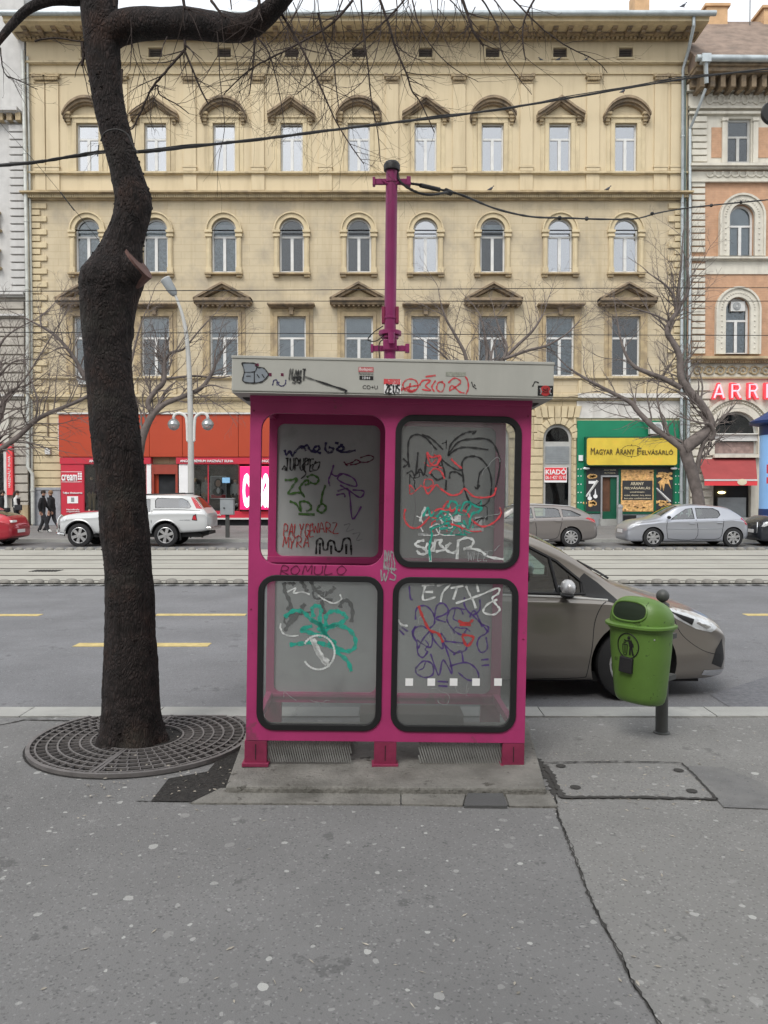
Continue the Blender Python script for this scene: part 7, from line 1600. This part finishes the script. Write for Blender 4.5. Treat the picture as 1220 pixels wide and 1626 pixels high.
# ---------------- cars ----------------
def interp(tab,s):
    K=[r[0] for r in tab]
    if s<=K[0]: return tab[0][1:]
    if s>=K[-1]: return tab[-1][1:]
    i=max(j for j in range(len(K)-1) if K[j]<=s); t=(s-K[i])/(K[i+1]-K[i]); out=[]
    for c in range(1,len(tab[0])):
        p=[tab[max(0,i-1)],tab[i],tab[i+1],tab[min(len(tab)-1,i+2)]]
        # monotone-limited hermite
        def slope(a,b): return (b[c]-a[c])/max(1e-6,(b[0]-a[0]))
        d=slope(p[1],p[2]); m1=slope(p[0],p[1]) if i>0 else d; m2=slope(p[2],p[3]) if i+2<len(tab) else d
        a=0 if m1*d<=0 else 2*m1*d/(m1+d); b=0 if m2*d<=0 else 2*m2*d/(m2+d); h=p[2][0]-p[1][0]
        out.append((2*t**3-3*t*t+1)*p[1][c]+(t**3-2*t*t+t)*h*a+(-2*t**3+3*t*t)*p[2][c]+(t**3-t*t)*h*b)
    return out
def car_secs(tab,ns=70,ins=0,s0=None,s1=None,zfloor=None):
    a=tab[0][0] if s0 is None else s0; b=tab[-1][0] if s1 is None else s1; S=[a+(b-a)*i/ns for i in range(ns+1)]
    if s0 is None: S=sorted(set([round(x,4) for x in S]+[.01,.025,.05,.08]+[b-.01,b-.03,b-.06]))
    secs=[]
    for s in S:
        zb,wm,zs,ws,ze,wt,zt=interp(tab,s)
        wm-=ins;ws-=ins;wt-=ins*.8;ze-=ins*.6;zt-=ins*.8
        if zfloor: zb=zfloor
        h=zs-zb
        K=[(0,zb),(wm*.80,zb),(wm*.95,zb+h*.06),(wm*.985,zb+h*.25),(wm,zb+h*.52),(wm*.99,zs-h*.20),(wm*.97+ws*.03,zs-h*.05),(ws,zs+.012),(ws*.62+wt*.38,zs*.62+ze*.38+.004),(ws*.28+wt*.72,zs*.26+ze*.74+.006),(wt,ze),(wt*.82,ze+(zt-ze)*.55),(wt*.45,zt-(zt-ze)*.12),(0,zt)]
        P=catmull(K,3); half=[(y,z) for y,z in P]
        ring=[(s,y,z) for y,z in half]+[(s,-y,z) for y,z in reversed(half[1:-1])]
        secs.append(ring)
    return secs
def car(name,label,cat,loc,rz,tab,wheels,wr,sidewins,paintm,shield=None,rear=None,extras=None,group=None,archr=None,inner=True,glass=None,ns=70,rimm=None,spokes=7,cabin=None,flare=None):
    root=thing(name,label,cat,loc,(0,0,rz),group); ho=MB(); secs=car_secs(tab,ns); loft(ho,secs)
    bv=BVHTree.FromPolygons([Vector(v) for v in ho.v],ho.f)
    L=tab[-1][0]
    me=ho.mesh('body',[paintm,M_plastic],True); o=obj('body',me,root)
    cutters=[]
    def cutter(mb):
        m=mb.mesh('cut',[M_plastic]); c=bpy.data.objects.new('cut',m); col.objects.link(c); cutters.append(c)
        md_=o.modifiers.new('b','BOOLEAN'); md_.object=c; md_.operation='DIFFERENCE'; md_.solver='EXACT'
        try: md_.material_mode='TRANSFER'
        except Exception: pass
    ar=archr or wr*1.13
    W=max(r[2] for r in tab)
    root.rotation_euler=(0,0,0); root.location=(0,0,0)
    for s in wheels:
        for q in (-1,1):
            c=MB(); a,b=sorted((q*(W-.27),q*(W+.2))); c.lathe([(ar,a),(ar,b)],(s,0,wr*1.02),'y',40); cutter(c)
    if inner:
        c0,c1,zf=cabin; cb=MB(); loft(cb,car_secs(tab,30,.07,c0,c1,zf)); cutter(cb)
        for w_ in sidewins:
            c=MB(); c.prism(w_,-2,2); cutter(c)
        for sh in (shield,rear):
            if sh: c=MB(); s0,s1,z0,hw0,hw1=sh; c.add([(s0,-hw0,z0),(s1,-hw1,z0),(s1,hw1,z0),(s0,hw0,z0),(s0,-hw0,3),(s1,-hw1,3),(s1,hw1,3),(s0,hw0,3)],[(0,3,2,1),(4,5,6,7),(0,1,5,4),(1,2,6,5),(2,3,7,6),(3,0,4,7)]); cutter(c)
    dg=bpy.context.evaluated_depsgraph_get(); dg.update(); nm=bpy.data.meshes.new_from_object(o.evaluated_get(dg)); o.modifiers.clear(); o.data=nm
    bm=bmesh.new(); bm.from_mesh(nm); bmesh.ops.dissolve_degenerate(bm,dist=.002,edges=bm.edges[:]); bmesh.ops.remove_doubles(bm,verts=bm.verts[:],dist=.0015)
    for e in bm.edges: e.smooth=not(len(e.link_faces)==2 and e.calc_face_angle(0)>R(38) and min(f.calc_area() for f in e.link_faces)>4e-4)
    bm.to_mesh(nm); bm.free()
    for c in cutters: bpy.data.objects.remove(c)
    if len(nm.polygons)<500: print('BOOLEAN FAIL',name,len(nm.polygons))
    root.location=loc; root.rotation_euler=(0,0,rz)
    def sd(s,z,q,off=.004):
        h=bv.ray_cast(Vector((s,q*3,z)),Vector((0,-q,0)))
        if h[0] is None: return None
        n_=h[1]; 
        if n_.y*q<0: n_=-n_
        return h[0]+n_*off
    def topd(s,y,off=.004):
        h=bv.ray_cast(Vector((s,y,4)),Vector((0,0,-1)));
        if h[0] is None: return None
        n_=h[1] if h[1].z>0 else -h[1]; return h[0]+n_*off
    def endd(y,z,q,off=.004):       # q=-1 nose, +1 tail
        h=bv.ray_cast(Vector((q*20,y,z)),Vector((-q,0,0)))
        if h[0] is None: return None
        n_=h[1] if h[1].x*q>0 else -h[1]; return h[0]+n_*off
    def patch(poly,fn,nm_,m,par,res=.06,th=0):
        bm=bmesh.new(); vs=[bm.verts.new((a,b,0)) for a,b in poly]; bm.faces.new(vs); bmesh.ops.triangulate(bm,faces=bm.faces[:])
        for _ in range(5):
            es=[e for e in bm.edges if e.calc_length()>res]
            if not es: break
            bmesh.ops.subdivide_edges(bm,edges=es,cuts=1); bmesh.ops.triangulate(bm,faces=bm.faces[:])
        mb=MB(); pos=[]; ok=[]
        for v in bm.verts:
            p=fn(v.co.x,v.co.y); pos.append(tuple(p) if p else (0,0,0)); ok.append(p is not None)
        bm.verts.index_update(); fs=[tuple(v.index for v in f.verts) for f in bm.faces if all(ok[v.index] for v in f.verts)]; bm.free()
        mb.add(pos,fs); return mb.build(nm_,m,par,smooth=60)
    def line(pts,w_,fn,nm_,m,par,sm=5):
        mb=MB(); P=catmull(pts,sm) if len(pts)>2 else [pts[0],((pts[0][0]+pts[1][0])/2,(pts[0][1]+pts[1][1])/2),pts[1]]
        Q=[fn(a,b) for a,b in P]; Q=[q for q in Q if q]
        if len(Q)>1: mb.tube(Q,w_/2,5); return mb.build(nm_,m,par,smooth=True)
    g=glass or M_carglass
    if inner:
        for q in (-1,1):
            for w_ in sidewins:
                cx_=sum(p[0] for p in w_)/len(w_); cz_=sum(p[1] for p in w_)/len(w_)
                big=[(cx_+(a-cx_)*1.03,cz_+(b-cz_)*1.04) for a,b in w_]
                patch(big,lambda a,b:sd(a,b,q,-.012),'side_window',g,root,.12)
                line([*w_,w_[0]],.026 if sidewins is sw_near else .014,lambda a,b:sd(a,b,q,.001),'window_seal',M_plastic,root,1)
        for sh,nm_ in ((shield,'windscreen'),(rear,'rear_window')):
            if sh: s0,s1,z0,hw0,hw1=sh; patch([(s0-.01,-hw0-.01),(s1+.01,-hw1-.01),(s1+.01,hw1+.01),(s0-.01,hw0+.01)],lambda a,b:topd(a,b,-.012),nm_,g,root,.15)
    rm=rimm or M_rim
    for s in wheels:
        for q in (-1,1):
            mb=MB(); c=(s,q*(W-.115),wr); r=wr
            mb.lathe([(r*.66,-.095),(r*.9,-.10),(r*.985,-.085),(r,-.05),(r,.05),(r*.985,.085),(r*.9,.10),(r*.66,.095)],c,'y',36,False); w_=mb.build('wheel',M_tyre,root,smooth=40)
            mb=MB(); yy=.085*q; R0=r*.67
            mb.lathe([(R0,-.08),(R0,.092*1)],c,'y',32,False); mb.lathe([(R0*.98,q*.02),(.01,q*.02)],c,'y',32,False); 
            mb.cur=0
            rr_=mb.build('rim_barrel',M_plastic,w_)
            mb=MB(); mb.tube([(s+R0*.97*math.cos(R(a)),c[1]+q*.088,wr+R0*.97*math.sin(R(a))) for a in range(0,361,12)],r*.035,8,cap=False)
            for k in range(spokes):
                a=2*math.pi*k/spokes+.3; d=Vector((math.cos(a),0,math.sin(a))); nrm=Vector((-math.sin(a),0,math.cos(a))); C=Vector((s,c[1],wr))
                w0,w1=r*.10,r*.14 if spokes<8 else r*.08
                v=[C+d*r*.1-nrm*w0+Vector((0,q*.085,0)),C+d*r*.1+nrm*w0+Vector((0,q*.085,0)),C+d*R0*.97+nrm*w1+Vector((0,q*.082,0)),C+d*R0*.97-nrm*w1+Vector((0,q*.082,0))]
                mb.add(v+[p-Vector((0,q*.03,0)) for p in v],[(0,1,2,3),(4,5,6,7),(0,1,5,4),(1,2,6,5),(2,3,7,6),(3,0,4,7)])
            mb.lathe([(r*.16,q*.06),(r*.15,q*.092),(.005,q*.098)],c,'y',16,False)
            mb.build('rim',rm,w_)
    if inner:
        c0,c1,zf=cabin
        if extras!='bare':
            mb=MB()
            sw=[p[0] for w_ in sidewins for p in w_]; s_a=min(sw)+.55
            for sx in (s_a,s_a+.95):
                for y in (-.38,.38):
                    mb.box(sx-.28,sx+.22,y-.25,y+.25,zf+.02,zf+.18)
                    mb.add([(sx+.12,y-.25,zf+.15),(sx+.26,y-.25,zf+.15),(sx+.40,y-.2,zf+.62),(sx+.30,y-.2,zf+.62),(sx+.12,y+.25,zf+.15),(sx+.26,y+.25,zf+.15),(sx+.40,y+.2,zf+.62),(sx+.30,y+.2,zf+.62)],[(0,1,2,3),(7,6,5,4),(0,4,5,1),(1,5,6,2),(2,6,7,3),(3,7,4,0)])
                    mb.box(sx+.31,sx+.41,y-.12,y+.12,zf+.66,zf+.84); mb.box(sx+.34,sx+.37,y-.05,y+.05,zf+.6,zf+.7)
            mb.build('seats',M_seat,root,bevel=.03)
            mb=MB(); mb.box(c0+.03,c0+.5,-.6,.6,zf,zf+.38); mb.build('dashboard',M_seat,root,bevel=.05)
            mb=MB(); C=Vector((c0+.62,-.36,zf+.42)); ax=Vector((.9,0,.42)).normalized(); u=Vector((0,1,0)); v=ax.cross(u)
            mb.tube([C+u*.18*math.cos(R(a))+v*.18*math.sin(R(a)) for a in range(0,361,15)],.014,6,cap=False); mb.tube([C+u*.17,C-u*.17],.012,6); mb.build('steering_wheel',M_plastic,root)
            mb=MB(); 
    return dict(root=root,sd=sd,topd=topd,endd=endd,patch=patch,line=line,W=W,L=L,bv=bv)
P_near=paint('warm_grey_metallic',(.27,.245,.215),.75,.30); P_silver=paint('silver_blue_metallic',(.42,.435,.47),.6,.3); P_wagon=paint('brown_grey_metallic',(.25,.228,.215),.6,.32); P_white=paint('white_paint',(.52,.53,.53),0,.35); P_redc=paint('red_paint',(.38,.02,.035),.1,.3); P_dark=paint('dark_paint',(.03,.033,.04),.3,.25)
def both(f):
    for q in (-1,1): f(q)
sw_near=None
# ---- near hatchback (nose to +X) ----
TN=[(0.00,.30,.50,.42,.49,.47,.42,.50),(.04,.20,.62,.50,.60,.56,.50,.59),(.12,.17,.71,.57,.685,.63,.56,.665),(.30,.16,.785,.66,.75,.715,.60,.75),(.55,.16,.825,.75,.78,.79,.62,.825),(.80,.16,.84,.80,.78,.875,.66,.905),(1.00,.16,.845,.83,.775,.94,.68,.975),(1.15,.16,.848,.845,.77,1.03,.67,1.075),(1.45,.16,.85,.86,.765,1.215,.65,1.29),(1.75,.16,.85,.868,.76,1.34,.635,1.43),(2.1,.16,.85,.875,.75,1.41,.61,1.50),(2.6,.16,.85,.895,.75,1.42,.58,1.53),(3.1,.16,.848,.92,.745,1.39,.56,1.50),(3.45,.17,.84,.95,.73,1.32,.53,1.42),(3.65,.20,.82,.95,.71,1.20,.52,1.28),(3.80,.26,.78,.90,.68,1.0,.55,1.03),(3.88,.34,.70,.70,.62,.78,.5,.80)]
sw1=[(1.28,.885),(1.29,.98),(1.50,1.155),(1.75,1.285),(2.0,1.355),(2.20,1.375),(2.26,.915),(1.8,.893),(1.4,.885)]
sw2=[(2.36,.92),(2.33,1.375),(2.7,1.37),(3.0,1.30),(3.2,1.06),(3.1,.96)]
sw_near=[sw1,sw2]
cn=car('parked_car','warm grey hatchback parked at the near kerb behind the booth and bin','car',(2.96,7.22,RZ),math.pi,TN,(.885,3.35),.305,sw_near,P_near,shield=(1.08,1.80,.86,.635,.595),rear=(3.50,3.70,.98,.45,.5),cabin=(1.05,3.5,.38),archr=.36,ns=110)
r_=cn['root']; line=cn['line']; patch=cn['patch']; sd=cn['sd']
for q in (-1,1):
    f=lambda a,b,q=q:sd(a,b,q,.0005)
    line([(1.28,.20),(1.24,.45),(1.22,.65),(1.17,.79),(1.12,.83)],.007,f,'door_seam',M_dark,r_); line([(1.28,.20),(1.5,.185),(2.2,.185),(2.30,.3)],.007,f,'door_seam',M_dark,r_); line([(2.30,.3),(2.31,.6),(2.31,.9)],.007,f,'door_seam',M_dark,r_); line([(2.30,.3),(2.4,.19),(2.9,.2),(3.1,.6),(3.22,.95)],.007,f,'door_seam',M_dark,r_)
    patch([(.98,.80),(1.04,.865),(1.16,.975),(1.27,1.055),(1.31,1.02),(1.31,.87),(1.15,.845)],lambda a,b,q=q:sd(a,b,q,.003),'corner_trim',M_plastic,r_,.04)
    patch([(2.23,.92),(2.21,1.335),(2.32,1.34),(2.35,.92)],lambda a,b,q=q:sd(a,b,q,.002),'pillar_trim',M_plastic,r_)
    line([(1.10,.838),(1.5,.862),(2.2,.885),(3.1,.93)],.018,lambda a,b,q=q:sd(a,b,q,.004),'belt_moulding',M_lightgrey,r_)
    line([(1.56,1.18),(1.50,.89)],.024,lambda a,b,q=q:sd(a,b,q,.002),'quarter_divider',M_plastic,r_)
    patch([(.15,.60),(.20,.66),(.32,.715),(.52,.765),(.64,.77),(.54,.69),(.36,.60),(.22,.565)],lambda a,b,q=q:sd(a,b,q,.003),'headlight',M_lens,r_,.03)
    patch([(.22,.61),(.32,.675),(.36,.65),(.27,.60)],lambda a,b,q=q:sd(a,b,q,.006),'lamp_reflector',M_chrome,r_,.03)
    patch([(.38,.68),(.60,.755),(.50,.69),(.40,.635)],lambda a,b,q=q:sd(a,b,q,.006),'lamp_dark',M_plastic,r_,.03)
    patch([(.10,.25),(.07,.32),(.10,.50),(.17,.42),(.21,.30)],lambda a,b,q=q:sd(a,b,q,.002),'fog_recess',M_plastic,r_,.03)
    patch([(.03,.205),(.05,.235),(.20,.245),(.28,.25),(.30,.21),(.15,.185)],lambda a,b,q=q:sd(a,b,q,.004),'bumper_blade',M_chrome,r_,.03)
    line([(.10,.36),(.30,.42),(.48,.55),(.56,.70)],.005,f,'bumper_seam',M_dark,r_)
    for s in (2.16,3.05): 
        p=sd(s,.78,q,.02); mb=MB(); mb.tube([p+Vector((-.09,0,0)),p+Vector((.09,0,0))],.014,8); mb.build('door_handle',P_near,r_,smooth=True)
    # mirror
    p=sd(1.46,.90,q,.0); mm=MB(); mm.sphere((p.x-.01,p.y+q*.13,p.z+.055),.085,14,.72,1.25,.82); mo_=mm.build('door_mirror',mat('pale_mirror_paint_%d'%(q+1),(.48,.48,.48),rough=.3,metal=.4,coat=.6),r_,smooth=True)
    mm=MB(); mm.sphere((p.x-.005,p.y+q*.125,p.z-.005),.08,12,.7,1.2,.42); mm.tube([(p.x,p.y-.0,p.z-.02),(p.x-.01,p.y+q*.10,p.z)],[.03,.025],8); mm.build('mirror_base',M_plastic,mo_,smooth=True)
# grille, wipers, sills
patch([(-.42,.30),(-.42,.46),(.42,.46),(.42,.30)],lambda a,b:cn['endd'](a,b,-1,.003),'grille',M_plastic,r_,.08)
mb=MB()
for y in (-.15,.40):
    a=cn['topd'](1.10,y,.02); b=cn['topd'](1.02,y+.1,.02); c=cn['topd'](1.16,y-.42,.02)
    if a and b and c: mb.tube([b,a],.010,6); mb.tube([a,c],.008,6); mb.tube([cn['topd'](1.08,y+.2,.02),c],.006,5)
mb.build('wipers',M_plastic,r_)
patch([(1.03,-.62),(1.09,-.60),(1.09,.60),(1.03,.62)],lambda a,b:cn['topd'](a,b,.003),'cowl_panel',M_plastic,r_,.1)
MB().box(.3,3.6,-.70,.70,.14,.22).build('underbody',M_plastic,r_)
# ---- generic far cars (nose to -X) ----
def gtab(L,H,W,sc0,zc,sh,srr,zt_,zn=.62,zb=.18,belt=.84,wtop=.60,roofend=None):
    re=roofend or H-.08
    return [(0,.30,W*.62,zn-.16,W*.6,zn-.1,W*.5,zn-.06),(.05,zb+.04,W*.78,zn-.08,W*.76,zn-.02,W*.62,zn+.02),(.16,zb,W*.88,zn,W*.84,zn+.07,W*.68,zn+.11),(.40,zb,W*.95,zn+.10,W*.9,zn+.17,W*.72,zn+.22),
     (sc0*.75,zb,W*.985,belt-.06,W*.93,zc-.08,W*.74,zc-.04),(sc0,zb,W,belt-.02,W*.93,zc-.02,W*.74,zc+.03),(sc0+(sh-sc0)*.5,zb,W,belt,W*.92,(zc+H)/2-.05,wtop*1.02,(zc+H)/2+.02),(sh,zb,W,belt+.005,W*.915,H-.10,wtop,H-.04),(sh+.45,zb,W,belt+.01,W*.91,H-.065,wtop,H),
     (srr-.3,zb,W*.995,belt+.04,W*.90,H-.11,wtop*.97,re+.02),(srr,zb+.02,W*.985,belt+.05,W*.89,re-.10,wtop*.93,re-.01),(srr+(L-srr)*.5,zb+.05,W*.95,belt+.03,W*.87,(zt_+re)/2-.05,wtop*.95,(zt_+re)/2),(L-.08,zb+.10,W*.90,belt-.06,W*.84,zt_-.05,W*.66,zt_),(L,zb+.16,W*.80,.62,W*.76,.70,W*.6,.74)]
def dress_car(c,col_,doors,handles,hl,tl,mz=.92,ms=1.35,belt=None,plate=True,nose_plate=False):
    r_=c['root']; sd=c['sd']; line=c['line']; patch=c['patch']
    for q in (-1,1):
        f=lambda a,b,q=q:sd(a,b,q,.001)
        for d in doors: line(d,.016,f,'door_seam',M_dark,r_,4)
        for s,z in handles:
            p=sd(s,z,q,.015); 
            if p: MB().tube([p+Vector((-.09,0,0)),p+Vector((.09,0,0))],.018,6).build('door_handle',col_,r_,smooth=True)
        if hl: patch(hl,lambda a,b,q=q:sd(a,b,q,.004),'headlight',M_lens,r_,.06)
        if tl: patch(tl,lambda a,b,q=q:sd(a,b,q,.004),'taillight',M_tail,r_,.06)
        p=sd(ms,mz,q,0)
        if p: m_=MB(); m_.sphere((p.x-.02,p.y+q*.11,p.z+.05),.08,10,.8,1.1,.7); m_.build('door_mirror',M_plastic,r_,smooth=True)
        if belt: line(belt,.02,lambda a,b,q=q:sd(a,b,q,.003),'side_moulding',col_ if False else M_midgrey,r_,3)
    if plate:
        for q,y0 in ((1,.5),(-1,.42)):
            p=c['endd'](0,.48,q,.012)
            if p: MB().box(p.x-.006,p.x+.006,-.26,.26,.45,.56).build('number_plate',M_wht,r_)
    MB().box(.4,c['L']-.4,-.66,.66,.17,.26).build('underbody',M_plastic,r_)
CY=25.15
def cx_of(px): return (px-610)/FP*CY
Wc=.86
# silver hatchback
T=gtab(3.98,1.40,Wc,1.05,.97,1.75,3.35,.93,zn=.66,belt=.86)
s_=cx_of(998)
w1=[(1.42,.90),(1.62,1.04),(1.95,1.24),(2.16,1.27),(2.20,.92)]; w2=[(2.28,.93),(2.26,1.27),(2.85,1.26),(3.02,1.18),(3.06,1.05),(2.95,.95)]
c1=car('parked_car','silver blue hatchback parked across the street in front of the red awning','car',(s_,CY+Wc,RZ),0,T,(.83,3.44),.31,[w1,w2],P_silver,shield=(1.15,1.72,.93,.60,.50),rear=(3.42,3.75,1.0,.45,.5),cabin=(1.1,3.4,.42),group='cars parked along the far kerb')
dress_car(c1,P_silver,[[(1.30,.28),(1.26,.6),(1.28,.86)],[(1.30,.28),(2.2,.27),(2.24,.9)],[(2.2,.27),(2.95,.28),(3.08,.6),(3.12,.9)]],[(2.08,.78),(2.98,.8)],[(.06,.62),(.16,.72),(.42,.84),(.56,.86),(.36,.74),(.14,.62)],[(3.72,.92),(3.78,.96),(3.92,.84),(3.93,.72),(3.84,.74),(3.78,.86)],belt=[(1.3,.60),(2.2,.60),(3.1,.61)])
# brown grey wagon
T=gtab(4.6,1.41,Wc,1.15,.96,1.95,4.0,.98,zn=.66,belt=.88,roofend=1.30)
s_=cx_of(951)-4.6
w1=[(1.55,.93),(1.8,1.09),(2.1,1.25),(2.45,1.28),(2.50,.95)]; w2=[(2.58,.95),(2.54,1.285),(3.2,1.27),(3.34,1.22),(3.40,.98)]; w3=[(3.48,.99),(3.44,1.23),(3.75,1.19),(4.08,1.04),(4.0,1.0)]
c2=car('parked_car','brownish grey estate car parked across the street in front of the green shop','car',(s_,CY+Wc,RZ),0,T,(.92,3.72),.32,[w1,w2,w3],P_wagon,shield=(1.25,1.92,.93,.60,.50),rear=(4.1,4.45,1.02,.42,.5),cabin=(1.2,4.0,.42),group='cars parked along the far kerb',spokes=10)
dress_car(c2,P_wagon,[[(1.42,.28),(1.40,.9)],[(1.42,.28),(2.5,.27),(2.54,.93)],[(2.5,.27),(3.2,.28),(3.36,.6),(3.44,.96)]],[(2.36,.82),(3.28,.85)],[(.06,.62),(.16,.72),(.42,.84),(.56,.86),(.36,.74),(.14,.62)],[(4.2,.93),(4.3,.97),(4.53,.88),(4.53,.80),(4.40,.82),(4.3,.90)])
for q in (-1,1): c2['line']([(2.0,1.335),(3.0,1.345),(3.9,1.28)],.03,lambda a,b,q=q:c2['topd'](a,q*.55,.03),'roof_rail',M_alu,c2['root'],4)
c2['line']([(2.0,.24),(3.0,.24)],.03,lambda a,b:c2['sd'](a,b,-1,.003),'sill_trim',M_alu,c2['root'],3)
# white pickup with canopy
TP=[(0,.55,.62,.80,.60,.88,.5,.92),(.05,.45,.74,.86,.72,.95,.62,.99),(.2,.42,.80,.92,.78,1.02,.66,1.06),(.6,.42,.83,.96,.80,1.07,.68,1.12),(1.2,.44,.84,.99,.80,1.12,.70,1.16),(1.42,.44,.85,1.02,.80,1.17,.66,1.22),(1.75,.44,.85,1.04,.78,1.43,.60,1.48),(2.05,.44,.85,1.05,.77,1.60,.58,1.66),(2.6,.44,.85,1.06,.77,1.64,.60,1.70),(3.0,.44,.85,1.10,.78,1.66,.64,1.73),(3.9,.46,.85,1.12,.79,1.65,.66,1.73),(4.35,.48,.85,1.12,.79,1.58,.64,1.68),(4.62,.50,.85,1.12,.79,1.36,.68,1.42),(4.78,.52,.84,1.10,.79,1.18,.72,1.20),(4.86,.54,.80,1.0,.78,1.08,.70,1.10)]
s_=cx_of(90); w1=[(1.62,1.13),(1.85,1.38),(2.1,1.53),(2.5,1.55),(2.52,1.13)]; w3=[(3.17,1.28),(3.15,1.52),(3.22,1.60),(4.05,1.585),(4.22,1.50),(4.33,1.32),(4.28,1.27)]; w2=[(2.62,1.14),(2.60,1.55),(2.98,1.56),(3.0,1.15)]
c3=car('pickup_truck','white pickup truck with a windowed rear canopy parked before the red clothes shop','pickup truck',(s_,CY+.02+.85,RZ),0,TP,(.70,3.52),.385,[w1,w2,w3],P_white,glass=glassmat('dark_canopy_glass',(.16,.20,.24),refl=.16,rough=.02),shield=(1.5,2.02,1.1,.6,.5),rear=(4.42,4.72,1.2,.55,.6),cabin=(1.45,4.5,.7),archr=.47,spokes=6,group='cars parked along the far kerb')
r_=c3['root']; sd=c3['sd']
for q in (-1,1):
    f=lambda a,b,q=q:sd(a,b,q,.001)
    for d in ([(1.5,.5),(1.48,1.1)],[(1.5,.5),(2.5,.5),(2.56,1.1)],[(3.06,.5),(3.06,1.2)],[(3.1,1.215),(3.9,1.22),(4.8,1.18)]): c3['line'](d,.018,f,'door_seam',M_dark,r_,4)
    for s in (.70,3.52): c3['line']([(s+.50*math.cos(R(a)),.39+.50*math.sin(R(a))) for a in range(8,173,12)],.06,lambda a,b,q=q:sd(a,b,q,.012),'wheel_flare',M_alu,r_,2)
    c3['patch']([(.03,.80),(.06,.95),(.30,1.0),(.34,.9),(.2,.82)],lambda a,b,q=q:sd(a,b,q,.005),'headlight',M_lens,r_,.06); c3['patch']([(4.38,.88),(4.42,1.04),(4.52,1.08),(4.56,.86)],lambda a,b,q=q:sd(a,b,q,.005),'taillight',M_plastic,r_,.05)
    c3['patch']([(4.40,.91),(4.43,1.02),(4.50,1.04),(4.53,.89)],lambda a,b,q=q:sd(a,b,q,.009),'lens',M_tail,r_,.05)
    c3['patch']([(4.50,1.26),(4.30,1.62),(4.38,1.62),(4.74,1.24)],lambda a,b,q=q:sd(a,b,q,.006),'canopy_corner',M_tail,r_,.06)
    p=sd(1.62,1.16,q,0); mm=MB(); mm.box(p.x-.07,p.x+.06,min(p.y,p.y+q*.24),max(p.y,p.y+q*.24),p.z-.02,p.z+.18); mm.build('door_mirror',M_chrome,r_,bevel=.02)
    mm=MB(); mm.box(3.95,3.98,q*.72-.13*(1+q)/2*1,q*.72+.13*(1-q)/2*1,.22,.55); mm.build('mud_flap',M_plastic,r_)
    p=sd(4.15,.82,q,.003)
mm=MB()
for y in (-.5,.5): mm.tube(catmull([(-.02,y,.48),(-.12,y,.62),(-.10,y,.88),(.02,y,1.04)],5),.035,8)
mm.tube([(-.1,-.62,.55),(-.1,.62,.55)],.035,8); mm.tube([(-.02,-.5,1.0),(-.02,.5,1.0)],.035,8); mm.tube(catmull([(-.1,-.6,.5),(.02,-.82,.45),(.25,-.88,.40)],5),.04,8); mm.build('bull_bar',M_chrome,r_,smooth=True)
mm=MB(); mm.box(4.84,5.0,-.80,.80,.55,.66); mm.tube([(4.9,-.84,.60),(4.9,.84,.60)],.05,8); mm.build('rear_bumper',M_chrome,r_,bevel=.02)
mm=MB(); mm.box(4.5,4.86,-.5,.5,.40,.5); mm.box(4.55,4.60,-.25,-.2,.28,.42); mm.build('tow_bar',M_plastic,r_); MB().box(.4,4.6,-.62,.62,.32,.46).build('underbody',M_plastic,r_)
text('4x4 DIESEL',3.98,4.34,.86,.90,lambda x,y,z:(x,sd(x,z,-1,.006).y,z),'side_lettering',M_midgrey,r_,.002)
mm=MB(); mm.tube([(2.3,-.55,1.70),(4.1,-.55,1.76)],.02,6); mm.tube([(2.3,.55,1.70),(4.1,.55,1.76)],.02,6); mm.build('roof_rail',M_plastic,r_)
# red car at the left edge (only its tail in view)
T=gtab(3.9,1.38,.83,1.0,.95,1.7,3.2,.98,zn=.62,belt=.84,roofend=1.22)
s_=cx_of(14)-3.9
c4=car('parked_car','red hatchback at the left edge, only its tail and dark rear window in view','car',(s_,CY+.83,RZ),0,T,(.8,3.1),.30,[[(1.4,.9),(1.9,1.2),(2.15,1.24),(2.2,.9)],[(2.28,.9),(2.25,1.24),(2.8,1.2),(3.0,.98)]],P_redc,shield=(1.1,1.68,.92,.58,.5),rear=(3.25,3.75,1.0,.52,.56),cabin=(1.05,3.3,.42),group='cars parked along the far kerb')
dress_car(c4,P_redc,[[(2.2,.27),(2.9,.3),(3.05,.9)]],[(2.9,.8)],None,[(3.55,.86),(3.6,1.0),(3.82,.92),(3.84,.74),(3.7,.76)])
mb=MB(); 
for q in (1,): 
    p=c4['endd'](-.45,.78,1,.01)
mb.box(c4['L']-.09,c4['L']+.01,-.62,-.30,.80,.87); mb.build('rear_plate',M_wht,c4['root'])
# dark car at the right edge (only its nose)
T=gtab(4.2,1.42,.86,1.05,.98,1.75,3.5,.98,zn=.80,belt=.86)
s_=cx_of(1212)
c5=car('parked_car','dark car at the right edge before the advertising column, only its nose in view','car',(s_,CY+.86,RZ),0,T,(.85,3.4),.32,[[(1.5,.9),(1.9,1.2),(2.2,1.24),(2.22,.92)]],P_dark,shield=(1.15,1.72,.95,.6,.5),cabin=(1.1,3.4,.42),group='cars parked along the far kerb')
dress_car(c5,P_dark,[[(1.3,.28),(1.3,.88)]],[(2.1,.8)],[(.04,.66),(.12,.80),(.40,.88),(.36,.78),(.12,.66)],None)
mb=MB(); mb.tube(catmull([(-.02,-.5,.45),(-.03,-.55,.60),(.0,-.50,.80)],5),.02,6); mb.build('grille_trim',M_chrome,c5['root'])
